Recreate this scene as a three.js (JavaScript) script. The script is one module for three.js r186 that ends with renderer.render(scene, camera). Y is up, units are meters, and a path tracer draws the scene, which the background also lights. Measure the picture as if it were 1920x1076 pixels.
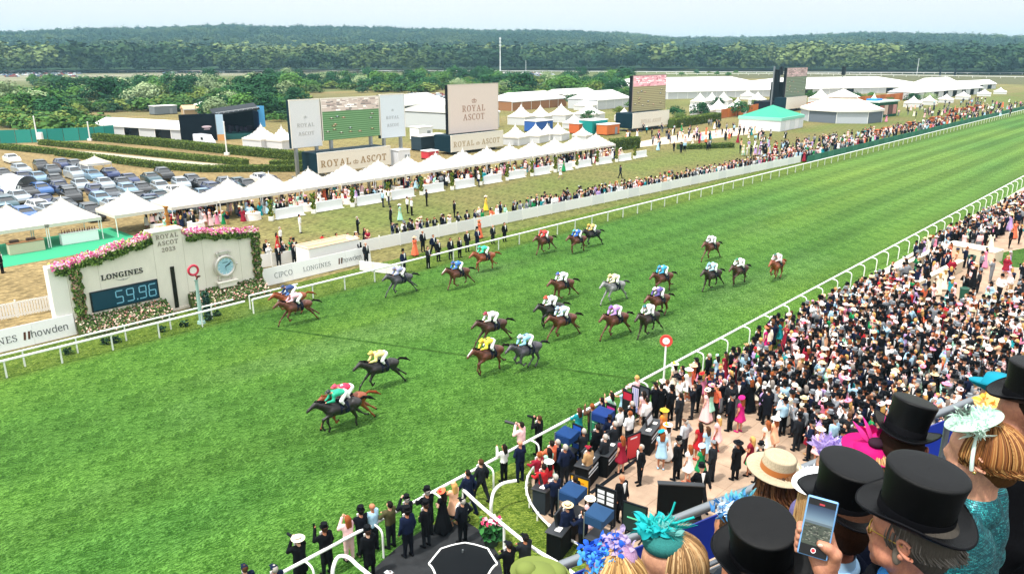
import * as THREE from 'three';
import { mergeGeometries, mergeVertices } from 'three/addons/utils/BufferGeometryUtils.js';
import { ConvexGeometry } from 'three/addons/geometries/ConvexGeometry.js';
import { RoundedBoxGeometry } from 'three/addons/geometries/RoundedBoxGeometry.js';
import { FontLoader } from 'three/addons/loaders/FontLoader.js';
import { TextGeometry } from 'three/addons/geometries/TextGeometry.js';

// ------------------------------------------------------------------ camera, sky, sun, exposure, air
const scene = new THREE.Scene();
const renderer = new THREE.WebGLRenderer({ antialias: true });
renderer.setSize(1024, 573);
renderer.toneMapping = THREE.LinearToneMapping;
renderer.toneMappingExposure = 1.74;
renderer.shadowMap.enabled = true;
const EYE = 18, FPX = 1437, PITCH = Math.atan(438 / FPX);
const camera = new THREE.PerspectiveCamera(2 * Math.atan(538 / FPX) * 180 / Math.PI, 1024 / 573, 0.2, 9000);
camera.position.set(0, EYE, 0);
camera.rotation.set(-PITCH, 0, 0);
scene.add(camera);
{ // bright thin overcast: white near the horizon, a touch bluer and dimmer overhead, brighter round the veiled sun
  const w = 512, h = 256, data = new Float32Array(w * h * 4), sun = new THREE.Vector3(-0.34, 1, 0.3).normalize(), v = new THREE.Vector3();
  for (let j = 0; j < h; j++) for (let i = 0; i < w; i++) {
    const el = ((j + 0.5) / h - 0.5) * Math.PI, az = ((i + 0.5) / w - 0.5) * 2 * Math.PI, o = (j * w + i) * 4;
    v.set(Math.cos(az) * Math.cos(el), Math.sin(el), Math.sin(az) * Math.cos(el));
    const up = Math.max(0, Math.sin(el)), veil = Math.pow(Math.max(0, v.dot(sun)), 14) * 0.5, ov = (1 + 2 * up) / 3 * 1.1 + 0.16; // an overcast sky is brightest overhead
    const wisp = 0.02 * Math.sin(az * 5 + 3 * Math.sin(el * 9)) * Math.sin(el * 14 + az * 2);
    const k = el < 0 ? 0.55 : 1;
    data[o] = (ov * 1.0 + veil + wisp * 0.5) * k; data[o + 1] = (ov * 1.025 + veil + wisp * 0.5) * k; data[o + 2] = (ov * 1.045 + veil * 0.9 + wisp * 0.5) * k; data[o + 3] = 1;
  }
  const sky = new THREE.DataTexture(data, w, h, THREE.RGBAFormat, THREE.FloatType);
  sky.mapping = THREE.EquirectangularReflectionMapping; sky.magFilter = THREE.LinearFilter; sky.needsUpdate = true;
  scene.background = sky; scene.environment = sky;
}
const sunLight = new THREE.DirectionalLight(new THREE.Color(1, 0.955, 0.88), 2.8);
sunLight.position.set(-34, 100, 30); sunLight.target.position.set(0, 0, -60);
sunLight.position.add(sunLight.target.position);
sunLight.castShadow = true; sunLight.shadow.radius = 6; sunLight.shadow.mapSize.set(4096, 4096);
Object.assign(sunLight.shadow.camera, { left: -160, right: 160, top: 160, bottom: -160, near: 1, far: 400 });
scene.add(sunLight, sunLight.target);
scene.fog = new THREE.FogExp2(new THREE.Color(0.4, 0.72, 0.9), 0.00016);

// ------------------------------------------------------------------ helpers
let seed = 7;
const rnd = () => { seed = (seed + 0x6d2b79f5) | 0; let t = Math.imul(seed ^ (seed >>> 15), 1 | seed); t = (t + Math.imul(t ^ (t >>> 7), 61 | t)) ^ t; return ((t ^ (t >>> 14)) >>> 0) / 4294967296; };
const rr = (a, b) => a + (b - a) * rnd(), pick = (a) => a[Math.floor(rnd() * a.length)], lerp = (a, b, t) => a + (b - a) * t, clamp = THREE.MathUtils.clamp, sstep = THREE.MathUtils.smoothstep;
const V = (x, y, z) => new THREE.Vector3(x, y, z);
const hash2 = (x, y) => { let h = Math.imul(x | 0, 374761393) + Math.imul(y | 0, 668265263); h = Math.imul(h ^ (h >>> 13), 1274126177); return ((h ^ (h >>> 16)) >>> 0) / 4294967296; };
function vnoise(x, y, per = 0) {
  const ix = Math.floor(x), iy = Math.floor(y), fx = x - ix, fy = y - iy, u = fx * fx * (3 - 2 * fx), v = fy * fy * (3 - 2 * fy), m = (a) => per ? ((a % per) + per) % per : a;
  const a = hash2(m(ix), m(iy)), b = hash2(m(ix + 1), m(iy)), c = hash2(m(ix), m(iy + 1)), d = hash2(m(ix + 1), m(iy + 1));
  return lerp(lerp(a, b, u), lerp(c, d, u), v);
}
const fbm = (x, y, o = 4, per = 0) => { let s = 0, a = 0.5, k = 1; for (let i = 0; i < o; i++) { s += a * vnoise(x * k + (per ? 0 : 17.3 * i), y * k + (per ? 0 : 9.1 * i), per * k); a *= 0.5; k *= 2; } return s / (1 - Math.pow(0.5, o)); };
// the course frame: s runs up the straight, n across it away from the stands
const AZ = 42.8 * Math.PI / 180, DX = Math.sin(AZ), DZ = -Math.cos(AZ), NX = -Math.cos(AZ), NZ = -Math.sin(AZ), TURN = Math.atan2(-DZ, DX);
const W = (s, n, y = 0) => V(s * DX + n * NX, y, s * DZ + n * NZ);
const SN = (p) => [p.x * DX + p.z * DZ, p.x * NX + p.z * NZ];
const aim = (dx, dz) => Math.atan2(dx, dz);                          // rotation.y that turns local +z to (dx, dz)
function ray(u, v) { const a = (u - 960) / FPX, b = (538 - v) / FPX; return V(a, -Math.sin(PITCH) + b * Math.cos(PITCH), -Math.cos(PITCH) - b * Math.sin(PITCH)); }
const G = (u, v, y = 0) => { const d = ray(u, v), t = (y - EYE) / d.y; return V(d.x * t, y, d.z * t); };   // where a line of sight meets the level y
const D = (u, v, depth) => { const d = ray(u, v); return V(d.x * depth, EYE + d.y * depth, d.z * depth); };
const used = new Map();
const numbered = (name) => { const k = used.get(name) ?? 0; used.set(name, k + 1); return k ? name + '_' + String(k).padStart(3, '0') : name; };
function tag(o, label, category, group, kind) { if (label) o.userData.label = label; if (category) o.userData.category = category; if (group) o.userData.group = group; if (kind) o.userData.kind = kind; return o; }
function thing(name, label, category, pos = V(0, 0, 0), turn = 0, group) { const o = new THREE.Group(); o.name = numbered(name); o.position.copy(pos); o.rotation.y = turn; scene.add(o); return tag(o, label, category, group); }
function part(name, geo, mat, parent) { const m = new THREE.Mesh(geo, mat); m.name = name; m.castShadow = m.receiveShadow = true; parent.add(m); return m; }
function solo(name, geo, mat, label, category, group, pos, turn = 0) { const m = part(numbered(name), geo, mat, scene); if (pos) m.position.copy(pos); m.rotation.y = turn; return tag(m, label, category, group); }
function struct(name, geo, mat, pos, turn = 0) { const m = part(numbered(name), geo, mat, scene); if (pos) m.position.copy(pos); m.rotation.y = turn; m.userData.kind = 'structure'; return m; }
function copyOf(o, name, label, pos, turn) { const c = o.clone(); c.name = numbered(name); scene.add(c); if (label) c.userData.label = label; if (pos) c.position.copy(pos); if (turn !== undefined) c.rotation.y = turn; return c; }
const mats = new Map();
function mt(hex, rough = 0.8, metal = 0, extra) {
  const key = hex + rough + '/' + metal + (extra ? JSON.stringify(extra) : '');
  if (!mats.has(key)) { const m = rough >= 0.6 || extra && (extra.clearcoat || extra.transmission || extra.sheen) ? new THREE.MeshPhysicalMaterial() : new THREE.MeshStandardMaterial(); if (rough >= 0.6) m.specularIntensity = 0.2; m.color.set(hex); m.roughness = rough; m.metalness = metal; if (extra) { for (const k in extra) if (k === 'sheenColor') m.sheenColor.set(extra[k]); else m[k] = extra[k]; } mats.set(key, m); }
  return mats.get(key);
}
function plain(g) { const q = g.index ? g.toNonIndexed() : g; for (const k of Object.keys(q.attributes)) if (!['position', 'normal', 'uv'].includes(k)) q.deleteAttribute(k); if (!q.attributes.uv) q.setAttribute('uv', new THREE.BufferAttribute(new Float32Array(q.attributes.position.count * 2), 2)); return q; }
const mg = (...l) => { const f = l.flat(9).map(plain); const g = f.length === 1 ? f[0] : mergeGeometries(f); g.clearGroups(); return g; };
const mx = new THREE.Matrix4(), qt = new THREE.Quaternion(), eu = new THREE.Euler();
const put = (g, x = 0, y = 0, z = 0, rx = 0, ry = 0, rz = 0, sx = 1, sy = sx, sz = sx) => g.applyMatrix4(mx.compose(V(x, y, z), qt.setFromEuler(eu.set(rx, ry, rz)), V(sx, sy, sz)));
const B = (w, h, d, x = 0, y = 0, z = 0, rx = 0, ry = 0, rz = 0) => put(new THREE.BoxGeometry(w, h, d), x, y, z, rx, ry, rz);
const RB = (w, h, d, r, x = 0, y = 0, z = 0, rx = 0, ry = 0, rz = 0) => put(new RoundedBoxGeometry(w, h, d, 2, r), x, y, z, rx, ry, rz);
const C = (rt, rb, h, x = 0, y = 0, z = 0, seg = 10, rx = 0, ry = 0, rz = 0) => put(new THREE.CylinderGeometry(rt, rb, h, seg), x, y, z, rx, ry, rz);
const S = (r, x = 0, y = 0, z = 0, sx = 1, sy = 1, sz = 1, seg = 10) => put(new THREE.SphereGeometry(r, seg, Math.max(5, seg * 0.7 | 0)), x, y, z, 0, 0, 0, sx, sy, sz);
const Y = V(0, 1, 0);
function bar(a, b, r, r2 = r, seg = 8) { const d = b.clone().sub(a), g = new THREE.CylinderGeometry(r2, r, d.length(), seg); return g.applyMatrix4(mx.compose(a.clone().add(b).multiplyScalar(0.5), qt.setFromUnitVectors(Y, d.normalize()), V(1, 1, 1))); }
function beam(a, b, w, h) { const d = b.clone().sub(a), L = d.length(); const g = new THREE.BoxGeometry(w, h, L); const m = new THREE.Matrix4().lookAt(b, a, Y); m.setPosition(a.clone().add(b).multiplyScalar(0.5)); return g.applyMatrix4(m); }
const T = (pts, r, seg = 16, rad = 8, closed = false) => new THREE.TubeGeometry(new THREE.CatmullRomCurve3(pts, closed, 'centripetal'), seg, r, rad, closed);
const L2 = (pts, seg = 24) => new THREE.LatheGeometry(pts.map(([x, y]) => new THREE.Vector2(x, y)), seg);
function ext(pts, depth, bevel = 0, z = 0) { const s = new THREE.Shape(pts.map(([x, y]) => new THREE.Vector2(x, y))); const g = new THREE.ExtrudeGeometry(s, { depth: depth - 2 * bevel, bevelEnabled: bevel > 0, bevelSize: bevel, bevelThickness: bevel, bevelSegments: 2, curveSegments: 6 }); g.translate(0, 0, z + bevel); return g; }
function flat(pts, y, uvk = 1) { // a level sheet over a polygon of points, uv in metres
  const s = new THREE.Shape(pts.map((p) => new THREE.Vector2(p.x, -p.z))); const g = new THREE.ShapeGeometry(s); g.rotateX(-Math.PI / 2); g.translate(0, y, 0);
  const p = g.attributes.position, uv = g.attributes.uv; for (let i = 0; i < p.count; i++) uv.setXY(i, p.getX(i) * uvk, p.getZ(i) * uvk); return g;
}
function tex(w, h, fn, srgb = true, rep = true) {
  const d = new Uint8Array(w * h * 4);
  for (let j = 0; j < h; j++) for (let i = 0; i < w; i++) { const c = fn(i, j), o = (j * w + i) * 4; d[o] = clamp(c[0], 0, 255); d[o + 1] = clamp(c[1], 0, 255); d[o + 2] = clamp(c[2], 0, 255); d[o + 3] = 255; }
  const t = new THREE.DataTexture(d, w, h); if (srgb) t.colorSpace = THREE.SRGBColorSpace; t.magFilter = THREE.LinearFilter; if (rep) t.wrapS = t.wrapT = THREE.RepeatWrapping; t.needsUpdate = true; return t;
}
function repeat(t, x, y) { const c = t.clone(); c.repeat.set(x, y); c.needsUpdate = true; return c; }
function canvasTex(w, h, draw) { const c = document.createElement('canvas'); c.width = w; c.height = h; draw(c.getContext('2d'), w, h); const t = new THREE.CanvasTexture(c); t.colorSpace = THREE.SRGBColorSpace; return t; }
const fonts = {}; for (const k of ['serif_regular', 'serif_bold', 'sans_regular', 'sans_bold']) fonts[k] = await new FontLoader().loadAsync('fonts/droid/droid_' + k + '.typeface.json');
function text(str, font, size, depth = 0.03, spacing = 0, bold = 0) { // centred on x, standing on y = 0
  const gs = []; let x = 0;
  for (const ch of str) { if (ch === ' ') { x += size * 0.42; continue; } const g = new TextGeometry(ch, { font: fonts[font], size, depth, curveSegments: 4, bevelEnabled: bold > 0, bevelSize: bold, bevelThickness: 0.004, bevelSegments: 1 }); g.computeBoundingBox(); const w = g.boundingBox.max.x - g.boundingBox.min.x; g.translate(x - g.boundingBox.min.x, 0, 0); gs.push(g); x += w + size * (0.13 + spacing); }
  const g = mg(gs); g.translate(-x / 2, 0, 0); return g;
}
// naive surface nets over tapered capsules joined with a smooth minimum
function sdf(bones, cell = 0.04, k = 0.05, o = {}) {
  const lo = [1e9, 1e9, 1e9], hi = [-1e9, -1e9, -1e9];
  for (const b of bones) for (let e = 0; e < 2; e++) for (let c = 0; c < 3; c++) { const r = b[e * 4 + 3]; lo[c] = Math.min(lo[c], b[e * 4 + c] - r - cell * 2); hi[c] = Math.max(hi[c], b[e * 4 + c] + r + cell * 2); }
  const n = [0, 1, 2].map((c) => Math.ceil((hi[c] - lo[c]) / cell) + 1), [nx, ny, nz] = n, F = new Float32Array(nx * ny * nz).fill(1e3);
  for (const [x0, y0, z0, r0, x1, y1, z1, r1] of bones) {
    const R = Math.max(r0, r1) + k + 2 * cell, a = [], b = [], p0 = [x0, y0, z0], p1 = [x1, y1, z1];
    for (let c = 0; c < 3; c++) { a[c] = Math.max(0, Math.floor((Math.min(p0[c], p1[c]) - R - lo[c]) / cell)); b[c] = Math.min(n[c] - 1, Math.ceil((Math.max(p0[c], p1[c]) + R - lo[c]) / cell)); }
    const dx = x1 - x0, dy = y1 - y0, dz = z1 - z0, L = dx * dx + dy * dy + dz * dz || 1e-9;
    for (let kz = a[2]; kz <= b[2]; kz++) for (let j = a[1]; j <= b[1]; j++) for (let i = a[0]; i <= b[0]; i++) {
      const px = lo[0] + i * cell - x0, py = lo[1] + j * cell - y0, pz = lo[2] + kz * cell - z0; let t = (px * dx + py * dy + pz * dz) / L; t = t < 0 ? 0 : t > 1 ? 1 : t;
      const ex = px - dx * t, ey = py - dy * t, ez = pz - dz * t, d = Math.sqrt(ex * ex + ey * ey + ez * ez) - (r0 + (r1 - r0) * t), id = (kz * ny + j) * nx + i, f = F[id];
      if (f > 900) F[id] = d; else { const h = Math.max(k - Math.abs(f - d), 0) / k; F[id] = Math.min(f, d) - h * h * k * 0.25; }
    }
  }
  if (o.floor !== undefined || o.cut) for (let kz = 0; kz < nz; kz++) for (let j = 0; j < ny; j++) for (let i = 0; i < nx; i++) { const id = (kz * ny + j) * nx + i, x = lo[0] + i * cell, y = lo[1] + j * cell, z = lo[2] + kz * cell; if (o.floor !== undefined) F[id] = Math.max(F[id], o.floor - y); if (o.cut) F[id] = Math.max(F[id], o.cut(x, y, z)); }
  const vid = new Int32Array(nx * ny * nz).fill(-1), pos = [], idx = [], at = (i, j, q) => (q * ny + j) * nx + i;
  for (let q = 0; q < nz - 1; q++) for (let j = 0; j < ny - 1; j++) for (let i = 0; i < nx - 1; i++) {
    let m = 0, sx = 0, sy = 0, sz = 0, cnt = 0; const g = [];
    for (let c = 0; c < 8; c++) { g[c] = F[at(i + (c & 1), j + ((c >> 1) & 1), q + (c >> 2))]; if (g[c] < 0) m |= 1 << c; }
    if (m === 0 || m === 255) continue;
    for (let c = 0; c < 8; c++) for (let bit = 1; bit < 8; bit <<= 1) { const e = c | bit; if (e === c) continue; if ((g[c] < 0) === (g[e] < 0)) continue; const t = g[c] / (g[c] - g[e]); sx += (c & 1) + (bit === 1 ? t : 0); sy += ((c >> 1) & 1) + (bit === 2 ? t : 0); sz += (c >> 2) + (bit === 4 ? t : 0); cnt++; }
    vid[at(i, j, q)] = pos.length / 3; pos.push(lo[0] + (i + sx / cnt) * cell, lo[1] + (j + sy / cnt) * cell, lo[2] + (q + sz / cnt) * cell);
  }
  const quad = (a, b, c, d, flip) => { if (a < 0 || b < 0 || c < 0 || d < 0) return; flip ? idx.push(a, c, b, a, d, c) : idx.push(a, b, c, a, c, d); };
  for (let q = 1; q < nz - 1; q++) for (let j = 1; j < ny - 1; j++) for (let i = 1; i < nx - 1; i++) {
    const f = F[at(i, j, q)] < 0;
    if (f !== F[at(i + 1, j, q)] < 0) quad(vid[at(i, j - 1, q - 1)], vid[at(i, j, q - 1)], vid[at(i, j, q)], vid[at(i, j - 1, q)], !f);
    if (f !== F[at(i, j + 1, q)] < 0) quad(vid[at(i - 1, j, q - 1)], vid[at(i - 1, j, q)], vid[at(i, j, q)], vid[at(i, j, q - 1)], !f);
    if (f !== F[at(i, j, q + 1)] < 0) quad(vid[at(i - 1, j - 1, q)], vid[at(i, j - 1, q)], vid[at(i, j, q)], vid[at(i - 1, j, q)], !f);
  }
  const geo = new THREE.BufferGeometry(); geo.setAttribute('position', new THREE.Float32BufferAttribute(pos, 3)); geo.setIndex(idx); geo.setAttribute('uv', new THREE.BufferAttribute(new Float32Array(pos.length / 3 * 2), 2)); geo.computeVertexNormals(); return geo;
}
const ones = ['', 'first', 'second', 'third', 'fourth', 'fifth', 'sixth', 'seventh', 'eighth', 'ninth', 'tenth', 'eleventh', 'twelfth', 'thirteenth', 'fourteenth', 'fifteenth', 'sixteenth', 'seventeenth', 'eighteenth', 'nineteenth'], tens = ['', '', 'twent', 'thirt', 'fort', 'fift', 'sixt', 'sevent', 'eight', 'ninet'];
const ordinal = (n) => n < 20 ? ones[n] : n < 100 ? tens[Math.floor(n / 10)] + (n % 10 ? 'y-' + ones[n % 10] : 'ieth') : String(n) + 'th';
// ------------------------------------------------------------------ ground
const lin = (hex) => new THREE.Color(hex);
function sheet(name, s0, s1, ns, n0, n1, nn, y, colour, tile, map, bump, bs, rough = 0.95) { // a grid in the course frame with vertex colours, uv in metres / tile
  const pos = [], uv = [], col = [], idx = [], c = new THREE.Color();
  for (let j = 0; j <= nn; j++) for (let i = 0; i <= ns; i++) {
    const s = lerp(s0, s1, i / ns), n = lerp(n0, n1, j / nn), p = W(s, n); pos.push(p.x, typeof y === 'function' ? y(s, n) : y, p.z); uv.push(s / tile, n / tile); colour(s, n, c); col.push(c.r, c.g, c.b);
    if (i < ns && j < nn) { const a = j * (ns + 1) + i; idx.push(a, a + 1, a + ns + 2, a, a + ns + 2, a + ns + 1); }
  }
  const g = new THREE.BufferGeometry(); g.setAttribute('position', new THREE.Float32BufferAttribute(pos, 3)); g.setAttribute('uv', new THREE.Float32BufferAttribute(uv, 2)); g.setAttribute('color', new THREE.Float32BufferAttribute(col, 3)); g.setIndex(idx); g.computeVertexNormals();
  return struct(name, g, new THREE.MeshPhysicalMaterial({ specularIntensity: 0.18, vertexColors: true, roughness: rough, map, bumpMap: bump, bumpScale: bs }));
}
// tufted grass: clumps a hand wide, finer blades, lying different ways
const turfTex = tex(1024, 1024, (i, j) => {
  const w = vnoise(i / 128, j / 128, 8) * 6.3, x = i + Math.cos(w) * 14, y = j + Math.sin(w) * 14;
  const a = fbm(x / 32, y / 16, 4, 32), b = vnoise(x / 8, y / 4, 128), m = fbm(i / 128, j / 128, 3, 8), t = clamp(a * 1.5 - 0.25 + (b - 0.5) * 0.7 + (m - 0.5) * 0.4, 0, 1), k = 0.53 + 0.55 * t;
  return [k * (196 + 60 * t), k * 238, k * (170 + 96 * t)];
});
const turfBump = tex(512, 512, (i, j) => { const a = fbm(i / 16, j / 8, 4, 32), b = vnoise(i / 4, j / 2, 128); const t = 255 * clamp(a * 1.3 - 0.2 + (b - 0.5) * 0.3, 0, 1); return [t, t, t]; }, false);
const dryTex = tex(512, 512, (i, j) => { const a = fbm(i / 32, j / 16, 5, 16), b = vnoise(i / 4, j / 4, 128), k = 190 + 75 * (a - 0.5) * 2 + 34 * (b - 0.5); return [k, k * 0.995, k * 0.97]; });
const turfCol = (s, n, c) => {
  const stripe = sstep(Math.sin((n - 20) * 1.45 + 1.4 * fbm(s / 60, n / 9, 2)), -0.5, 0.5) - 0.5, far = sstep(s, 30, 160), m = fbm(s / 9, n / 3.2, 3) - 0.5, q = fbm(s / 30 + 9, n / 7, 2) - 0.5;
  const k = 1 + 0.24 * stripe * (0.35 + far) + 0.42 * m * (1 - 0.5 * far) + 0.3 * q;
  c.setRGB((0.122 + 0.06 * far) * k * (1 + 0.4 * q), (0.278 + 0.045 * far) * k, (0.045 + 0.03 * far) * k * (1 - 0.2 * q));
  
  if (n > 48.6) c.lerp(new THREE.Color(0.2, 0.255, 0.045), 0.75 * sstep(n, 48.4, 50));
  const pale = sstep(fbm(s / 11 + 3, n / 5 + 5, 3), 0.55, 0.8) * (1 - far); c.lerp(new THREE.Color(0.17, 0.31, 0.1), 0.45 * pale);
};
sheet('race_track', -44, 60, 130, 19.7, 53.9, 86, 0, turfCol, 3.2, turfTex, turfBump, 0.05);
sheet('race_track', 60, 560, 250, 19.7, 53.9, 50, 0, turfCol, 3.2, turfTex, turfBump, 0.05);
struct('finish_line', flat([W(35.2, 21), W(35.55, 21), W(25.0, 46), W(24.7, 46)], 0.005, 0.3), new THREE.MeshPhysicalMaterial({ specularIntensity: 0.18, color: new THREE.Color(0.06, 0.15, 0.022), map: turfTex, roughness: 0.95 }));
const fieldCol = (s, n, c) => {
  const f = fbm(s / 16, n / 7, 4), g = fbm(s / 50 + 4, n / 22, 3), px = clamp((n - 76) / 16, 0, 1);
  c.setRGB(0.47, 0.335, 0.175);                                                                                   // straw
  c.lerp(new THREE.Color(0.2, 0.25, 0.07), clamp(sstep(s, 20, 60) * (1 - px) * (0.5 + 1.3 * (f - 0.3)) + 0.15, 0, 0.97)); // mown strip behind the white fence
  if (n > 86) c.lerp(new THREE.Color(0.24, 0.27, 0.085), clamp(sstep(s, 70, 120) * (0.5 + 1.4 * (g - 0.4)), 0, 0.9));
  if (n > 200) c.lerp(new THREE.Color(0.26, 0.24, 0.11), sstep(g, 0.3, 0.6));
  c.multiplyScalar(0.78 + 0.5 * f);
};
sheet('infield', -60, 560, 180, 53.9, 330, 110, -0.01, fieldCol, 5, dryTex, dryTex, 0.03);
sheet('plain', -900, 1500, 80, 330, 860, 40, -0.02, (s, n, c) => { const g = fbm(s / 90, n / 40, 4), d = sstep(n, 560, 700); c.setRGB(0.2, 0.24, 0.09).lerp(new THREE.Color(0.46, 0.44, 0.33), clamp(d * 0.85 + (g - 0.5) * 1.3, 0, 1)); }, 5, dryTex, dryTex, 0.03);
{ // everything else down to the horizon
  const g = new THREE.RingGeometry(2, 6000, 96, 24); g.rotateX(-Math.PI / 2); const uv = g.attributes.uv, p = g.attributes.position; for (let i = 0; i < p.count; i++) uv.setXY(i, p.getX(i) / 5, p.getZ(i) / 5);
  struct('ground', g, new THREE.MeshPhysicalMaterial({ specularIntensity: 0.18, color: new THREE.Color(0.2, 0.2, 0.1), map: dryTex, roughness: 1 }), V(0, -0.06, 0));
}
// terrace, tarmac walkway, kerbs and lawns on the stand side
const grit = tex(512, 512, (i, j) => { const a = fbm(i / 64, j / 64, 4, 8), b = vnoise(i / 2, j / 2, 256), k = 205 + 60 * (a - 0.5) + 26 * (b - 0.5); return [k, k, k]; });
const paveTex = tex(1024, 1024, (i, j) => { // one tile is 4 m
  const a = fbm(i / 128, j / 128, 5, 8), b = vnoise(i / 3, j / 3, 341), k = 218 + 52 * (a - 0.5) + 24 * (b - 0.5); return [k, k * 0.99, k * 0.98]; });
const gpoly = (list, y, k) => flat(list.map(([u, v]) => G(u, v)), y, k);
struct('terrace_paving', mg(flat([W(22.5, 19.7), W(60, 19.7), W(240, 19.7), W(240, -40), W(-10, -40), W(-10, -8), W(12, 8)], 0.004, 0.25)), new THREE.MeshPhysicalMaterial({ specularIntensity: 0.18, color: new THREE.Color(0.56, 0.41, 0.3), map: paveTex, bumpMap: paveTex, bumpScale: 0.01, roughness: 0.9 }));
{ // faint joints between the slabs of the terrace, real grooves of darker mortar
  const js = []; for (let s = 24; s < 60; s += 1.8) js.push(beam(W(s, 4, 0.006), W(s, 19.4, 0.006), 0.02, 0.004)); for (let n = 4; n < 19.4; n += 1.8) js.push(beam(W(23, n, 0.0065), W(60, n, 0.0065), 0.02, 0.004));
  struct('terrace_joint', mg(js), mt('#8d7460', 0.95));
}
struct('tarmac_walkway', gpoly([[640, 1150], [690, 1076], [745, 1026], [805, 985], [870, 975], [905, 998], [935, 1040], [945, 1090], [960, 1150]], 0.012, 0.5), new THREE.MeshPhysicalMaterial({ specularIntensity: 0.18, color: new THREE.Color(0.045, 0.048, 0.052), map: grit, bumpMap: grit, bumpScale: 0.02, roughness: 0.85 }));
const lawnMat = new THREE.MeshPhysicalMaterial({ specularIntensity: 0.18, color: new THREE.Color(0.235, 0.32, 0.05), map: repeat(turfTex, 1, 1), bumpMap: turfBump, bumpScale: 0.04, roughness: 0.95 });
const lawnMat2 = new THREE.MeshPhysicalMaterial({ specularIntensity: 0.18, color: new THREE.Color(0.1, 0.22, 0.04), map: turfTex, bumpMap: turfBump, bumpScale: 0.04, roughness: 0.95 });
struct('lawn', gpoly([[860, 940], [905, 900], [960, 868], [1003, 862], [1003, 880], [988, 905], [991, 940], [1010, 970], [1040, 995], [1100, 1030], [1230, 1100], [1100, 1200], [960, 1200], [945, 1090], [935, 1040], [905, 998], [870, 975], [805, 985]], 0.008, 0.4), lawnMat);
struct('lawn', flat([W(-20, 19.9), W(20.6, 19.9), W(19.2, 18), W(15.2, 19.8), W(12.6, 16), W(-20, 12)], 0.005, 0.4), lawnMat2);
struct('lawn', gpoly([[1560, 655], [1640, 612], [1760, 592], [1960, 572], [1960, 740], [1700, 745], [1500, 760], [1480, 700]], 0.014, 0.4), lawnMat2);
struct('lawn', gpoly([[1858, 478], [1960, 458], [1960, 505], [1885, 500]], 0.014, 0.4), lawnMat2);
struct('lawn', flat([W(35, 18.8), W(64, 18.2), W(64, 19.72), W(35, 19.72)], 0.014, 0.4), lawnMat2);
// hill and woods
const SKY = [[-400, 62], [0, 58], [200, 54], [420, 48], [700, 51], [1000, 50], [1120, 54], [1270, 62], [1400, 64], [1600, 60], [1780, 62], [1920, 67], [2400, 72]];
const ridge = (u) => { for (let i = 1; i < SKY.length; i++) if (u < SKY[i][0]) { const [a, b] = [SKY[i - 1], SKY[i]]; return lerp(a[1], b[1], clamp((u - a[0]) / (b[0] - a[0]), 0, 1)); } return 72; };
function hillY(x, z) {
  const r = Math.hypot(x, z), u = 960 + FPX * x / Math.max(1, -z) / Math.cos(PITCH), top = EYE + (100 - ridge(u)) / FPX * 2400 - 36, t = sstep(r, 960, 2350);
  return top * t * (0.9 + 0.2 * fbm(x / 500 + 7, z / 500, 2)) + 7 * t * (fbm(x / 160, z / 160, 3) - 0.5) * 2 - (r > 2500 ? (r - 2500) * 0.1 : 0);
}
{
  const g = new THREE.PlaneGeometry(1, 1, 90, 60), p = g.attributes.position;
  for (let i = 0; i < p.count; i++) { const a = p.getX(i) * 1.9, r = lerp(840, 3000, p.getY(i) + 0.5), x = Math.sin(a) * r, z = -Math.cos(a) * r; p.setXYZ(i, x, hillY(x, z) - 0.05, z); }
  g.computeVertexNormals(); struct('hill', g, new THREE.MeshPhysicalMaterial({ specularIntensity: 0.18, color: new THREE.Color(0.03, 0.066, 0.03), roughness: 1 }));
}
// leaf clumps spread through an uneven crown
function crownGeo(rx, ry, clumps, leaf, lumps, squash = 0.75) {
  const pos = [], nor = [], idx = [], lob = []; for (let i = 0; i < lumps; i++) { const a = rnd() * 6.283, e = Math.asin(rr(-0.45, 1)), k = rr(0.35, 0.72); lob.push([Math.cos(a) * Math.cos(e) * rx * k, Math.sin(e) * ry * k, Math.sin(a) * Math.cos(e) * rx * k, rr(0.36, 0.6)]); }
  for (let i = 0; i < clumps; i++) {
    const l = pick(lob), a = rnd() * 6.283, e = Math.asin(rr(-0.6, 1)), q = Math.pow(rnd(), 0.33), nx = Math.cos(a) * Math.cos(e), ny = Math.sin(e), nz = Math.sin(a) * Math.cos(e);
    const x = l[0] + nx * rx * l[3] * q, y = l[1] + ny * ry * l[3] * q, z = l[2] + nz * rx * l[3] * q, N = V(nx + rr(-0.5, 0.5), ny * 1.1 + 0.35 + rr(-0.4, 0.4), nz + rr(-0.5, 0.5)).normalize(), U = V(rr(-1, 1), rr(-1, 1), rr(-1, 1)).cross(N).normalize(), Q = N.clone().cross(U), h = leaf * rr(0.55, 1.2);
    const o = pos.length / 3; for (const [cu, cv] of [[-1, -0.3], [0.1, -1], [1, 0.2], [0.2, 1], [-0.8, 0.7]]) { const k = h * rr(0.7, 1.1), b = h * 0.25 * rr(-1, 1); pos.push(x + (U.x * cu + Q.x * cv) * k + N.x * b, y + (U.y * cu + Q.y * cv) * k * squash + N.y * b, z + (U.z * cu + Q.z * cv) * k + N.z * b); nor.push(N.x, N.y, N.z); }
    idx.push(o, o + 1, o + 2, o, o + 2, o + 3, o, o + 3, o + 4);
  }
  const g = new THREE.BufferGeometry(); g.setAttribute('position', new THREE.Float32BufferAttribute(pos, 3)); g.setAttribute('normal', new THREE.Float32BufferAttribute(nor, 3)); g.setIndex(idx); return g;
}
const leafMat = new THREE.MeshPhysicalMaterial({ specularIntensity: 0.18, color: '#ffffff', roughness: 0.9, side: THREE.DoubleSide });
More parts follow.
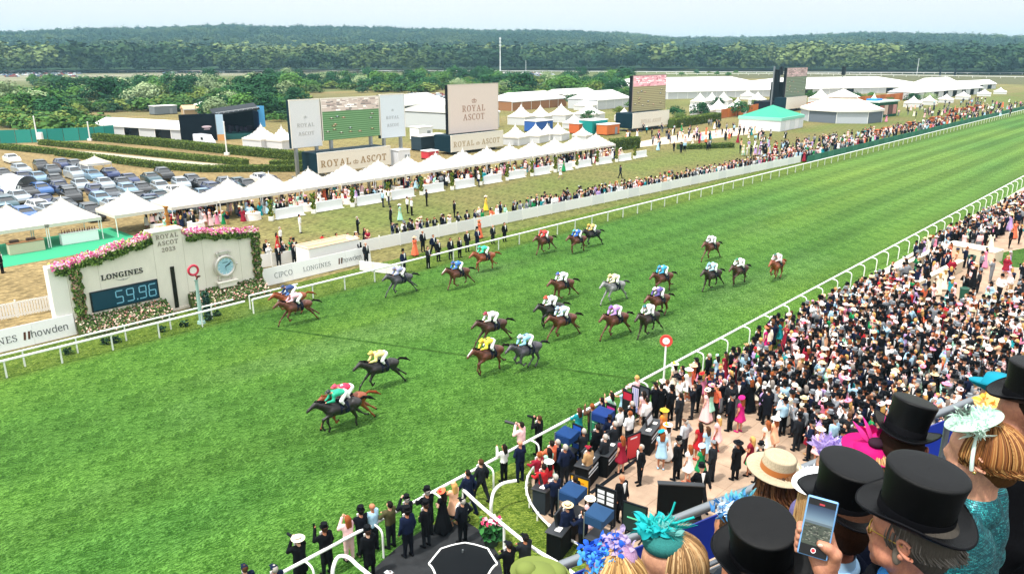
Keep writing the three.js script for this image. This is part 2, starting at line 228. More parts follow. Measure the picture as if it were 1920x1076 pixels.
{ // the far woods, one mass
  const crowns = []; for (let i = 0; i < 8; i++) crowns.push([crownGeo(rr(4.6, 7.2), rr(5.5, 8.5), 210, 1.25, 8 + i), []]);
  const spruce = [crownGeo(2.8, 9.5, 150, 1.1, 10), []];
  const addT = (x, z, h, c) => { const list = rnd() < 0.1 ? spruce : pick(crowns); list[1].push([x, hillY(x, z), z, h, c]); };
  const tone = (x, z, r) => { const f = fbm(x / 110 + 3, z / 110, 3), g = rnd(); const c = new THREE.Color(0.022, 0.058, 0.028).lerp(new THREE.Color(0.07, 0.11, 0.036), clamp((f - 0.45) * 3.4 + (g - 0.5) * 0.9, 0, 1)); if (f > 0.6 && r < 1500 && r > 850) c.lerp(new THREE.Color(0.17, 0.22, 0.08), 0.65); return c.multiplyScalar(0.8 + 0.45 * g); };
  for (let k = 0; k < 2600; k++) { const a = rr(-0.78, 0.78), r = 800 + 190 * Math.pow(rnd(), 0.8) + 30 * Math.sin(a * 9) + (a > 0.3 ? 30 : 0); const x = Math.sin(a) * r, z = -Math.cos(a) * r; addT(x, z, rr(1.1, 2.0) * (r < 850 ? 0.85 : 1.05), tone(x, z, r)); }
  for (let k = 0; k < 26000; k++) { const a = rr(-0.8, 0.8), r = Math.sqrt(lerp(980 * 980, 2560 * 2560, rnd())); const x = Math.sin(a) * r, z = -Math.cos(a) * r; addT(x, z, rr(0.75, 1.35) * (1 + sstep(r, 900, 2500) * 0.2), tone(x, z, r)); }
  const wood = thing('woodland', 'broad hazy wood covering the low hill along the whole horizon', 'woodland'); wood.userData.kind = 'stuff';
  const m4 = new THREE.Matrix4();
  for (const [g, list] of [...crowns, spruce]) { const im = new THREE.InstancedMesh(g, leafMat, list.length); im.name = 'tree_crown'; list.forEach(([x, y, z, h, c], i) => { im.setMatrixAt(i, m4.compose(V(x, y + 7 * h, z), qt.setFromEuler(eu.set(0, rnd() * 6.28, 0)), V(h * rr(0.9, 1.2), h * rr(0.85, 1.15), h * rr(0.9, 1.2)))); im.setColorAt(i, c); }); wood.add(im); }
}
// ------------------------------------------------------------------ course furniture and infield
const onN = (u, v, n) => { const d = ray(u, v), t = n / (d.x * NX + d.z * NZ); return [(d.x * DX + d.z * DZ) * t, EYE + d.y * t]; };
const WHITE = mt('#f1f1ee', 0.45), WHITE2 = mt('#e9e7e2', 0.7), CREAM = mt('#e6e1d6', 0.7), CANVAS = mt('#e0dcd3', 0.8), DARK = mt('#14181d', 0.6), STEEL = mt('#9aa0a5', 0.35, 0.8);
// blossom and leaf clumps along a strip, vertex coloured: one mass
function clumps(n, at, size, cols, up = 0.4) {
  const pos = [], nor = [], col = [], idx = [];
  for (let i = 0; i < n; i++) {
    const p = at(i / n), N = V(rr(-1, 1), rr(-1, 1) + up, rr(-1, 1) + 0.3).normalize(), U = V(rr(-1, 1), rr(-1, 1), rr(-1, 1)).cross(N).normalize(), Q = N.clone().cross(U), h = size * rr(0.6, 1.25), c = new THREE.Color(pick(cols)).multiplyScalar(rr(0.75, 1.15)), o = pos.length / 3;
    for (let k = 0; k < 5; k++) { const a = k * 1.2566, r = h * rr(0.75, 1.1); pos.push(p.x + (U.x * Math.cos(a) + Q.x * Math.sin(a)) * r, p.y + (U.y * Math.cos(a) + Q.y * Math.sin(a)) * r, p.z + (U.z * Math.cos(a) + Q.z * Math.sin(a)) * r); nor.push(N.x, N.y, N.z); col.push(c.r, c.g, c.b); }
    idx.push(o, o + 1, o + 2, o, o + 2, o + 3, o, o + 3, o + 4);
  }
  const g = new THREE.BufferGeometry(); g.setAttribute('position', new THREE.Float32BufferAttribute(pos, 3)); g.setAttribute('normal', new THREE.Float32BufferAttribute(nor, 3)); g.setAttribute('color', new THREE.Float32BufferAttribute(col, 3)); g.setIndex(idx); return g;
}
const bloomMat = new THREE.MeshPhysicalMaterial({ specularIntensity: 0.18, vertexColors: true, roughness: 0.85, side: THREE.DoubleSide });
const stuffPart = (name, g, m, par) => { const o = part(name, g, m, par); o.userData.kind = 'stuff'; return o; };
const PINK = ['#e889b4', '#d9609a', '#f3b3cd', '#c9447f', '#f6d3de', '#e27aa9'], LEAF = ['#5e7d38', '#4a6a2e', '#7d9a4c', '#3d5a2c', '#8ba25a'];
const pane = (u0, v0, u1, v1, n) => { const a = onN(u0, v1, n), b = onN(u1, v1, n), t = onN((u0 + u1) / 2, v0, n); return { s: (a[0] + b[0]) / 2, w: b[0] - a[0], y0: a[1], y1: t[1] }; };

{ // the finish board
  const S0 = 22.4, t = thing('finish_board', 'large cream finishing post wall topped with pink flowers and digital race time', 'finish board', W(S0, 54.25), TURN);
  const stain = tex(512, 512, (i, j) => { const a = fbm(i / 64, j / 128, 5, 8), b = vnoise(i / 6, j / 60, 85), k = 240 + 18 * (a - 0.5) + 3 * (b - 0.5); return [k, k * 0.997, k * 0.985]; }), wallM = new THREE.MeshPhysicalMaterial({ specularIntensity: 0.2, color: '#f3eee3', roughness: 0.75, map: repeat(stain, 0.22, 0.22) });
  part('wall', ext([[-6.8, 0], [6.9, 0], [6.9, 4.62], [1, 5.5], [1, 5.92], [-1.1, 5.92], [-1.1, 5.62], [-6.8, 4.62]], 0.9, 0.02, -0.9), wallM, t);
  for (const [x, h] of [[-4.9, 4.9], [-1.12, 5.6], [1.02, 5.4], [2.4, 5.2], [5.3, 4.8]]) part('panel_joint', B(0.018, h - 0.1, 0.008, x, h / 2, 0.002), mt('#b9b2a4', 0.9), t);
  part('pier', RB(1.05, 4.75, 0.85, 0.02, -7.36, 2.37, -0.5), mt('#eeebe4', 0.75), t);
  part('plinth', B(14.9, 0.16, 1.15, -0.3, 0.08, -0.42), mt('#d8d0c2', 0.8), t);
  part('coping', mg(B(2.3, 0.1, 1.15, -0.05, 5.97, -0.45)), mt('#f0ede6', 0.7), t);
  const edge = (x) => x < -1.1 ? lerp(4.62, 5.62, (x + 6.8) / 5.7) : x > 1 ? lerp(5.5, 4.62, (x - 1) / 5.9) : 5.92;
  for (const [a, b] of [[-7.7, -1.15], [1.05, 7]]) {
    const n = Math.round((b - a) * 190);
    stuffPart('pink_flowers', clumps(n, () => { const x = rr(a, b), q = Math.sin(x * 3.1) * 0.06; return V(x, edge(x) + rr(0.0, 0.42) + q, rr(-0.7, 0.28)); }, 0.085, [...PINK, '#8fa555', '#b9c46e'], 0.7), bloomMat, t);
    stuffPart('garland_foliage', clumps(n * 1.1 | 0, () => { const x = rr(a + 0.2, b), d = rnd() * (0.32 + 0.3 * vnoise(x * 2.3, 1)); return V(x, edge(x) + 0.05 - d, rr(0.02, 0.22)); }, 0.1, LEAF, 0.2), bloomMat, t);
  }
  for (const [x, y1] of [[-6.35, 4.4], [6.62, 4.5]]) stuffPart('hanging_garland', clumps(720, (k) => { const y = lerp(1.1, y1, k), r = 0.3 + 0.06 * Math.sin(y * 8.5), a = rr(-1.7, 1.7); return V(x + Math.sin(a) * r, y, 0.04 + Math.max(0, Math.cos(a)) * r * 0.8); }, 0.105, [...LEAF, ...LEAF, '#c58a7c', '#d8b7a0'], 0.2), bloomMat, t);
  for (const [a, b] of [[-6.8, -0.75], [0.9, 6.9]]) {
    part('flower_bank', ext([[0, 0], [1.45, 0], [1.3, 0.2], [0, 1.02]], b - a, 0, 0).rotateY(-Math.PI / 2).translate(b, 0, 0).scale(1, 1, 1), mt('#4d5a33', 0.95), t);
    stuffPart('bedding_flowers', clumps((b - a) * 300 | 0, () => { const q = rnd(), x = rr(a, b); return V(x + 0.06 * rr(-1, 1), lerp(1.06, 0.12, q) + rr(0, 0.1), 0.05 + q * 1.4); }, 0.075, ['#4c6a35', '#3f5a2c', '#58763d', '#6b8548', '#e7d9c0', '#e9c6b8', '#d99a8c', '#4c6a35', '#37502a'], 0.7), bloomMat, t);
  }
  const disp = part('digital_clock', RB(4.55, 1.42, 0.12, 0.03, -3.42, 1.92, 0.03), mt('#0b1a24', 0.35), t);
  part('screen', B(4.36, 1.24, 0.02, -3.42, 1.92, 0.095), mt('#053a50', 0.3), disp);
  { // seven segment digits 59.96
    const SEG = { 5: 'afgcd', 9: 'abcdfg', 6: 'acdefg' }, h = 0.86, w = 0.46, th = 0.07, gs = [], seg = { a: [0, h, w, th], g: [0, h / 2, w, th], d: [0, 0, w, th], b: [w / 2, h * 0.75, th, h / 2], c: [w / 2, h * 0.25, th, h / 2], f: [-w / 2, h * 0.75, th, h / 2], e: [-w / 2, h * 0.25, th, h / 2] };
    [[5, -3.75], [9, -3.03], [9, -2.18], [6, -1.5]].forEach(([d, x]) => { const dg = []; for (const k of SEG[d]) { const [cx, cy, a, b] = seg[k]; dg.push(B(a * 0.92, b * 0.92, 0.015, x - 0.1 + cx + (cy - h / 2) * 0.06, 1.5 + cy, 0.112)); } part('digit', mg(dg), mt('#6fa9bf', 0.4, 0, { emissive: new THREE.Color('#79c4e2'), emissiveIntensity: 0.1 }), disp); }); gs.push(B(0.09, 0.09, 0.015, -2.68, 1.5, 0.112));
    part('decimal_point', mg(gs), mt('#6fa9bf', 0.4, 0, { emissive: new THREE.Color('#79c4e2'), emissiveIntensity: 0.1 }), disp);
  }
  part('lettering', text('LONGINES', 'serif_bold', 0.36, 0.04).translate(-3.4, 3.28, 0.01), mt('#1f2226', 0.5), t);
  part('winged_emblem', mg(T([V(-0.5, 0.09, 0), V(-0.2, -0.02, 0), V(0, 0.02, 0), V(0.2, -0.02, 0), V(0.5, 0.09, 0)], 0.012, 20, 5), T([V(-0.32, 0.0, 0), V(-0.1, -0.07, 0), V(0, -0.05, 0), V(0.1, -0.07, 0), V(0.32, 0.0, 0)], 0.01, 20, 5), B(0.05, 0.1, 0.01, 0, -0.02, 0)).translate(-3.4, 3.1, 0.02), mt('#8d8f92', 0.5), t);
  const grey = mt('#8f877c', 0.6); [['ROYAL', 5.42], ['ASCOT', 4.95], ['2023', 4.46]].forEach(([w, y]) => part('lettering', text(w, 'serif_regular', 0.3, 0.03, 0.1).translate(-0.02, y, 0.01), grey, t));
  part('photo_finish_strip', B(0.28, 3.1, 0.08, 0, 1.75, 0.03), mt('#15130f', 0.3), t);
  const c = part('wall_clock', mg(put(new THREE.TorusGeometry(0.74, 0.13, 12, 40), 0, 0, 0.16, 0, 0, 0, 1, 1, 1.3), C(0.86, 0.86, 0.24, 0, 0, 0.02, 40, Math.PI / 2), ...[[-1, 1], [1, 1], [-1, -1], [1, -1]].map(([a, b]) => RB(0.2, 0.46, 0.2, 0.06, a * 0.46, b * 0.86, 0.06, 0, 0, -a * b * 0.2)), RB(0.78, 0.3, 0.16, 0.05, 0, 1.0, 0.05), RB(0.78, 0.3, 0.16, 0.05, 0, -1.0, 0.05), C(0.09, 0.09, 0.16, 0.93, 0, 0.1, 12, 0, 0, Math.PI / 2)).translate(3.9, 2.6, 0.06), mt('#cfcac2', 0.3, 0.35), t);
  part('dial', C(0.68, 0.68, 0.04, 3.9, 2.6, 0.27, 40, Math.PI / 2), mt('#9cc7d6', 0.35), c);
  for (let i = 0; i < 12; i++) part('hour_marker', B(0.035, i % 3 ? 0.1 : 0.17, 0.015, 3.9 + Math.sin(i * Math.PI / 6) * 0.56, 2.6 + Math.cos(i * Math.PI / 6) * 0.56, 0.295, 0, 0, -i * Math.PI / 6), mt('#f4f6f6', 0.4), c);
  part('clock_hands', mg(B(0.05, 0.42, 0.015, 3.9 + 0.17, 2.6 + 0.04, 0.31, 0, 0, -1.25), B(0.04, 0.56, 0.015, 3.9 + 0.24, 2.6 + 0.13, 0.325, 0, 0, -1.05), B(0.02, 0.3, 0.01, 3.9, 2.42, 0.34), put(text('LONGINES', 'serif_regular', 0.06, 0.01), 3.9, 2.86, 0.292)), mt('#27454f', 0.4), c);
  part('clock_plaque', mg(RB(1.35, 0.4, 0.34, 0.04, 3.95, 1.15, 0.2), RB(1.6, 0.12, 0.5, 0.03, 3.95, 1.4, 0.22)), mt('#eae5da', 0.7), t);
}
{ // winning post in front of the board, ring on top
  const p = G(377, 606), t = thing('winning_post', 'teal tapered winning post with a red ring on top before the finish board', 'winning post', p, TURN);
  part('post', mg(C(0.1, 0.17, 3.1, 0, 1.55, 0, 8), C(0.26, 0.3, 0.18, 0, 0.09, 0, 8), C(0.15, 0.13, 0.08, 0, 3.12, 0, 8)), mt('#94b3ab', 0.55), t);
  part('ring', put(new THREE.TorusGeometry(0.33, 0.085, 10, 32), -0.12, 3.86, 0), mt('#c9304a', 0.4), t);
  part('ring_disc', C(0.26, 0.26, 0.03, -0.12, 3.86, 0, 28, Math.PI / 2), mt('#f3eeea', 0.5), t);
  part('ring_stem', mg(bar(V(-0.04, 3.52, 0), V(0.12, 3.3, 0), 0.06), bar(V(0.06, 3.12, 0), V(0.06, 3.34, 0), 0.04)), mt('#c9304a', 0.4), t);
  part('finial', mg(S(0.12, 0.16, 3.36, 0.02, 1.5, 0.6, 0.7), bar(V(0.16, 3.36, 0), V(-0.02, 3.14, 0.02), 0.05)), mt('#5a3327', 0.6), t);
  const f = thing('leafy_trellis', 'dark green clipped trellis plant beside the teal winning post', 'plant', G(388, 592), TURN); for (const q of [-1, 1]) part('stake', bar(V(q * 0.2, 0, 0), V(q * 0.13, 1.8, 0), 0.03), DARK, f); stuffPart('foliage', clumps(260, () => V(rr(-0.2, 0.22), rr(0.1, 1.85), rr(-0.15, 0.15)), 0.1, ['#27453c', '#33564a', '#52746a', '#2c4a35']), bloomMat, f);
}
{ // red and white disc on its white post by the near rail
  const t = thing('winning_post', 'white winning post with a red and white disc beside the near rail', 'winning post', W(35.35, 20.95), aim(-W(35.35, 20.95).x, -W(35.35, 20.95).z));
  part('post', C(0.055, 0.065, 2.3, 0, 1.15, 0, 10), WHITE, t); part('disc', C(0.36, 0.36, 0.06, 0, 2.6, 0, 36, Math.PI / 2), mt('#d3453c', 0.45), t);
  part('disc_centre', C(0.2, 0.2, 0.068, 0, 2.6, 0, 28, Math.PI / 2), mt('#f6f2ee', 0.45), t); part('disc_spot', C(0.06, 0.06, 0.076, 0, 2.6, 0, 16, Math.PI / 2), mt('#d8ccc6', 0.45), t);
}
// sponsor boards: long low white hoardings, lettering proud of the face
function hoarding(label, s0, s1, n, h, words, lean = 0.12) {
  const L = s1 - s0, t = thing('sponsor_board', label, 'advertising board', W((s0 + s1) / 2, n), TURN);
  const N = Math.round(L / 2.6); for (let i = 0; i < N; i++) part('panel', RB(L / N - 0.008, h, 0.06, 0.012, -L / 2 + (i + 0.5) * L / N, h / 2 * Math.cos(lean) + 0.03, -h / 2 * Math.sin(lean), -lean), i % 2 ? mt('#efefee', 0.55) : mt('#ecebea', 0.55), t);
  for (let i = 0; i <= N; i++) part('brace', bar(V(-L / 2 + i * L / N, 0.02, -0.8), V(-L / 2 + i * L / N, h * 0.9, -h * Math.sin(lean) - 0.06), 0.03), STEEL, t);
  for (const [w, s, font, size, colr, mark] of words) {
    const q = put(text(w, font, size, 0.012), s - (s0 + s1) / 2, h * 0.36, 0.033 - h * 0.36 * Math.sin(lean), -lean); part('lettering', q, mt(colr, 0.6), t);
    if (mark) part('logo_mark', put(mg(B(0.13, 0.52, 0.012, -0.15, 0, 0, 0, 0, -0.15), B(0.13, 0.52, 0.012, 0.1, 0, 0, 0, 0, -0.15)), s - (s0 + s1) / 2 - size * 2.9, h * 0.5, 0.035 - h * 0.5 * Math.sin(lean), -lean), mt('#5b3d31', 0.6), t);
  }
  return t;
}
hoarding('long white advertising board left of the finish wall with dark lettering', 3, 15.5, 54.05, 1.42, [['LONGINES', 10.6, 'serif_regular', 0.42, '#55575a'], ['howden', 14.0, 'sans_regular', 0.46, '#5b5d60', 1]]);
hoarding('long white advertising board right of the finish wall with three names', 29.75, 40.4, 54.75, 1.42, [['CIPCO', 31.6, 'sans_regular', 0.44, '#8d9092'], ['LONGINES', 34.8, 'serif_regular', 0.38, '#86898b'], ['howden', 38.4, 'sans_regular', 0.42, '#797b7e', 1]]);
{ const a = G(674, 507), b = G(752, 517), t = thing('low_board', 'short low white board beside the far rail next to the photographers', 'advertising board', a.clone().add(b).multiplyScalar(0.5), Math.atan2(-(b.z - a.z), b.x - a.x)), L = a.distanceTo(b); for (let i = 0; i < 3; i++) part('panel', RB(L / 3 - 0.02, 0.85, 0.06, 0.015, -L / 2 + (i + 0.5) * L / 3, 0.46, 0), WHITE2, t); part('post', mg(...[-1, -0.33, 0.33, 1].map((k) => B(0.06, 0.95, 0.09, k * L / 2, 0.475, -0.06))), STEEL, t); }
{ const t = thing('camera_platform', 'white box shaped press platform behind the right advertising board', 'platform', W(37.2, 56.6), TURN), L = 5.2; part('front_panel', RB(L, 2.1, 0.08, 0.02, 0, 1.05, 1), WHITE2, t); for (const q of [-1, 1]) part('side_panel', RB(0.08, 2.1, 2, 0.02, q * L / 2, 1.05, 0), WHITE2, t); part('back_panel', RB(L, 2.1, 0.08, 0.02, 0, 1.05, -1), WHITE2, t); part('deck', B(L - 0.1, 0.06, 1.9, 0, 1.75, 0), mt('#d8a27c', 0.8), t); part('rim', mg(B(L + 0.1, 0.07, 0.14, 0, 2.13, 1.02), B(L + 0.1, 0.07, 0.14, 0, 2.13, -1.02), B(0.14, 0.07, 2, -L / 2, 2.13, 0), B(0.14, 0.07, 2, L / 2, 2.13, 0)), mt('#e9c9ad', 0.7), t); }
// running rails
{
  const ORDP = ['first', 'second', 'third', 'fourth', 'fifth', 'sixth', 'seventh'];
  const railG = (a, b, n, y, r) => bar(W(a, n, y), W(b, n, y), r, r, 12);
  const t = thing('running_rail', 'long straight white running rail along the far side of the track', 'running rail');
  part('rail', mg(put(new THREE.CapsuleGeometry(0.075, 1, 4, 10)), railG(-30, 25.2, 49.4, 1.05, 0.075), railG(25.8, 600, 49.4, 1.05, 0.075)).clone(), WHITE, t).geometry = mg(railG(-30, 25.2, 49.4, 1.05, 0.075), railG(25.8, 600, 49.4, 1.05, 0.075));
  const pg = mg(C(0.05, 0.055, 1.04, 0, 0.52, 0, 8)), brk = mg(B(0.1, 0.09, 0.13, 0, 0.98, 0));
  for (let s = -22.3; s < 560; s += 2.95) { const p = W(s + (Math.abs(s - 25.4) < 0.8 ? 0.9 : 0), 49.4), q = part('post', pg, WHITE, t); q.position.copy(p); if (s < 90) { const k = part('bracket', brk, mt('#d9dad8', 0.5), q); k.rotation.y = TURN; } }
  const u = thing('guard_rail', 'second white rail just behind the running rail before the flower bank', 'running rail'); part('rail', mg(railG(4, 24.9, 50.5, 1.02, 0.06), railG(26.2, 30.2, 50.5, 1.02, 0.06)), WHITE, u); for (let s = 5; s < 30; s += 2.95) part('post', pg, WHITE, u).position.copy(W(s + 0.5, 50.5));
  let pk = 0; for (const [uu, vv] of [[126, 664], [197, 645], [218, 642], [303, 622], [345, 612], [389, 600], [405, 592]]) { const f = thing('leafy_plant', `small dark leafy plant at the foot of the far rail, ${ORDP[pk++]} from left`, 'plant', G(uu, vv), 0, 'small plants along the far rail'); stuffPart('foliage', clumps(46, () => V(rr(-0.25, 0.25), rr(0, 0.4), rr(-0.2, 0.2)), 0.1, ['#22382a', '#2d4a35', '#1e2f26', '#3b5a3a']), bloomMat, f); }
  // near rail: the rail hangs over the track from goosenecked posts
  const r = thing('running_rail', 'white running rail on gooseneck posts between the turf and the spectators', 'running rail'); part('rail', railG(9.6, 330, 20.62, 1.22, 0.065), WHITE, r); part('rail_end', mg(S(0.08, ...W(9.6, 20.62, 1.22).toArray())), WHITE, r);
  const goose = T([V(0, 0, 0.52), V(0, 0.55, 0.52), V(0, 1.0, 0.515), V(0, 1.14, 0.45), V(0, 1.2, 0.28), V(0, 1.21, 0.02)], 0.042, 16, 8);
  for (let s = 11.7; s < 300; s += 2.95) { const g = part('post', goose, WHITE, r); g.position.copy(W(s, 20.62)); g.rotation.y = TURN; }
  // walkway rails
  const gate = (name, label, list) => { const o = thing(name, label, 'running rail'), P = list.map(([a, b, y]) => G(a, b, y)); part('rail', T(P, 0.07, 40, 10), WHITE, o); const A = P[0], Z = P[P.length - 1]; return [o, A, Z, P]; };
  const [g1, , , P1] = gate('walkway_rail', 'white rail slanting down beside the tarmac walkway and the lawn', [[868, 918, 1.15], [905, 952, 1.15], [945, 985, 1.15], [1000, 1028, 1.15], [1056, 1062, 1.15], [1110, 1100, 1.15]]); for (const p of [P1[0], P1[2], P1[4]]) part('post', bar(V(p.x, 0, p.z), p, 0.05), WHITE, g1);
  const [g2, , , P2] = gate('walkway_rail', 'white bent rail on the grass at the left of the tarmac walkway', [[626, 1110, 0.02], [624, 1066, 0.9], [634, 1044, 1.15], [650, 1044, 1.15], [672, 1062, 1.15], [720, 1100, 1.15]]); part('post', bar(V(P2[5].x, 0, P2[5].z), P2[5], 0.05), WHITE, g2);
  const [g3] = gate('gate_post', 'single white curved gate post standing on the lawn', [[921, 968, 0.01], [921, 945, 0.6], [926, 922, 1.0], [940, 908, 1.15], [968, 901, 1.15]]); g3.userData.category = 'gate post';
  const kc = [[1003, 872], [990, 893], [987, 915], [993, 938], [1008, 962], [1030, 985], [1062, 1007], [1104, 1032]].map(([a, b]) => G(a, b, 0.35)), kk = thing('kerb_rail', 'low curved white rail edging the lawn beside the betting pitches', 'rail'); part('rail', T(kc, 0.05, 60, 8), WHITE, kk); kc.forEach((p) => { part('foot', mg(bar(V(p.x, 0, p.z), p, 0.04), S(0.075, p.x, p.y, p.z)), WHITE, kk); });
}
// white fences with slats
function fence(name, label, pts, h, pitch, slats) {
  const t = thing(name, label, 'fence'), post = mg(RB(0.1, h + 0.12, 0.1, 0.02, 0, (h + 0.12) / 2, 0)); let n = 0;
  for (let i = 1; i < pts.length; i++) { const [a, b] = [W(...pts[i - 1]), W(...pts[i])], L = a.distanceTo(b), k = Math.max(1, Math.round(L / pitch)), w = L / k, turn = Math.atan2(-(b.z - a.z), b.x - a.x);
    const g = slats ? mg(B(w - 0.1, 0.09, 0.05, 0, h - 0.1, 0), B(w - 0.1, 0.09, 0.05, 0, 0.2, 0), ...Array.from({ length: slats }, (_, q) => B(w / slats * 0.72, h - 0.1, 0.02, -w / 2 + (q + 0.5) * w / slats, h / 2 + 0.03, 0.03))) : mg(RB(w - 0.1, h - 0.1, 0.04, 0.01, 0, h / 2 + 0.02, 0));
    for (let q = 0; q < k; q++) { const c = a.clone().lerp(b, (q + 0.5) / k), m = part('panel', g, (n++ % 3) ? mt('#f0f0ef', 0.6) : mt('#e6e7e8', 0.6), t); m.position.copy(c); m.rotation.y = turn; const p = part('post', post, WHITE, t); p.position.copy(a.clone().lerp(b, q / k)); p.rotation.y = turn; } }
  return t;
}
fence('white_fence', 'white slatted fence on the dry grass left of the finish wall', [[-6, 62], [16.4, 60.8]], 1.2, 2.6, 14);
fence('white_fence', 'long white panel fence in front of the standing infield spectators', [[30.8, 60.4], [41.3, 57.9], [131, 53.5]], 1.28, 2.4, 0);
{ const t = thing('mesh_fence', 'long dark green mesh fence behind the far rail at the top right', 'fence'); const g = RB(2.9, 1.15, 0.05, 0.01, 0, 0.6, 0); for (let s = 131.5; s < 420; s += 3) { const m = part('panel', g, (s | 0) % 2 ? mt('#3f7561', 0.8) : mt('#477f6a', 0.8), t); m.position.copy(W(s + 1.5, 52.6)); m.rotation.y = TURN; } }
{ // picnic walls before the marquees, with topiary columns between them
  const spots = []; for (let s = 44; s < 117; s += 5.55) spots.push(s);
  const pg = RB(3.7, 1.15, 0.1, 0.03, 0, 0.6, 0), ft = mg(B(3.8, 0.06, 0.5, 0, 0.05, 0.1)); let w0, c0;
  spots.forEach((s, i) => {
    if (!w0) { w0 = thing('fabric_wall', '', 'screen wall', V(), TURN, 'white fabric walls along the lawn enclosures'); part('panel', pg, mt('#eef0f4', 0.8), w0); part('foot', ft, WHITE2, w0); }
    const w = i ? copyOf(w0, 'fabric_wall') : w0; w.position.copy(W(s + 2.2, 77.6 + 0.25 * Math.sin(i * 2))); w.userData.label = `white fabric wall before the pointed marquees, number ${['one', 'two', 'three', 'four', 'five', 'six', 'seven', 'eight', 'nine', 'ten', 'eleven', 'twelve', 'thirteen', 'fourteen'][i]} counted from the left`;
    if (!c0) { c0 = thing('topiary_column', '', 'plant', V(), 0, 'green topiary columns along the lawn enclosures'); part('planter', RB(0.5, 0.5, 0.5, 0.03, 0, 0.25, 0), WHITE2, c0); part('stem', C(0.05, 0.05, 1.2, 0, 1, 0, 6), mt('#5a4a2e', 0.9), c0); stuffPart('foliage', clumps(240, (k) => { const y = lerp(0.5, 2.35, k), r = 0.2 + 0.07 * Math.sin(y * 9), a = rnd() * 6.28; return V(Math.cos(a) * r, y, Math.sin(a) * r); }, 0.11, ['#4b6a26', '#6c8430', '#8f9a35', '#3c5a22', '#a8a23c']), bloomMat, c0); }
    const c = i ? copyOf(c0, 'topiary_column') : c0; c.position.copy(W(s - 0.3, 77.4)); c.userData.label = 'slender green topiary column between two white fabric walls before the marquees';
  });
}
// pointed marquees
function canopyGeo(w, d, eave, peak, lin1 = 0.75, n = 12) {
  const pos = [], idx = []; const prof = (r) => eave + (peak - eave) * (lin1 * (1 - r) + (1 - lin1) * Math.pow(1 - r, 2.8));
  for (let j = 0; j <= n; j++) for (let i = 0; i <= n; i++) { const x = i / n * 2 - 1, z = j / n * 2 - 1, r = Math.max(Math.abs(x), Math.abs(z)), sag = 0.05 * (1 - Math.min(x * x, z * z)) * r * r * r; pos.push(x * w / 2, prof(r) - sag, z * d / 2); if (i < n && j < n) { const a = j * (n + 1) + i; idx.push(a, a + n + 1, a + 1, a + 1, a + n + 1, a + n + 2); } }
  const g = new THREE.BufferGeometry(); g.setAttribute('position', new THREE.Float32BufferAttribute(pos, 3)); g.setIndex(idx); const q = plain(g); q.computeVertexNormals(); return q;
}
function pagoda(label, pos, turn, w, eave, peak, o = {}) {
  const t = thing('marquee', label, 'marquee', pos, turn, o.group), d = o.d ?? w;
  part('canopy', canopyGeo(w, d, eave, peak, o.lin), o.mat ?? CANVAS, t);
  part('valance', mg(B(w + 0.02, 0.34, 0.025, 0, eave - 0.17, d / 2), B(w + 0.02, 0.34, 0.025, 0, eave - 0.17, -d / 2), B(0.025, 0.34, d, w / 2, eave - 0.17, 0), B(0.025, 0.34, d, -w / 2, eave - 0.17, 0)), o.vmat ?? mt('#d6d1c6', 0.85), t);
  const prf = (r) => eave + (peak - eave) * ((o.lin ?? 0.75) * (1 - r) + (1 - (o.lin ?? 0.75)) * Math.pow(1 - r, 2.8)) + 0.012; for (const [a, b] of [[-1, -1], [1, -1], [-1, 1], [1, 1]]) part('seam', T([1, 0.75, 0.5, 0.28, 0.12, 0.02].map((r) => V(a * r * w / 2, prf(r), b * r * d / 2)), 0.022, 10, 5), mt('#c9c4b9', 0.85), t);
  const pg = C(0.05, 0.05, eave, 0, eave / 2, 0, 8); for (const [a, b] of [[-1, -1], [1, -1], [-1, 1], [1, 1]]) part('pole', pg, WHITE, t).position.set(a * (w / 2 - 0.08), 0, b * (d / 2 - 0.08));
  part('finial', C(0.02, 0.05, 0.35, 0, peak + 0.1, 0, 6), WHITE, t);
  if (o.walls) part('side_wall', mg(B(w - 0.2, eave - 0.3, 0.03, 0, (eave - 0.3) / 2, -d / 2 + 0.1), B(0.03, eave - 0.3, d - 0.2, -w / 2 + 0.1, (eave - 0.3) / 2, 0), B(0.03, eave - 0.3, d - 0.2, w / 2 - 0.1, (eave - 0.3) / 2, 0), ...(o.walls > 1 ? [B(w - 0.2, eave - 0.3, 0.03, 0, (eave - 0.3) / 2, d / 2 - 0.1)] : [])), mt('#cfd0d2', 0.85), t);
  return t;
}
const ORD = ['first', 'second', 'third', 'fourth', 'fifth', 'sixth', 'seventh', 'eighth', 'ninth', 'tenth', 'eleventh', 'twelfth', 'thirteenth', 'fourteenth', 'fifteenth', 'sixteenth', 'seventeenth', 'eighteenth', 'nineteenth', 'twentieth'];
[20.1, 24.9, 31.2, 37.0, 42.4, 47.6, 53.1, 58.7, 64, 69.2, 74.4, 79.8, 85, 90.1, 95.6, 101.3, 107.2, 113].forEach((s, i) => pagoda(`white pointed marquee, ${ORD[i]} from the left in the long row behind the finish wall`, W(s, 84 + (i < 2 ? 0.4 : 0)), TURN, 5.15, 2.3, 4.25, { group: 'pointed marquees in the long lawn row' }));
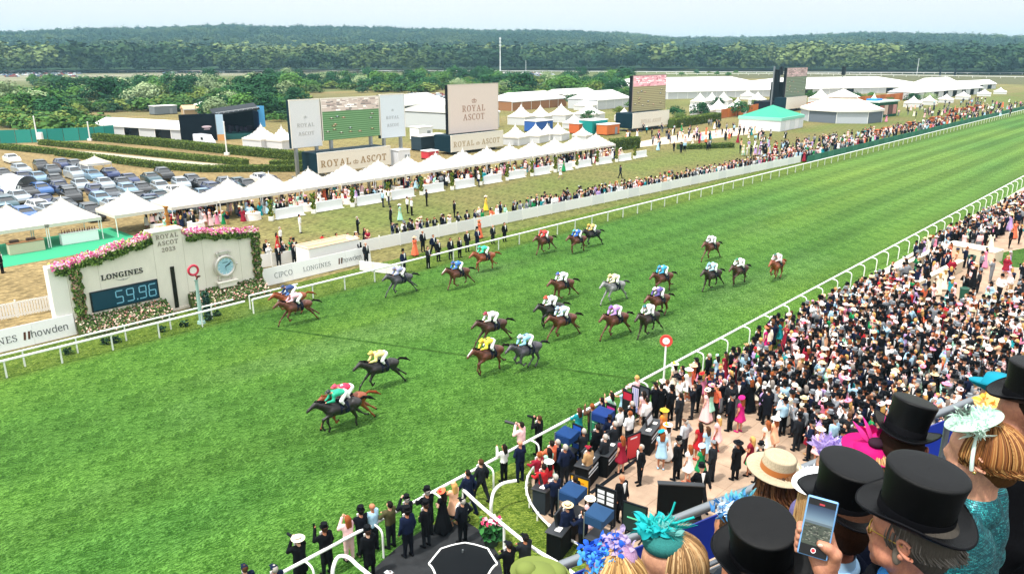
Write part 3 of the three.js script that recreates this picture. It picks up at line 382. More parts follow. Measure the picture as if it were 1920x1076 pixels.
{ // what stands under them
  struct('green_carpet', flat([W(8, 76.6), W(30, 77.4), W(30, 87), W(8, 87)], 0.004, 0.5), mt('#3c9a72', 0.95));
  const tb = thing('bar_counter', 'white draped bar counter under the second marquee from the left', 'counter', W(25.3, 82.2), TURN); part('front_cloth', RB(3.4, 1.05, 0.7, 0.04, 0, 0.53, 0), mt('#f0f1f2', 0.85), tb); part('counter_top', RB(3.55, 0.06, 0.8, 0.02, 0, 1.09, 0), WHITE2, tb); part('bottles', mg(...Array.from({ length: 14 }, (_, i) => C(0.045, 0.05, 0.3, -1.5 + i * 0.23, 1.27, rr(-0.2, 0.2), 7))), mt('#6e3a34', 0.3), tb);
  const t2 = thing('bar_counter', 'pale lounge counter under the leftmost marquee', 'counter', W(20.4, 81.6), TURN); part('front_panel', RB(3, 1, 0.8, 0.04, 0, 0.5, 0), mt('#cdbfa8', 0.85), t2); part('counter_top', RB(3.1, 0.06, 0.9, 0.02, 0, 1.04, 0), mt('#8a6546', 0.6), t2); part('cushions', mg(RB(0.8, 0.3, 0.3, 0.08, -0.9, 1.2, 0), RB(0.8, 0.3, 0.3, 0.08, 0.5, 1.2, 0)), mt('#4b4038', 0.9), t2);
  const w = thing('timber_bar', 'tan timber box with a turned post rising behind the finish wall', 'timber bar', G(302, 462).setY(0), TURN); w.position.copy(W(31.5, 75.8)); part('box', RB(2, 1.5, 1.6, 0.04, 0, 0.75, 0), mt('#c08a4a', 0.8), w); part('post', mg(C(0.14, 0.16, 2, 0, 2.5, 0, 10), C(0.24, 0.24, 0.12, 0, 2.1, 0, 10), C(0.24, 0.24, 0.12, 0, 2.8, 0, 10), C(0.3, 0.2, 0.16, 0, 3.5, 0, 10)), mt('#a8763c', 0.7), w);
  let t0; for (let i = 0; i < 26; i++) { const s = 33 + i * 3.25 + rr(-0.5, 0.5), n = i % 2 ? 79.6 : 81.8; if (!t0) { t0 = thing('dining_table', '', 'table', V(), TURN, 'dining tables under the pointed marquees'); part('cloth', mg(C(0.85, 0.95, 0.72, 0, 0.36, 0, 14)), mt('#efe6df', 0.85), t0); part('tabletop', C(0.88, 0.88, 0.03, 0, 0.735, 0, 18), mt('#f3efea', 0.8), t0); part('centrepiece', clumps(40, () => V(rr(-0.25, 0.25), rr(0.76, 1), rr(-0.25, 0.25)), 0.08, ['#d58a5a', '#c9a05a', '#7d8a3a', '#d8b0a0']), bloomMat, t0); } const o = i ? copyOf(t0, 'dining_table') : t0; o.position.copy(W(s, n)); o.userData.label = `round dining table with pale cloth, ${ORD[i >> 1]} from left in the ${i % 2 ? 'front' : 'rear'} row under the marquees`; }
}
// hedges
const hedgeMat = new THREE.MeshPhysicalMaterial({ specularIntensity: 0.18, vertexColors: true, roughness: 0.95, side: THREE.DoubleSide });
function hedge(label, px, h, w) {
  const P = px.map(([u, v]) => G(u, v)), t = thing('hedge', label, 'hedge'); const core = [], L = []; let tot = 0;
  for (let i = 1; i < P.length; i++) { core.push(beam(P[i - 1].clone().setY(h * 0.46), P[i].clone().setY(h * 0.46), w * 0.86, h * 0.9)); L.push(P[i].distanceTo(P[i - 1])); tot += L[i - 1]; }
  part('hedge_body', mg(core), mt('#45582a', 1), t);
  stuffPart('leaves', clumps(Math.min(14000, tot * h * 130 | 0), () => { let d = rnd() * tot, i = 0; while (i < L.length - 1 && d > L[i]) d -= L[i++]; const a = P[i], b = P[i + 1], k = d / L[i], q = V(-(b.z - a.z), 0, b.x - a.x).normalize(), e = rnd(), off = e < 0.4 ? rr(-0.5, 0.5) : (rnd() < 0.5 ? -0.5 : 0.5), y = e < 0.4 ? h : rr(0.05, h); return a.clone().lerp(b, k).add(q.multiplyScalar(off * w)).setY(y + rr(-0.06, 0.06)); }, 0.11, ['#55682f', '#667836', '#46592b', '#788840', '#50602f'], 0.6), hedgeMat, t);
}
hedge('short clipped hedge at the far left edge of the car park', [[2, 279], [101, 289]], 1.0, 1.5);
hedge('long clipped hedge directly behind the parked cars', [[108, 291], [200, 303], [300, 316], [380, 322], [566, 321]], 1.0, 1.5);
hedge('middle clipped hedge of the long rows behind the car park', [[76, 271], [200, 283], [330, 297], [461, 310]], 1.0, 1.5);
hedge('rear clipped hedge in front of the white marquee and black stage', [[178, 263], [300, 274], [430, 288], [566, 301]], 1.5, 1.8);
hedge('short clipped hedge left of the large front billboard', [[507, 312], [567, 312]], 1.0, 1.5);
hedge('bright green clipped hedge at the right end of the marquee row', [[1146, 283], [1196, 277]], 2.2, 1.4);
hedge('dark green hedge behind the third big screen', [[1258, 240], [1345, 226]], 2.2, 2.5);
hedge('low dark hedge on the lawn right of the marquee row', [[1272, 280], [1374, 276]], 0.9, 1.5);
struct('gravel_path', gpoly([[90, 279], [200, 292], [330, 307], [470, 315], [500, 312], [460, 312], [330, 300], [200, 287]].map((p) => p), 0.006, 0.3), mt('#a9a290', 0.95));
struct('gravel_path', gpoly([[1150, 275], [1250, 256], [1400, 237], [1460, 238], [1420, 250], [1300, 264], [1200, 276]], 0.006, 0.3), mt('#c6b5a2', 0.95));
{ const t = thing('mesh_fence', 'tall teal mesh screen fence at the far left behind the car park', 'fence'), P = [G(-30, 271), G(60, 268), G(178, 263), G(215, 258)]; for (let i = 1; i < P.length; i++) { const k = Math.round(P[i].distanceTo(P[i - 1]) / 3); for (let q = 0; q < k; q++) { const a = P[i - 1].clone().lerp(P[i], q / k), b = P[i - 1].clone().lerp(P[i], (q + 0.97) / k); part('panel', beam(a.setY(1.45), b.setY(1.45), 0.06, 2.7), mt(q % 2 ? '#2f8a80' : '#37958a', 0.8), t); part('post', bar(V(a.x, 0, a.z), V(a.x, 2.9, a.z), 0.05), mt('#2a5a54', 0.7), t); } } }
[[70, 268, 5.4], [168, 264, 3.9], [425, 291, 6]].forEach(([u, v, h], i) => { const t = thing('flag_pole', ['tall white pole beside the teal mesh fence', 'short white pole at the left end of the rear hedge', 'slim white pole standing in the rear hedge'][i], 'pole', G(u, v)); part('pole', C(0.11, 0.14, h, 0, h / 2, 0, 8), WHITE, t); part('base_box', RB(0.9, i ? 0.5 : 2.2, 0.7, 0.05, i ? 0 : 0.7, i ? 0.25 : 1.1, 0), WHITE2, t); part('cap', S(0.16, 0, h, 0), WHITE, t); });

// big screens and billboards
function crownEmblem(k) { return mg(B(1.1 * k, 0.13 * k, 0.03, 0, 0.06 * k, 0), T([V(-0.5, 0.1, 0), V(-0.62, 0.5, 0), V(-0.3, 0.62, 0), V(0, 0.36, 0)].map((p) => p.multiplyScalar(k)), 0.05 * k, 14, 6), T([V(0.5, 0.1, 0), V(0.62, 0.5, 0), V(0.3, 0.62, 0), V(0, 0.36, 0)].map((p) => p.multiplyScalar(k)), 0.05 * k, 14, 6), bar(V(0, 0.12 * k, 0), V(0, 0.72 * k, 0), 0.05 * k), S(0.09 * k, 0, 0.8 * k, 0), S(0.07 * k, -0.46 * k, 0.62 * k, 0), S(0.07 * k, 0.46 * k, 0.62 * k, 0)); }
function billboard(name, label, u0, v0, u1, v1, n, depth, face, o = {}) {
  const q = pane(u0, v0, u1, v1, n), y0 = Math.max(o.lift ?? 0, q.y0), h = q.y1 - y0, t = thing(name, label, o.cat ?? 'billboard', W(q.s, n), TURN);
  part('cabinet', RB(q.w, h, depth, 0.05, 0, y0 + h / 2, -depth / 2 - 0.04), o.side ?? mt('#0e2a35', 0.6), t);
  part('face', B(q.w - 0.1, h - 0.1, 0.06, 0, y0 + h / 2, 0.0), face, t);
  if (y0 > 0.6) part('support', mg(...[-0.35, 0.35].map((k) => B(0.4, y0, 0.5, k * q.w, y0 / 2, -depth / 2)), ...[-0.35, 0.35].map((k) => B(0.25, 0.25, depth + 2.4, k * q.w, 0.13, -depth / 2))), o.leg ?? STEEL, t);
  part('trim', mg(B(q.w + 0.08, 0.16, 0.22, 0, y0 + h + 0.02, -0.05), B(0.12, h, 0.12, -q.w / 2, y0 + h / 2, 0), B(0.12, h, 0.12, q.w / 2, y0 + h / 2, 0)), o.trim ?? CREAM, t);
  return [t, q.w, h, y0];
}
function royal(t, w, h, y, size, stack, colr = '#a89274') { // the words and the crown as print proud of the face
  const m = mt(colr, 0.6); if (stack) { part('crown_emblem', put(crownEmblem(size * 0.8), 0, y + h * 0.62, 0.05), m, t); part('lettering', put(text('ROYAL', 'serif_regular', size, 0.03, 0.1), 0, y + h * 0.44, 0.04), m, t); part('lettering', put(text('ASCOT', 'serif_regular', size, 0.03, 0.1), 0, y + h * 0.26, 0.04), m, t); }
  else { part('lettering', put(text('ROYAL', 'serif_regular', size, 0.03, 0.1, 0.02), -w * 0.26, y + h * 0.3, 0.04), m, t); part('crown_emblem', put(crownEmblem(size * 0.72), 0, y + h * 0.3, 0.05), m, t); part('lettering', put(text('ASCOT', 'serif_regular', size, 0.03, 0.1, 0.02), w * 0.26, y + h * 0.3, 0.04), m, t); }
}
function raceScreen(sky, grass, stands) { return canvasTex(512, 512, (g, w, h) => { let r = 5; const q = () => { r = (r * 16807) % 2147483647; return r / 2147483647; }; g.fillStyle = grass; g.fillRect(0, 0, w, h); g.fillStyle = sky; g.fillRect(0, 0, w, h * 0.3); for (let i = 0; i < 70; i++) { g.fillStyle = stands[i % stands.length]; g.fillRect(q() * w, q() * h * 0.28, 10 + q() * 50, 5 + q() * 18); } g.globalAlpha = 0.25; for (let i = 0; i < 26; i++) { g.fillStyle = i % 2 ? '#fff' : '#000'; g.fillRect(0, h * (0.32 + i * 0.026), w, 5); } g.globalAlpha = 1; for (let i = 0; i < 14; i++) { const x = 40 + q() * 420, y = h * (0.4 + q() * 0.45); g.fillStyle = ['#3a2a20', '#50362a', '#2a2622', '#6b4a34'][i % 4]; g.beginPath(); g.ellipse(x, y, 17, 7, 0, 0, 7); g.fill(); g.fillRect(x - 13, y + 4, 3, 11); g.fillRect(x + 10, y + 4, 3, 11); g.fillRect(x - 24, y - 8, 10, 5); g.fillStyle = ['#e8e4d8', '#d9cf9a', '#c8d6e4', '#e0b8a8'][i % 4]; g.beginPath(); g.ellipse(x - 2, y - 9, 7, 5, 0, 0, 7); g.fill(); } }); }
const lit = (map, k = 0.28) => { const m = new THREE.MeshStandardMaterial({ map, roughness: 0.5, emissive: '#ffffff', emissiveMap: map, emissiveIntensity: k }); return m; };
{
  const n = 101, white = mt('#dfe1e2', 0.6), gold = '#c6b9a4';
  let [t, w, h, y] = billboard('video_screen', 'left white wing of the triple video screen with a faint crest', 548, 187, 604, 279, n, 0.8, white, { cat: 'video screen' }); royal(t, w, h, y, 0.55, true, '#b9bab8');
  [t, w, h, y] = billboard('video_screen', 'centre of the triple video screen showing the race on green turf', 606, 183, 713, 264, n, 0.9, lit(raceScreen('#b9aaa0', '#4f7a4a', ['#d8d0c8', '#9a8a82', '#e8e4e0', '#7a7470'])), { cat: 'video screen', lift: 2.6 });
  [t, w, h, y] = billboard('video_screen', 'right white wing of the triple video screen with a faint crest', 715, 177, 760, 260, n, 0.8, mt('#dde6ee', 0.6), { cat: 'video screen', lift: 2.4 }); royal(t, w, h, y, 0.5, true, '#b4b9be');
  [t, w, h, y] = billboard('billboard', 'low cream billboard with gold words in front of the triple screen', 597, 281, 733, 326, 98.5, 4.2, mt('#e8e1d2', 0.7), { lift: 0.5 }); royal(t, w, h, y, 0.98, false, '#a58a63');
  [t, w, h, y] = billboard('video_screen', 'tall beige video screen with a central gold crest', 842, 158, 934, 252, 107, 0.9, lit(canvasTex(8, 8, (g) => { g.fillStyle = '#cfc0b6'; g.fillRect(0, 0, 8, 8); }), 0.15), { cat: 'video screen', lift: 3.2, side: DARK, trim: mt('#c9bfb2', 0.6) }); royal(t, w, h, y, 1.15, true, '#a8806a');
  [t, w, h, y] = billboard('billboard', 'cream billboard with gold words under the tall beige screen', 846, 250, 943, 286, 105, 4.6, mt('#e9e2d6', 0.7), { lift: 0.3 }); royal(t, w, h, y, 0.96, false, '#bdaa8c');
  [t, w, h, y] = billboard('video_screen', 'third video screen with a pink band above a brown green race picture', 1185, 141, 1246, 210, 107, 1, lit(raceScreen('#d59aa4', '#8a8058', ['#e8c0c4', '#b8707c', '#f0dcdc'])), { cat: 'video screen', lift: 3.4, side: DARK, trim: mt('#8d8076', 0.6) });
  [t, w, h, y] = billboard('billboard', 'plain cream billboard below the third video screen', 1186, 210, 1253, 245, 105, 5, mt('#ede5d8', 0.7), { lift: 0.8 }); part('lettering', put(text('ROYAL ASCOT', 'serif_regular', 0.9, 0.03), 0, y + h * 0.3, 0.05), mt('#d9cdbd', 0.6), t);
  [t, w, h, y] = billboard('video_screen', 'farthest video screen showing a dull grey green picture', 1472, 127, 1509, 183, 108, 1, lit(raceScreen('#a08a86', '#5a6a50', ['#c8a8a8', '#806a68'])), { cat: 'video screen', lift: 4, side: DARK, trim: mt('#7a7470', 0.6) });
  [t, w, h, y] = billboard('billboard', 'small cream billboard below the farthest video screen', 1474, 182, 1511, 207, 106, 4, mt('#eae6da', 0.7), { lift: 0.8 });
}
// ------------------------------------------------------------------ parked cars
function makeCar(kind, paint) {
  const t = new THREE.Group(), suv = kind === 'suv', van = kind === 'van', hh = suv ? 0.2 : van ? 0.35 : 0, lower = ext([[-2.12, 0.32], [-2.24, 0.5], [-2.24, 0.86 + hh * 0.6], [-2.05, 0.96 + hh], [1.0, 0.98 + hh], [1.85, 0.86 + hh * 0.8], [2.16, 0.72 + hh * 0.5], [2.26, 0.52], [2.18, 0.32], [1.78, 0.26], [-1.75, 0.26]], 1.8, 0.09).rotateY(-Math.PI / 2).translate(0.9, 0, 0);
  part('body', lower, paint, t); const ry = 1.44 + hh * 1.4, z0 = kind === 'saloon' ? -1.75 : -2.02, z1 = kind === 'saloon' ? -1.0 : -1.72;
  const pts = []; for (const s of [-1, 1]) pts.push(V(s * 0.84, 0.94 + hh, z0), V(s * 0.84, 0.94 + hh, 1.12), V(s * 0.64, ry - 0.03, z1), V(s * 0.64, ry - 0.03, 0.18));
  part('windows', new ConvexGeometry(pts), mt('#0a0f14', 0.08, 0, { clearcoat: 1 }), t); part('roof', RB(1.28, 0.07, 0.3 - z1, 0.03, 0, ry, (z1 + 0.2) / 2), paint, t);
  for (const s of [-1, 1]) for (const g of [beam(V(s * 0.83, 0.95 + hh, 1.1), V(s * 0.64, ry, 0.2), 0.06, 0.06), beam(V(s * 0.84, 0.95 + hh, -0.5), V(s * 0.65, ry, -0.5), 0.07, 0.05), beam(V(s * 0.83, 0.95 + hh, z0), V(s * 0.64, ry, z1), 0.12, 0.08)]) part('pillar', g, paint, t);
  const tyre = put(new THREE.TorusGeometry(0.24, 0.1, 8, 20), 0, 0, 0, 0, Math.PI / 2, 0, 1, 1, 1), rim = C(0.2, 0.2, 0.14, 0, 0, 0, 14, 0, 0, Math.PI / 2); for (const s of [-1, 1]) for (const z of [-1.38, 1.4]) { const w = part('wheel', tyre, mt('#111214', 0.8), t); w.position.set(s * 0.8, 0.33, z); part('rim', rim, mt('#9a9ea2', 0.35, 0.7), w); }
  for (const s of [-1, 1]) { part('headlight', RB(0.36, 0.14, 0.1, 0.04, s * 0.62, 0.7 + hh * 0.5, 2.16), mt('#dfe6ea', 0.15), t); part('tail_light', RB(0.28, 0.18, 0.06, 0.03, s * 0.68, 0.8 + hh * 0.5, -2.23), mt('#7a1418', 0.25), t); part('mirror', RB(0.16, 0.11, 0.09, 0.03, s * 0.98, 1.02 + hh, 0.85), paint, t); }
  part('grille', RB(0.8, 0.16, 0.06, 0.02, 0, 0.56, 2.23), mt('#15171a', 0.5), t); part('number_plate', mg(B(0.5, 0.11, 0.02, 0, 0.42, 2.262), B(0.5, 0.11, 0.02, 0, 0.62, -2.262)), mt('#e4e0c8', 0.6), t);
  return t;
}
{
  const PAINT = { black: '#0b0c0f', navy: '#122a5c', blue: '#245a9a', grey: '#3a424a', silver: '#98a4ae', white: '#eceeee', teal: '#274c56', 'pale blue': '#6f90a8' }, protos = new Map();
  const rows = [['in the back row beside the hedges', [[22, 302, 'white', 's'], [78, 318, 'black', 'suv'], [118, 312, 'navy', 'h'], [40, 322, 'silver', 'h'], [142, 314, 'grey', 'h'], [207, 330, 'navy', 's'], [243, 342, 'navy', 's'], [284, 340, 'teal', 's'], [308, 334, 'black', 'suv'], [340, 350, 'silver', 'h'], [490, 341, 'white', 's'], [448, 350, 'teal', 's'], [424, 350, 'grey', 'h'], [400, 360, 'navy', 'h'], [465, 353, 'black', 's'], [434, 358, 'navy', 'h'], [380, 352, 'black', 's'], [362, 344, 'grey', 'h'], [98, 324, 'grey', 's'], [160, 322, 'black', 'h'], [508, 346, 'navy', 'h']]],
    ['in the second row of the car park', [[6, 332, 'black', 'h'], [72, 338, 'pale blue', 's'], [140, 332, 'silver', 'suv'], [174, 334, 'pale blue', 'h'], [196, 350, 'silver', 's'], [268, 360, 'black', 'h'], [302, 357, 'silver', 'h'], [330, 366, 'white', 's'], [352, 372, 'grey', 'h'], [382, 372, 'pale blue', 's'], [404, 378, 'navy', 'h'], [44, 338, 'navy', 's'], [106, 344, 'black', 'h'], [230, 350, 'grey', 's'], [428, 372, 'black', 's']]],
    ['in the middle row of the car park', [[24, 352, 'white', 'van'], [78, 361, 'blue', 'h'], [112, 357, 'navy', 's'], [152, 352, 'silver', 's'], [208, 370, 'grey', 'h'], [240, 362, 'pale blue', 'h'], [262, 378, 'black', 's'], [300, 376, 'teal', 's'], [342, 388, 'silver', 'h'], [365, 392, 'grey', 's'], [4, 360, 'navy', 's'], [52, 366, 'black', 'h'], [130, 366, 'grey', 's'], [180, 364, 'navy', 'h'], [284, 384, 'navy', 's'], [322, 392, 'black', 'h']]],
    ['in the front rows nearest the marquees', [[36, 376, 'silver', 's'], [84, 384, 'navy', 's'], [134, 376, 'black', 'suv'], [12, 388, 'teal', 'h'], [172, 408, 'black', 'suv'], [214, 392, 'silver', 's'], [244, 384, 'silver', 'h'], [282, 390, 'teal', 's'], [302, 398, 'pale blue', 'h'], [48, 410, 'blue', 'h'], [10, 404, 'pale blue', 's'], [94, 402, 'silver', 's'], [76, 396, 'white', 'h'], [-14, 372, 'grey', 's'], [-10, 420, 'silver', 's'], [122, 392, 'grey', 'h'], [190, 380, 'pale blue', 'h']]]];
  const KN = { s: 'saloon', h: 'hatchback', suv: 'suv', van: 'van' };
  for (const [place, list] of rows) list.sort((a, b) => a[0] - b[0]).forEach(([u, v, c, k], i) => {
    const key = c + k, p = G(u, v + 3), q = G(u + 30, v + 3 + 13), turn = aim(q.x - p.x, q.z - p.z) + rr(-0.08, 0.08), lab = `${c} ${KN[k] === 'suv' ? 'tall car' : KN[k]} parked ${place}, ${ordinalC(i + 1)} from left`;
    if (!protos.has(key)) protos.set(key, makeCar(KN[k], mt(PAINT[c], 0.28, 0.1, { clearcoat: 0.55, clearcoatRoughness: 0.08 })));
    const o = protos.get(key).clone(); o.name = numbered('parked_car'); scene.add(o); o.position.copy(p); o.rotation.y = turn; tag(o, lab, 'car', 'cars parked on the dry grass behind the marquees');
  });
  function ordinalC(n) { return ORD[n - 1]; }
  pagoda('small cream gazebo standing among the parked cars', G(182, 332), TURN, 3.4, 2.3, 3.2, { mat: mt('#e8dcc0', 0.85) });
  { const t = thing('white_tent', 'white arched tent frame at the left edge of the car park', 'tent', G(24, 362), TURN + 0.6); part('cover', put(new THREE.CylinderGeometry(2.3, 2.3, 4.6, 22, 1, true, 0, Math.PI), 0, 0, 0, 0, 0, 0).rotateZ(Math.PI / 2).rotateY(Math.PI / 2).rotateX(0), new THREE.MeshStandardMaterial({ color: '#dfe6e4', roughness: 0.8, side: THREE.DoubleSide }), t); part('hoop', mg(...[-2.3, 0, 2.3].map((z) => put(new THREE.TorusGeometry(2.33, 0.05, 6, 28, Math.PI), 0, 0, z))), STEEL, t); t.children[0].geometry = put(new THREE.CylinderGeometry(2.3, 2.3, 4.6, 22, 1, true, -Math.PI / 2, Math.PI), 0, 0, 0, -Math.PI / 2, 0, 0); }
  // the field car parks far behind: one mass of cars
  const tiny = mg(RB(1.75, 0.75, 4.3, 0.2, 0, 0.6, 0), RB(1.5, 0.55, 2.2, 0.2, 0, 1.15, -0.2)), tg = thing('far_car_park', 'rows of distant parked cars glinting between the tree belts', 'cars'); tg.userData.kind = 'stuff'; const put2 = []; const area = (u0, v0, u1, v1, n) => { for (let i = 0; i < n; i++) { const v = lerp(v0, v1, Math.floor(rnd() * 5) / 5); put2.push(G(rr(u0, u1), v)); } }; area(766, 180, 838, 190, 70); area(860, 138, 1010, 147, 170); area(0, 134, 150, 147, 130); area(490, 186, 545, 200, 40); area(1000, 140, 1040, 142, 20); area(300, 132, 420, 140, 40);
  const im = new THREE.InstancedMesh(tiny, mt('#fffffd', 0.25, 0.1, { clearcoat: 1 }), put2.length); im.name = 'distant_car'; put2.forEach((p, i) => { im.setMatrixAt(i, mx.compose(p, qt.setFromEuler(eu.set(0, TURN + rr(-0.1, 0.1) + (i % 3 ? 0 : 1.57), 0)), V(1, 1, 1))); im.setColorAt(i, new THREE.Color(pick(['#aab4bc', '#e8eaea', '#2a3442', '#16181c', '#7a8a9a', '#c4ccd2', '#36527a', '#8a2a2a']))); }); tg.add(im);
}
// ------------------------------------------------------------------ tents, stage and stalls behind
function hall(label, u0, v0, u1, v1, o = {}) { // gabled marquee whose front foot runs between two points on the ground
  const a = G(u0, v0), b = G(u1, v1), L = a.distanceTo(b), t = thing('marquee', label, 'marquee', a.clone().add(b).multiplyScalar(0.5), Math.atan2(-(b.z - a.z), b.x - a.x)), h = o.h ?? 2.6, d = o.d ?? 10, r = o.ridge ?? 2.2, n = Math.max(1, Math.round(L / 5));
  const roofM = o.mat ?? mt('#e0dfdb', 0.75), wallM = o.wall ?? mt('#c4c7ca', 0.8); const pos = [], tri = (...p) => p.forEach((q) => pos.push(...q)), x0 = -L / 2 - 0.2, x1 = L / 2 + 0.2, zf = 0.25, zb = -d - 0.25, hip = o.hip ?? 0, R = h + r;
  const A = [x0, h, zf], Bq = [x1, h, zf], Cq = [x1, h, zb], Dq = [x0, h, zb], E = [x0 + hip, R, -d / 2], F = [x1 - hip, R, -d / 2]; tri(A, Bq, F, A, F, E, Cq, Dq, E, Cq, E, F, Bq, Cq, F, Dq, A, E);
  const g = new THREE.BufferGeometry(); g.setAttribute('position', new THREE.Float32BufferAttribute(pos, 3)); g.computeVertexNormals(); part('roof', g, new THREE.MeshStandardMaterial({ color: roofM.color, roughness: 0.8, side: THREE.DoubleSide }), t);
  part('valance', mg(B(L + 0.4, 0.35, 0.04, 0, h - 0.17, 0.27), B(L + 0.4, 0.35, 0.04, 0, h - 0.17, -d - 0.27)), mt('#e4e4e2', 0.8), t);
  for (let i = 0; i < n; i++) { const w = L / n, open = o.open && i % o.open === 0; if (!open) part('wall_panel', B(w - 0.12, h - 0.3, 0.05, -L / 2 + (i + 0.5) * w, (h - 0.3) / 2, 0), wallM, t); else part('opening', B(w - 0.12, h - 0.5, 0.05, -L / 2 + (i + 0.5) * w, (h - 0.5) / 2, -1.2), mt('#3a3f44', 0.9), t); part('post', B(0.12, h, 0.12, -L / 2 + i * w, h / 2, 0.02), WHITE, t); }
  part('end_wall', mg(B(0.06, h - 0.2, d, -L / 2, h / 2 - 0.1, -d / 2), B(0.06, h - 0.2, d, L / 2, h / 2 - 0.1, -d / 2), B(L, h - 0.2, 0.06, 0, h / 2 - 0.1, -d)), wallM, t);
  return t;
}
hall('long open sided white marquee behind the rear hedge', 178, 253, 352, 264, { h: 2.5, d: 7, ridge: 1.3, open: 2 });
hall('low white marquee roof behind the triple video screen', 758, 226, 842, 214, { h: 4.2, d: 16, ridge: 2.2, open: 4 });
hall('white marquee with open front right of the tall beige screen', 880, 246, 936, 238, { h: 4, d: 22, ridge: 3, open: 3 });
hall('very long white marquee left of the farthest video screen', 1252, 186, 1480, 180, { h: 3, d: 70, ridge: 4.5, hip: 5 });
hall('very long white marquee right of the farthest video screen', 1508, 178, 1760, 172, { h: 2.8, d: 60, ridge: 3.8, hip: 10, open: 5 });
hall('white roofed pavilion with brown front behind the pagoda rows', 960, 208, 1062, 199, { h: 3, d: 12, ridge: 2.4, hip: 5, wall: mt('#9a6f4e', 0.8) });
hall('pale flat fronted marquee beside the far tree belt', 1056, 190, 1122, 186, { h: 2.6, d: 12, ridge: 1.8 });
hall('second white marquee beyond the brown pavilion', 1120, 206, 1182, 200, { h: 3.2, d: 12, ridge: 2.6, hip: 3 });
hall('long thin row of white awnings at the upper right', 1712, 188, 1842, 176, { h: 3, d: 10, ridge: 2.2, hip: 2, open: 2 });
hall('farther white awning row at the upper right', 1752, 170, 1800, 166, { h: 3, d: 12, ridge: 3, hip: 2 });
hall('white awning row near the far bend of the track', 1800, 170, 1868, 166, { h: 2.6, d: 8, ridge: 2, open: 2 });
hall('white box stall at the left of the low marquee', 366, 214, 372, 216, { h: 3, d: 4, ridge: 0.8 });
hall('pale tan roofed hut in the trees behind the stage', 345, 221, 396, 219, { h: 2.6, d: 5, ridge: 0.9, mat: mt('#c9a67e', 0.85), wall: mt('#b59a76', 0.85) });
const PG = [[492, 276, 62, 43, 'by the rear hedge, left of the pair'], [530, 278, 54, 42, 'by the rear hedge, right of the pair'], [977, 233, 46, 37, 'first of the tall four behind the beige screen'], [1013, 231, 42, 34, 'second of the tall four behind the beige screen'], [1052, 228, 46, 34, 'third of the tall four behind the beige screen'], [1104, 226, 56, 33, 'rightmost and largest of the tall four'], [966, 270, 50, 36, 'lower left of the rear row before the brown pavilion'], [1004, 266, 46, 34, 'second in the rear row above the long marquee row'], [1026, 262, 34, 30, 'third in the rear row above the long marquee row'], [1046, 262, 40, 32, 'right end of the rear row above the long marquee row'], [1126, 178, 20, 15, 'small one in front of the far tree belt, left'], [1143, 178, 20, 15, 'small one in front of the far tree belt, right'], [1312, 200, 34, 26, 'left of the top row by the third screen'], [1334, 199, 32, 26, 'middle of the top row by the third screen'], [1356, 198, 34, 26, 'right of the top row by the third screen'], [1318, 220, 46, 34, 'left of the front row by the third screen'], [1346, 217, 42, 32, 'middle of the front row by the third screen'], [1382, 213, 46, 30, 'right of the front row by the third screen'], [1537, 196, 44, 30, 'right of the farthest screen, large one'], [1570, 196, 34, 22, 'right of the farthest screen, lower one'], [1637, 204, 28, 32, 'narrow one behind the green kiosk'], [1676, 182, 30, 12, 'low one above the orange fence'], [1098, 206, 40, 22, 'flat one in front of the tan hall'], [1002, 192, 26, 14, 'small one left of the far flat marquee'], [1040, 188, 24, 14, 'small one behind the brown pavilion'], [1076, 240, 40, 26, 'low one right of the four tall ones'], [1092, 262, 36, 24, 'low one before the orange stall'], [1160, 190, 26, 18, 'one beside the third screen, left'], [1170, 226, 34, 24, 'one left of the third screen billboard'], [1264, 178, 30, 16, 'one at the left end of the long left marquee'], [1296, 178, 26, 14, 'one before the long left marquee, second'], [1420, 196, 34, 24, 'one left of the black stage'], [1402, 186, 28, 18, 'small one left of the black stage'], [1524, 214, 34, 20, 'one left of the hexagonal tent'], [1606, 200, 34, 18, 'one above the hexagonal tent'], [1712, 200, 36, 20, 'one right of the green kiosk'], [1742, 196, 34, 18, 'second one right of the green kiosk'], [1774, 192, 32, 16, 'third one right of the green kiosk'], [1806, 186, 30, 15, 'fourth one right of the green kiosk'], [1846, 180, 28, 13, 'one near the far bend, left'], [1876, 176, 26, 12, 'one near the far bend, right'], [786, 236, 40, 22, 'one between the triple and the beige screens'], [650, 214, 30, 16, 'one half hidden behind the triple screen']];
PG.forEach(([u, v, w, h, lab]) => { const p = G(u, v), dist = -p.z * Math.cos(PITCH) + (EYE) * Math.sin(PITCH), W2 = w / FPX * dist * 0.82, H2 = Math.min(W2 * 1.15, h / FPX * dist * 0.92); pagoda('white pointed pagoda tent, ' + lab, p, TURN + 0.2, W2, H2 * 0.46, H2 * 1.08, { walls: 2, lin: 0.45, group: 'pagoda tents in the enclosures behind', mat: mt('#f4f3f0', 0.75) }); });
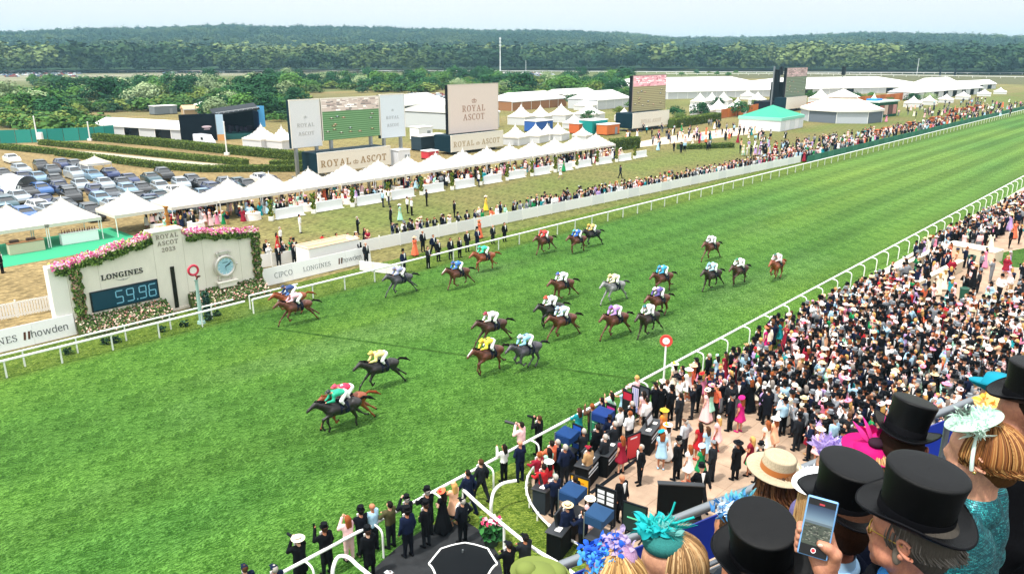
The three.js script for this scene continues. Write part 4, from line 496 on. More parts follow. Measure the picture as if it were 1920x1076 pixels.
{ // big hexagonal tent, green roofed tent, green kiosk, stage
  const p = G(1576, 226), t = thing('hexagonal_tent', 'large pale hexagonal tent with grey open sides before the orange fence', 'tent', p, 0.3); part('roof', put(new THREE.ConeGeometry(11, 4.2, 8, 1, true), 0, 5.6, 0), mt('#f4ece2', 0.75), t); part('upper_roof', new THREE.ConeGeometry(4.5, 2, 8, 1, true).translate(0, 7.6, 0), mt('#f6efe6', 0.75), t); part('valance', put(new THREE.CylinderGeometry(11, 11, 0.6, 8, 1, true), 0, 3.3, 0), new THREE.MeshStandardMaterial({ color: '#e9e4dc', side: THREE.DoubleSide, roughness: 0.8 }), t); for (let i = 0; i < 8; i++) { const a = (i + 0.5) * Math.PI / 4; part('wall_panel', put(B(8, 3, 0.06), Math.sin(a) * 9.7, 1.5, Math.cos(a) * 9.7, 0, a, 0), i % 3 ? mt('#b9bec6', 0.8) : mt('#6e7680', 0.8), t); part('post', C(0.08, 0.08, 3.4, Math.sin(a + 0.39) * 10.6, 1.7, Math.cos(a + 0.39) * 10.6, 6), WHITE, t); }
  const g = thing('green_tent', 'white walled tent with a bright green roof by the path', 'tent', G(1446, 240), TURN + 0.05); part('roof', mg(put(new THREE.ConeGeometry(8.6, 2.6, 4, 1, true, Math.PI / 4), 0, 4.4, 0, 0, 0, 0, 1.25, 1, 0.9)), mt('#3f9e80', 0.7), g); part('valance', B(15.4, 0.7, 11, 0, 2.85, 0), mt('#8fd0bc', 0.8), g); for (let i = 0; i < 5; i++) part('wall_panel', B(2.9, 2.5, 0.08, -6 + i * 3, 1.25, 5.3), i % 2 ? mt('#e8e6ea', 0.8) : mt('#d8dade', 0.8), g); part('side_wall', mg(B(0.08, 2.5, 10.6, -7.5, 1.25, 0)), mt('#d8dcdf', 0.8), g); part('end_wall', B(0.08, 2.5, 10.6, 7.5, 1.25, 0), mt('#d8dcdf', 0.8), g);
  const k = thing('green_kiosk', 'dark green framed kiosk with pictures on its front', 'kiosk', G(1664, 219), TURN - 0.1); part('cabin', RB(13, 4.4, 4, 0.1, 0, 2.2, -2), mt('#12553c', 0.6), k); for (let i = 0; i < 4; i++) part('picture_panel', B(2.5, 2.7, 0.08, -4.4 + i * 2.95, 2.1, 0.06), mt(['#a86a62', '#d8b8a8', '#6a4a46', '#c8908a'][i], 0.6), k); part('roof_edge', B(13.4, 0.4, 4.6, 0, 4.5, -1.9), mt('#cfe0d8', 0.6), k); part('awning', B(4, 0.5, 3, -3, 5.0, -3), mt('#3a8ad8', 0.6), k);
  const s = thing('stage', 'black covered concert stage behind the rear hedge', 'stage', G(412, 262), Math.atan2(-(G(470, 258).z - G(362, 263).z), G(470, 258).x - G(362, 263).x)); part('side_wing', RB(7.4, 5.6, 0.4, 0.05, -4.2, 2.9, 1.2), mt('#0c1722', 0.6), s); part('wing_print', mg(put(S(0.5, -2.6, 3.0, 1.42, 2.0, 0.5, 0.1, 12)), B(1.2, 0.14, 0.04, -2.6, 2.5, 1.42)), mt('#d8c4d0', 0.6), s); part('stage_floor', RB(9, 1.1, 7, 0.05, 4, 0.55, -3), mt('#2a5a58', 0.7), s); part('back_wall', B(9, 5, 0.2, 4, 3.2, -6), mt('#0e1626', 0.7), s); part('side_wall', B(0.2, 5, 7, 8.4, 3.2, -3), mt('#14305a', 0.7), s); part('canopy_roof', put(B(9.6, 0.3, 7.6), 4, 6.2, -2.9, 0.1, 0, 0.12), mt('#2a2f34', 0.6), s); part('truss', mg(...[0, 1].map((q) => beam(V(-0.4, 5.3 + q * 0.5, 0.7), V(8.8, 6.3 + q * 0.5, 0.7), 0.12, 0.12)), ...Array.from({ length: 9 }, (_, i) => beam(V(i, 5.35 + i * 0.11, 0.7), V(i + 0.5, 5.9 + i * 0.11, 0.7), 0.07, 0.07))), mt('#c9ced2', 0.4, 0.6), s); part('equipment', mg(...Array.from({ length: 9 }, (_, i) => RB(0.6, rr(0.7, 1.9), 0.6, 0.05, 1 + i * 0.8, 1.9, rr(-5, -1)))), mt('#2b2438', 0.6), s);
  [[0.1, 1.6, '#b8d4ea', '#e2a86a'], [9.2, -0.6, '#5aa8e0', '#e8cc5a']].forEach(([x, z, c1, c2], i) => { const b = thing('banner', i ? 'tall blue and yellow banner at the right of the stage' : 'tall pale blue and orange banner in front of the stage', 'banner', s.localToWorld(V(x, 0, z)).setY(0), s.rotation.y); part('cloth', RB(1.5, i ? 4.6 : 4.2, 0.08, 0.03, 0, i ? 4.6 : 3.4, 0), mt(c1, 0.7), b); part('lower_cloth', RB(1.5, 1.4, 0.08, 0.03, 0, i ? 1.58 : 0.58, 0), mt(c2, 0.7), b); part('pole', C(0.05, 0.05, i ? 7 : 5.6, -0.8, i ? 3.5 : 2.8, 0, 6), STEEL, b); });
  const v = new THREE.Group(); v.name = numbered('delivery_van'); scene.add(v); v.position.copy(G(384, 275)); v.rotation.y = aim(G(410, 279).x - G(384, 275).x, G(410, 279).z - G(384, 275).z); tag(v, 'white delivery van parked in front of the black stage', 'van'); const vp = mt('#e9eaf2', 0.35, 0, { clearcoat: 0.8 }); part('body', ext([[-2.7, 0.4], [-2.75, 2.2], [-2.6, 2.35], [1.2, 2.35], [2.0, 1.5], [2.65, 1.2], [2.75, 0.5], [2.6, 0.3], [-2.6, 0.3]], 1.95, 0.1).rotateY(-Math.PI / 2).translate(0.97, 0, 0), vp, v); part('windscreen', mg(put(B(1.6, 1.0, 0.04), 0, 1.86, 1.66, -0.76)), mt('#0c1218', 0.1), v); for (const q of [-1, 1]) { part('side_window', B(0.03, 0.5, 0.8, q * 0.98, 1.75, 0.9), mt('#0c1218', 0.1), v); for (const z of [-1.7, 1.8]) { const w = part('wheel', put(new THREE.TorusGeometry(0.26, 0.11, 8, 18), 0, 0, 0, 0, Math.PI / 2), mt('#121315', 0.8), v); w.position.set(q * 0.86, 0.36, z); part('rim', C(0.2, 0.2, 0.15, 0, 0, 0, 12, 0, 0, Math.PI / 2), mt('#9a9ea2', 0.4, 0.7), w); } part('headlight', RB(0.3, 0.2, 0.08, 0.03, q * 0.7, 0.95, 2.68), mt('#e4eaee', 0.2), v); }
  const c2 = copyOf(v, 'delivery_van', 'white van parked near the third screen behind the pagodas', G(1310, 212), TURN); c2.scale.setScalar(1);
  const st = thing('black_stage', 'black stage structure left of the farthest video screen', 'stage', G(1452, 206), TURN); part('deck', RB(14, 3, 8, 0.1, 0, 1.5, 0), mt('#151b26', 0.7), st); part('speaker_tower', mg(RB(4, 8, 3, 0.1, 1, 5, 0)), mt('#10161c', 0.7), st); part('mast', mg(beam(V(-7, 0, 2), V(-7, 14, 2), 0.4, 0.4)), STEEL, st); part('cable_drum', C(0.9, 0.9, 4, -4.6, 11, 2, 12), DARK, st);
  [[1461, 163], [1577, 163], [1763, 143], [1791, 143]].forEach(([u, v2], i) => { const b = thing('loudspeaker_mast', ['dark loudspeaker on a mast before the left long marquee', 'dark loudspeaker on a mast before the right long marquee', 'black sign board by the far rail, left of two', 'black sign board by the far rail, right of two'][i], 'mast', G(u, v2 + (i < 2 ? 20 : 0)), TURN); const H = i < 2 ? 9 : 0; part('speaker', RB(1.6, i < 2 ? 3.4 : 8, 1.2, 0.1, 0, H + 2, 0), DARK, b); part('mast', C(0.15, 0.2, H + 3, 0.3, (H + 3) / 2, -0.4, 6), STEEL, b); });
  [[938, 145, 30], [986, 139, 12], [1720, 140, 14]].forEach(([u, v2, h], i) => { const b = thing('lattice_mast', ['tall white lattice mast standing before the dark wood', 'thin white pole before the wood, right of the mast', 'thin white pole before the wood at the right'][i], 'mast', G(u, v2)); part('mast', mg(C(i ? 0.15 : 0.28, i ? 0.25 : 0.6, h, 0, h / 2, 0, 6)), mt('#e8ecee', 0.5), b); if (!i) part('antennas', mg(B(1.6, 1.2, 0.5, 0, h - 1, 0), B(1.8, 0.9, 0.5, 0, h - 6, 0), B(1.4, 1.6, 0.5, 0, h - 3.4, 0.3)), mt('#d8dee2', 0.5), b); });
  const of = (label, a, b, h, col) => { const o = thing('timber_fence', label, 'fence'), A = G(...a), Bq = G(...b), n = Math.max(2, Math.round(A.distanceTo(Bq) / 5)); for (let i = 0; i < n; i++) part('panel', beam(A.clone().lerp(Bq, i / n).setY(h / 2), A.clone().lerp(Bq, (i + 0.96) / n).setY(h / 2), 0.1, h), mt(i % 2 ? col : '#b86a3a', 0.85), o); };
  of('orange timber fence right of the front pagodas by the third screen', [1352, 222], [1422, 210], 2.6, '#c8743c'); of('orange timber fence left of the hexagonal tent', [1512, 212], [1560, 202], 3.2, '#c46e38'); of('orange timber fence behind the green kiosk', [1590, 198], [1704, 186], 2.8, '#cc7a42');
  [[1672, 246, 90, 8, 'front'], [1768, 226, 60, 8, 'middle'], [1815, 207, 60, 6, 'rear']].forEach(([u, v2, w, hh, nm]) => { const proto = thing('picnic_table', '', 'picnic table', V(), TURN, 'brown picnic tables on the infield'); part('tabletop', B(2, 0.08, 0.8, 0, 0.75, 0), mt('#b5623c', 0.8), proto); part('bench', mg(B(2, 0.06, 0.3, 0, 0.45, 0.75)), mt('#a85a36', 0.8), proto); part('bench', B(2, 0.06, 0.3, 0, 0.45, -0.75), mt('#a85a36', 0.8), proto); part('trestle', mg(B(0.08, 0.75, 1.5, -0.8, 0.37, 0), B(0.08, 0.75, 1.5, 0.8, 0.37, 0)), mt('#94502f', 0.8), proto); for (let i = 0; i < 12; i++) { const o = i ? copyOf(proto, 'picnic_table') : proto; o.position.copy(G(u + w * (i - 5.5) / 12, v2 - w * (i - 5.5) / 12 * 0.2 + rr(-hh, hh) * 0.7)); o.userData.label = `brown timber picnic table, ${ordinal(i + 1)} from left in the ${nm} cluster on the upper right infield`; } });
}
{ // small things seen between the marquees and screens
  const bx = (name, label, cat, u, v, w, h, d, c, extra) => { const t = thing(name, label, cat, G(u, v), TURN); part('cabin', RB(w, h, d, 0.08, 0, h / 2 + 0.15, 0), mt(c, 0.6), t); part('roof_edge', RB(w + 0.2, 0.15, d + 0.2, 0.04, 0, h + 0.2, 0), mt('#e6e6e4', 0.6), t); part('door', B(0.9, h * 0.72, 0.06, w * 0.22, h * 0.36 + 0.15, d / 2 + 0.03), mt('#8b9299', 0.5), t); part('skid', mg(B(w, 0.15, 0.2, 0, 0.075, d / 2 - 0.1), B(w, 0.15, 0.2, 0, 0.075, -d / 2 + 0.1)), DARK, t); };
  bx('cabin', 'small white service cabin between the triple screen and beige screen', 'cabin', 790, 262, 4, 2.6, 3, '#eef0f2'); bx('cabin', 'dark slate container left of the beige screen billboard', 'container', 806, 280, 7, 2.6, 3, '#30404a'); bx('cabin', 'white cabin beside the right leg of the triple screen', 'cabin', 750, 312, 2.6, 2.6, 2.4, '#e8e9ec'); bx('cabin', 'red and white stall between the two big screens', 'stall', 806, 298, 2.4, 1.3, 2, '#c8404a'); bx('stall', 'teal stall right of the rear pagoda row', 'stall', 1112, 250, 6, 3, 4, '#1f8a86'); bx('stall', 'orange stall left of the teal stall', 'stall', 1086, 250, 4, 2.2, 3, '#c8683c'); bx('stall', 'orange stall right of the teal stall', 'stall', 1140, 252, 5, 2.2, 3, '#cf7440'); bx('cabin', 'white cabin in the trees at the far upper left', 'cabin', 555, 152, 7, 3.4, 5, '#ecefee'); bx('cabin', 'grey roofed hut above the white marquee at left', 'cabin', 306, 214, 7, 2.4, 4, '#7a8288'); bx('cabin', 'blue stall below the four tall pagodas', 'stall', 1010, 246, 6, 2.4, 4, '#3a62a8');
}
// ------------------------------------------------------------------ single trees and bushes on the infield
{
  const kinds = [['round_tree', 'mid green round tree', 4.2, 3.4, 0.85], ['broad_tree', 'dark green spreading tree', 5.4, 3.6, 0.95], ['bush', 'olive green bush', 3.2, 2.2, 0.7], ['pale_tree', 'grey green willow like tree', 4.4, 3.4, 0.7]];
  const tones = [['#4a7434', '#57803b', '#3e6430'], ['#2d5733', '#366239', '#284f30'], ['#6a7c38', '#768640', '#5a6e36'], ['#93a578', '#86986e', '#9fb084']];
  const protos = kinds.map(([name, , rx, ry, leaf], k) => tones[k].map((c) => { const t = new THREE.Group(); part('trunk', mg(C(0.14, 0.24, ry * 1.0, 0, ry * 0.5, 0, 7), bar(V(0, ry * 0.5, 0), V(rx * 0.4, ry * 1.1, 0.3), 0.1, 0.04, 5), bar(V(0, ry * 0.6, 0), V(-rx * 0.35, ry * 1.2, -0.4), 0.1, 0.04, 5)), mt('#4a3d2e', 0.95), t); const cg = crownGeo(rx, ry, 1000, leaf * 0.42, 13); cg.translate(0, ry * 0.95, 0); part('crown', cg, new THREE.MeshPhysicalMaterial({ specularIntensity: 0.18, color: c, roughness: 0.9, side: THREE.DoubleSide }), t); return t; }));
  const zones = [['in the scrub at the far left', 0, 205, 120, 232, 14, 1.05], ['in the scrub above the white marquee', 130, 175, 350, 206, 30, 1.05], ['in the tree belt at upper left', 60, 154, 330, 174, 20, 0.9], ['behind the black stage', 350, 158, 560, 208, 34, 1.1], ['left of the triple video screen', 380, 205, 545, 226, 10, 0.8], ['in the belt above the triple screen', 480, 146, 850, 172, 52, 1.0], ['in the belt above the pagoda rows', 850, 150, 1185, 181, 60, 1.05], ['on the dry field before the far rail', 1270, 138, 1400, 146, 6, 0.5], ['among the white tents at upper right', 1500, 176, 1760, 200, 16, 0.5], ['between the pagoda rows and screens', 1060, 190, 1480, 232, 16, 0.5], ['in the scrub just behind the teal fence', 60, 236, 190, 258, 14, 0.8]];
  for (const [place, u0, v0, u1, v1, n, sc] of zones) for (let i = 0; i < n; i++) { const u = lerp(u0, u1, (i + rnd()) / n), v = lerp(v0, v1, Math.pow(rnd(), 0.9)), p = G(u, v), k = place.includes('fence') ? 2 : pick([0, 0, 1, 1, 1, 2, 2, 3]), o = pick(protos[k]).clone(); o.name = numbered(kinds[k][0]); scene.add(o); o.position.copy(p); o.rotation.y = rnd() * 6.28; o.scale.setScalar(sc * rr(0.85, 1.45)); tag(o, `${kinds[k][1]} ${place}, ${ordinal(i + 1)} from left`, k === 2 ? 'bush' : 'tree', `trees and bushes ${place}`); }
}
{ // the low scrub that fills the ground between the single trees
  const t = thing('scrub', 'dense low green scrub filling the ground between the infield trees', 'scrub'); t.userData.kind = 'stuff'; const gs = [0, 1, 2].map(() => crownGeo(3, 1.9, 300, 0.36, 9)), ls = [[], [], []];
  for (const [u0, v0, u1, v1, n] of [[0, 172, 130, 240, 130], [100, 168, 360, 210, 260], [340, 160, 560, 206, 200], [470, 148, 860, 174, 330], [850, 152, 1190, 183, 330], [70, 156, 340, 174, 130], [400, 205, 545, 228, 50], [60, 240, 190, 258, 26]]) for (let i = 0; i < n; i++) { const p = G(rr(u0, u1), rr(v0, v1)); if (fbm(p.x / 40 + 50, p.z / 40 + 50, 2) > 0.33) pick(ls).push(p); }
  gs.forEach((g, k) => { const im = new THREE.InstancedMesh(g, leafMat, ls[k].length); im.name = 'scrub_bush'; ls[k].forEach((p, i) => { const q = rr(0.8, 1.7); im.setMatrixAt(i, mx.compose(p.clone().setY(1.1 * q), qt.setFromEuler(eu.set(0, rnd() * 6.28, 0)), V(q * 1.2, q, q * 1.2))); im.setColorAt(i, new THREE.Color(pick(['#4a7236', '#3c6636', '#628046', '#7a8c46', '#35583a', '#557a3a'])).multiplyScalar(rr(0.6, 0.95))); }); t.add(im); });
}
{ // far running rails and dry verges across the plain
  const t = thing('far_rail', 'distant white running rail along the foot of the wood', 'running rail'), P = [G(-200, 137), G(150, 136), G(600, 135), G(1000, 136), G(1400, 138), G(1960, 140)], gs = []; for (let i = 1; i < P.length; i++) { gs.push(beam(P[i - 1].clone().setY(1.5), P[i].clone().setY(1.5), 0.4, 0.5)); const n = Math.round(P[i].distanceTo(P[i - 1]) / 9); for (let k = 0; k < n; k++) gs.push(C(0.2, 0.2, 1.4, ...P[i - 1].clone().lerp(P[i], k / n).setY(0.7).toArray(), 5)); } const o = part('rail', mg(gs), WHITE, t); o.userData.kind = 'stuff';
  const t2 = thing('far_rail', 'second distant white rail on the far turn at right', 'running rail'), Q = [G(1250, 141), G(1500, 141), G(1700, 144), G(1960, 148)], g2 = []; for (let i = 1; i < Q.length; i++) { g2.push(beam(Q[i - 1].clone().setY(1.4), Q[i].clone().setY(1.4), 0.35, 0.35)); const n = Math.round(Q[i].distanceTo(Q[i - 1]) / 9); for (let k = 0; k < n; k++) g2.push(C(0.15, 0.15, 1.3, ...Q[i - 1].clone().lerp(Q[i], k / n).setY(0.65).toArray(), 5)); } part('rail', mg(g2), WHITE, t2).userData.kind = 'stuff';
}
// ------------------------------------------------------------------ people
const COL = { black: '#0e1014', ink: '#12151d', navy: '#141d36', charcoal: '#212429', grey: '#7b8086', silver: '#b3b7bb', brown: '#5a4030', tan: '#b08c63', olive: '#4d4a30', blue: '#2d5fb0', teal: '#1f8f98', green: '#1f8a50', mint: '#a5dcc4', lilac: '#b79bd0', purple: '#5e3a86', pink: '#e58aa8', blush: '#efc4c4', magenta: '#c22474', red: '#b8262c', crimson: '#8e1f33', coral: '#e8714f', orange: '#e58a3a', yellow: '#eac83c', cream: '#ece2cd', white: '#f1f0ee', sky: '#a9cfe6', peach: '#f0b894' };
const SKIN = ['#d9a184', '#c98c6e', '#e2b399', '#b97a5b', '#8a5a40', '#d2957a'].map((h) => mt(h, 0.6)), HAIR = { brown: mt('#4a3020', 0.7), dark: mt('#1d1713', 0.7), blond: mt('#c49a58', 0.65), grey: mt('#a9a39b', 0.75), auburn: mt('#8a4a26', 0.7) };
const cloth = (c) => mt(COL[c] ?? c, 0.82);
const POSE = { side: [[0.25, 1.15, -0.03, 0.26, 0.9, 0.06]], raise: [[0.25, 1.26, 0.17, 0.12, 1.56, 0.28], [0.25, 1.15, -0.02, 0.25, 0.92, 0.08]], binoc: [[0.27, 1.27, 0.16, 0.07, 1.59, 0.21]], clasp: [[0.27, 1.17, 0.02, 0.07, 1.1, 0.22]], hips: [[0.36, 1.18, -0.07, 0.21, 0.99, 0.03]], lean: [[0.26, 1.22, 0.18, 0.13, 1.13, 0.42]], walk: [[0.25, 1.16, 0.1, 0.24, 0.95, 0.26], [0.25, 1.16, -0.14, 0.26, 0.92, -0.1]], point: [[0.28, 1.36, 0.24, 0.22, 1.5, 0.5], [0.25, 1.15, -0.02, 0.24, 0.93, 0.1]] };
function joints(pose, fem) {
  const P = POSE[pose], sh = fem ? 0.162 : 0.19, arms = [-1, 1].map((s) => { const a = P[s > 0 ? 0 : P.length - 1], k = fem ? 0.9 : 1; return [[s * sh, 1.415, 0], [s * a[0] * k, a[1], a[2]], [s * a[3] * k, a[4], a[5]]]; });
  const st = pose === 'walk' ? 0.17 : 0.02, legs = [-1, 1].map((s) => [[s * 0.088, 0.92, 0], [s * 0.096, 0.5, s * st + (pose === 'walk' ? 0.03 : 0)], [s * 0.105, 0.09, s * st * 1.5 - (s < 0 && pose === 'walk' ? 0.06 : 0)]]);
  return { arms, legs, sh };
}
const bn = (a, ra, b, rb) => [a[0], a[1], a[2], ra, b[0], b[1], b[2], rb];
const geoCache = new Map(), memo = (k, f) => { if (!geoCache.has(k)) geoCache.set(k, f()); return geoCache.get(k); };
function torso(fem, e) { const h = fem ? 0.105 : 0.115, c = fem ? 0.108 : 0.125, w = fem ? 0.088 : 0.108; return [-1, 1].flatMap((s) => [[s * 0.07, 0.95, 0, h + e, s * 0.058, 1.12, 0, w + e], [s * 0.058, 1.12, 0, w + e, s * 0.085, 1.3, 0.01, c + e], [s * 0.1, 1.36, 0, 0.078 + e, s * (fem ? 0.14 : 0.165), 1.405, 0, 0.06 + e], ...(fem ? [[s * 0.065, 1.29, 0.085, 0.055 + e, s * 0.065, 1.3, 0.09, 0.05 + e]] : [])]); }
const armB = (j, e, full) => j.arms.flatMap(([s, el, w]) => { const d = [w[0] - el[0], w[1] - el[1], w[2] - el[2]], L = Math.hypot(...d), t = full ? 0 : 1; return [bn(s, 0.054 + e, el, 0.043 + e), bn(el, 0.043 + e, w, (t ? 0.036 : 0.029) + e)]; });
const handB = (j) => j.arms.map(([, el, w]) => { const d = [w[0] - el[0], w[1] - el[1], w[2] - el[2]], L = Math.hypot(...d); return bn(w, 0.032, [w[0] + d[0] / L * 0.1, w[1] + d[1] / L * 0.1, w[2] + d[2] / L * 0.1], 0.026); });
const legB = (j, e) => j.legs.flatMap(([h, k, a]) => [bn(h, 0.092 + e, k, 0.058 + e), bn(k, 0.058 + e, a, 0.04 + e * 0.9)]);
const footB = (j, e) => j.legs.map(([, , a]) => [a[0], 0.05, a[2] - 0.03, 0.042 + e, a[0] * 1.12, 0.036, a[2] + 0.14, 0.036 + e]);
const headB = (t = 0) => [[0, 1.42, -0.015, 0.056, 0, 1.55, 0.005, 0.05], [0, 1.635, -0.018, 0.094, 0, 1.645, 0.0, 0.092], [0, 1.57, 0.055, 0.045, 0, 1.6, 0.04, 0.06], [0, 1.605, 0.1, 0.014, 0, 1.63, 0.09, 0.012]];
const bodyG = (pose, fem, cell) => memo(`b${pose}${fem}${cell}`, () => { const j = joints(pose, fem); return sdf([...torso(fem, -0.012), ...headB(), ...armB(j, -0.004, 1), ...handB(j), ...legB(j, -0.004), ...footB(j, -0.004)], cell, 0.04); });
const coatG = (pose, fem, cell, type) => memo(`c${pose}${fem}${cell}${type}`, () => { const j = joints(pose, fem), e = 0.02, L = [...torso(fem, e), ...armB(j, 0.016)]; if (type === 'tail') L.push([-0.07, 0.95, -0.05, 0.1, -0.085, 0.5, -0.09, 0.085], [0.07, 0.95, -0.05, 0.1, 0.085, 0.5, -0.09, 0.085]); if (type === 'long') L.push([-0.07, 0.95, 0, 0.13, -0.1, 0.4, 0, 0.16], [0.07, 0.95, 0, 0.13, 0.1, 0.4, 0, 0.16]); return sdf(L, cell, 0.04, { floor: type === 'tail' || type === 'long' ? 0.5 : type === 'shirt' ? 0.92 : 0.8 }); });
const trouG = (pose, fem, cell) => memo(`t${pose}${fem}${cell}`, () => sdf([...legB(joints(pose, fem), 0.018), [-0.07, 0.95, 0, fem ? 0.115 : 0.12, 0.07, 0.95, 0, fem ? 0.115 : 0.12]], cell, 0.04, { floor: 0.055 }));
const shoeG = (pose, fem, cell) => memo(`s${pose}${fem}${cell}`, () => sdf(footB(joints(pose, fem), 0.008), cell, 0.02));
const dressG = (pose, cell, long, sleeve) => memo(`d${pose}${cell}${long}${sleeve}`, () => { const j = joints(pose, true), L = [...torso(true, 0.014)]; if (sleeve) L.push(...armB(j, 0.016)); else j.arms.forEach(([s, e]) => L.push(bn(s, 0.066, [lerp(s[0], e[0], 0.3), lerp(s[1], e[1], 0.3), lerp(s[2], e[2], 0.3)], 0.062))); const b = long ? 0.1 : 0.56, r = long ? 0.2 : 0.16; for (const s of [-1, 1]) for (const q of [-1, 1]) L.push([s * 0.06, 0.98, q * 0.02, 0.1, s * (long ? 0.12 : 0.1), b, q * (long ? 0.11 : 0.07), r]); return sdf(L, cell, 0.05, { floor: b }); });
const hairG = (cell, long) => memo(`h${cell}${long}`, () => sdf([[0, 1.645, -0.028, 0.102, 0, 1.66, -0.01, 0.1], ...(long ? [[-0.04, 1.6, -0.07, 0.075, -0.05, 1.36, -0.1, 0.05], [0.04, 1.6, -0.07, 0.075, 0.05, 1.36, -0.1, 0.05]] : [[0, 1.58, -0.06, 0.06, 0, 1.6, -0.05, 0.07]])], cell, 0.04, { cut: (x, y, z) => Math.min(z - 0.012, 1.70 - y) }));
// hats stand on y = 0 at the crown line of the head
const brim = (r, t = 0.012, up = 0.02) => L2([[0.08, 0], [r * 0.75, 0.002], [r, up], [r + 0.004, up + t], [r * 0.74, t], [0.08, t]], 22);
const HATS = {
  top: () => mg(L2([[0.001, 0.155], [0.1, 0.155], [0.104, 0.148], [0.095, 0.07], [0.098, 0.0]], 22), put(brim(0.145, 0.012, 0.014), 0, 0, 0, 0, 0, 0, 0.86, 1, 1.05)),
  wide: () => mg(put(brim(0.205, 0.012, -0.02), 0, 0.02, 0), L2([[0.001, 0.115], [0.07, 0.11], [0.098, 0.07], [0.105, 0.0]], 20)),
  disc: () => mg(put(L2([[0.001, 0.02], [0.15, 0.0], [0.155, 0.012], [0.1, 0.045], [0.001, 0.05]], 20), 0.06, 0.075, 0, 0, 0, -0.42)),
  boater: () => mg(brim(0.19, 0.014, 0.0), L2([[0.001, 0.1], [0.1, 0.1], [0.104, 0.0]], 20)),
  pill: () => put(L2([[0.001, 0.075], [0.07, 0.07], [0.088, 0.03], [0.09, 0]], 18), 0.02, 0.05, 0.01, 0.1, 0, -0.2),
  cap: () => mg(L2([[0.001, 0.085], [0.06, 0.075], [0.102, 0.02], [0.108, -0.01]], 16), put(B(0.13, 0.012, 0.1), 0, 0.005, 0.13)),
};
const hatG = (k) => memo('hat' + k, HATS[k]);
const trimG = (k) => memo('trim' + k, () => k === 'flower' ? mg(...Array.from({ length: 9 }, (_, i) => S(0.042, 0.09 + 0.055 * Math.cos(i * 2.4), 0.075 + 0.03 * Math.sin(i * 1.7), 0.03 * Math.sin(i * 2.4) * 2, 1, 0.8, 1, 6))) : k === 'feather' ? mg(...Array.from({ length: 7 }, (_, i) => bar(V(0.06, 0.07, 0), V(0.06 + 0.16 * Math.cos(i * 0.7 - 1), 0.22 + 0.05 * Math.sin(i * 3), 0.14 * Math.sin(i * 0.9 - 2)), 0.02, 0.004, 5))) : L2([[0.1, 0.012], [0.107, 0.014], [0.104, 0.05], [0.098, 0.052]], 20));
const shirtG = memo('shirtfront', () => mg(ext([[-0.055, 1.48], [0.055, 1.48], [0.035, 1.3], [0, 1.12], [-0.035, 1.3]], 0.05, 0.01, 0.105)));
const bagG = memo('bag', () => mg(RB(0.2, 0.14, 0.07, 0.02, 0.3, 0.72, 0.06), T([V(0.23, 0.79, 0.06), V(0.26, 0.93, 0.06), V(0.34, 0.93, 0.06), V(0.37, 0.79, 0.06)], 0.008, 10, 5)));
// kinds: T tailcoat, S suit, O long coat, H shirt and trousers, D short dress, L long dress, J woman in trousers
const NOUN = { T: 'tailcoat', S: 'suit', O: 'long coat', H: 'shirt', D: 'dress', L: 'long dress', J: 'trousers' }, HATN = { top: 'top hat', wide: 'wide hat', disc: 'hat', boater: 'straw boater', pill: 'pillbox', cap: 'cap' };
let people = 0;
function person(o) {
  const fem = 'DLJ'.includes(o.kind), cell = o.cell ?? 0.046, pose = o.pose ?? 'side', t = thing('person', o.label, 'person', o.pos, o.turn ?? 0, o.group), sk = SKIN[o.skin ?? people % 4]; people++;
  part('body', bodyG(pose, fem, cell), sk, t);
  if (o.kind === 'D' || o.kind === 'L') { part('dress', dressG(pose, cell, o.kind === 'L', o.sleeve ? 1 : 0), cloth(o.c1), t); part('shoes', shoeG(pose, fem, cell * 0.75), cloth(o.c2 ?? 'tan'), t); }
  else {
    part(o.kind === 'H' ? 'shirt' : 'coat', coatG(pose, fem, cell, o.kind === 'T' ? 'tail' : o.kind === 'O' ? 'long' : o.kind === 'H' ? 'shirt' : 'suit'), cloth(o.c1), t);
    part('trousers', trouG(pose, fem, cell), cloth(o.c2 ?? o.c1), t); part('shoes', shoeG(pose, fem, cell * 0.75), cloth('black'), t);
    if (o.kind !== 'H' && o.kind !== 'J') part('shirt_front', shirtG, cloth('white'), t);
  }
  if (o.hat !== 'bald') part('hair', hairG(cell * 0.7, fem && o.hair !== 'up' ? 1 : 0), HAIR[o.hairc ?? (fem ? ['blond', 'brown', 'auburn', 'dark'][people % 4] : ['dark', 'brown', 'grey'][people % 3])], t);
  if (o.hat && o.hat !== 'bald') { const h = part('hat', hatG(o.hat), cloth(o.hc ?? (o.hat === 'boater' ? '#d8c49a' : 'black')), t); h.position.set(0, 1.672, -0.012); h.rotation.set(o.tilt ?? -0.06, 0, 0); if (o.trim) part('hat_trim', trimG(o.trim), cloth(o.tc ?? 'white'), h); else if (o.hat === 'boater' || (o.hat === 'wide' && people % 2)) part('hat_band', trimG('band'), cloth(o.tc ?? 'brown'), h); }
  if (o.bag) part('bag', bagG, cloth(o.bag), t);
  if (o.gear === 'camera') part('camera', mg(RB(0.16, 0.12, 0.08, 0.02, 0, 1.6, 0.24), C(0.045, 0.05, 0.26, 0, 1.6, 0.4, 12, Math.PI / 2)), DARK, t);
  if (o.gear === 'lens') part('camera', mg(RB(0.18, 0.15, 0.1, 0.02, 0, 1.58, 0.24), C(0.065, 0.05, 0.42, 0, 1.58, 0.5, 12, Math.PI / 2)), mt('#2a2c2e', 0.5), t);
  if (o.gear === 'phone') part('phone', RB(0.075, 0.15, 0.012, 0.005, 0.12, 1.66, 0.31), DARK, t);
  t.scale.setScalar((o.scale ?? 1) * (fem ? 1.08 : 1.15));
  return t;
}
const cname = (c) => ({ ink: 'black', sky: 'pale blue' })[c] ?? c;
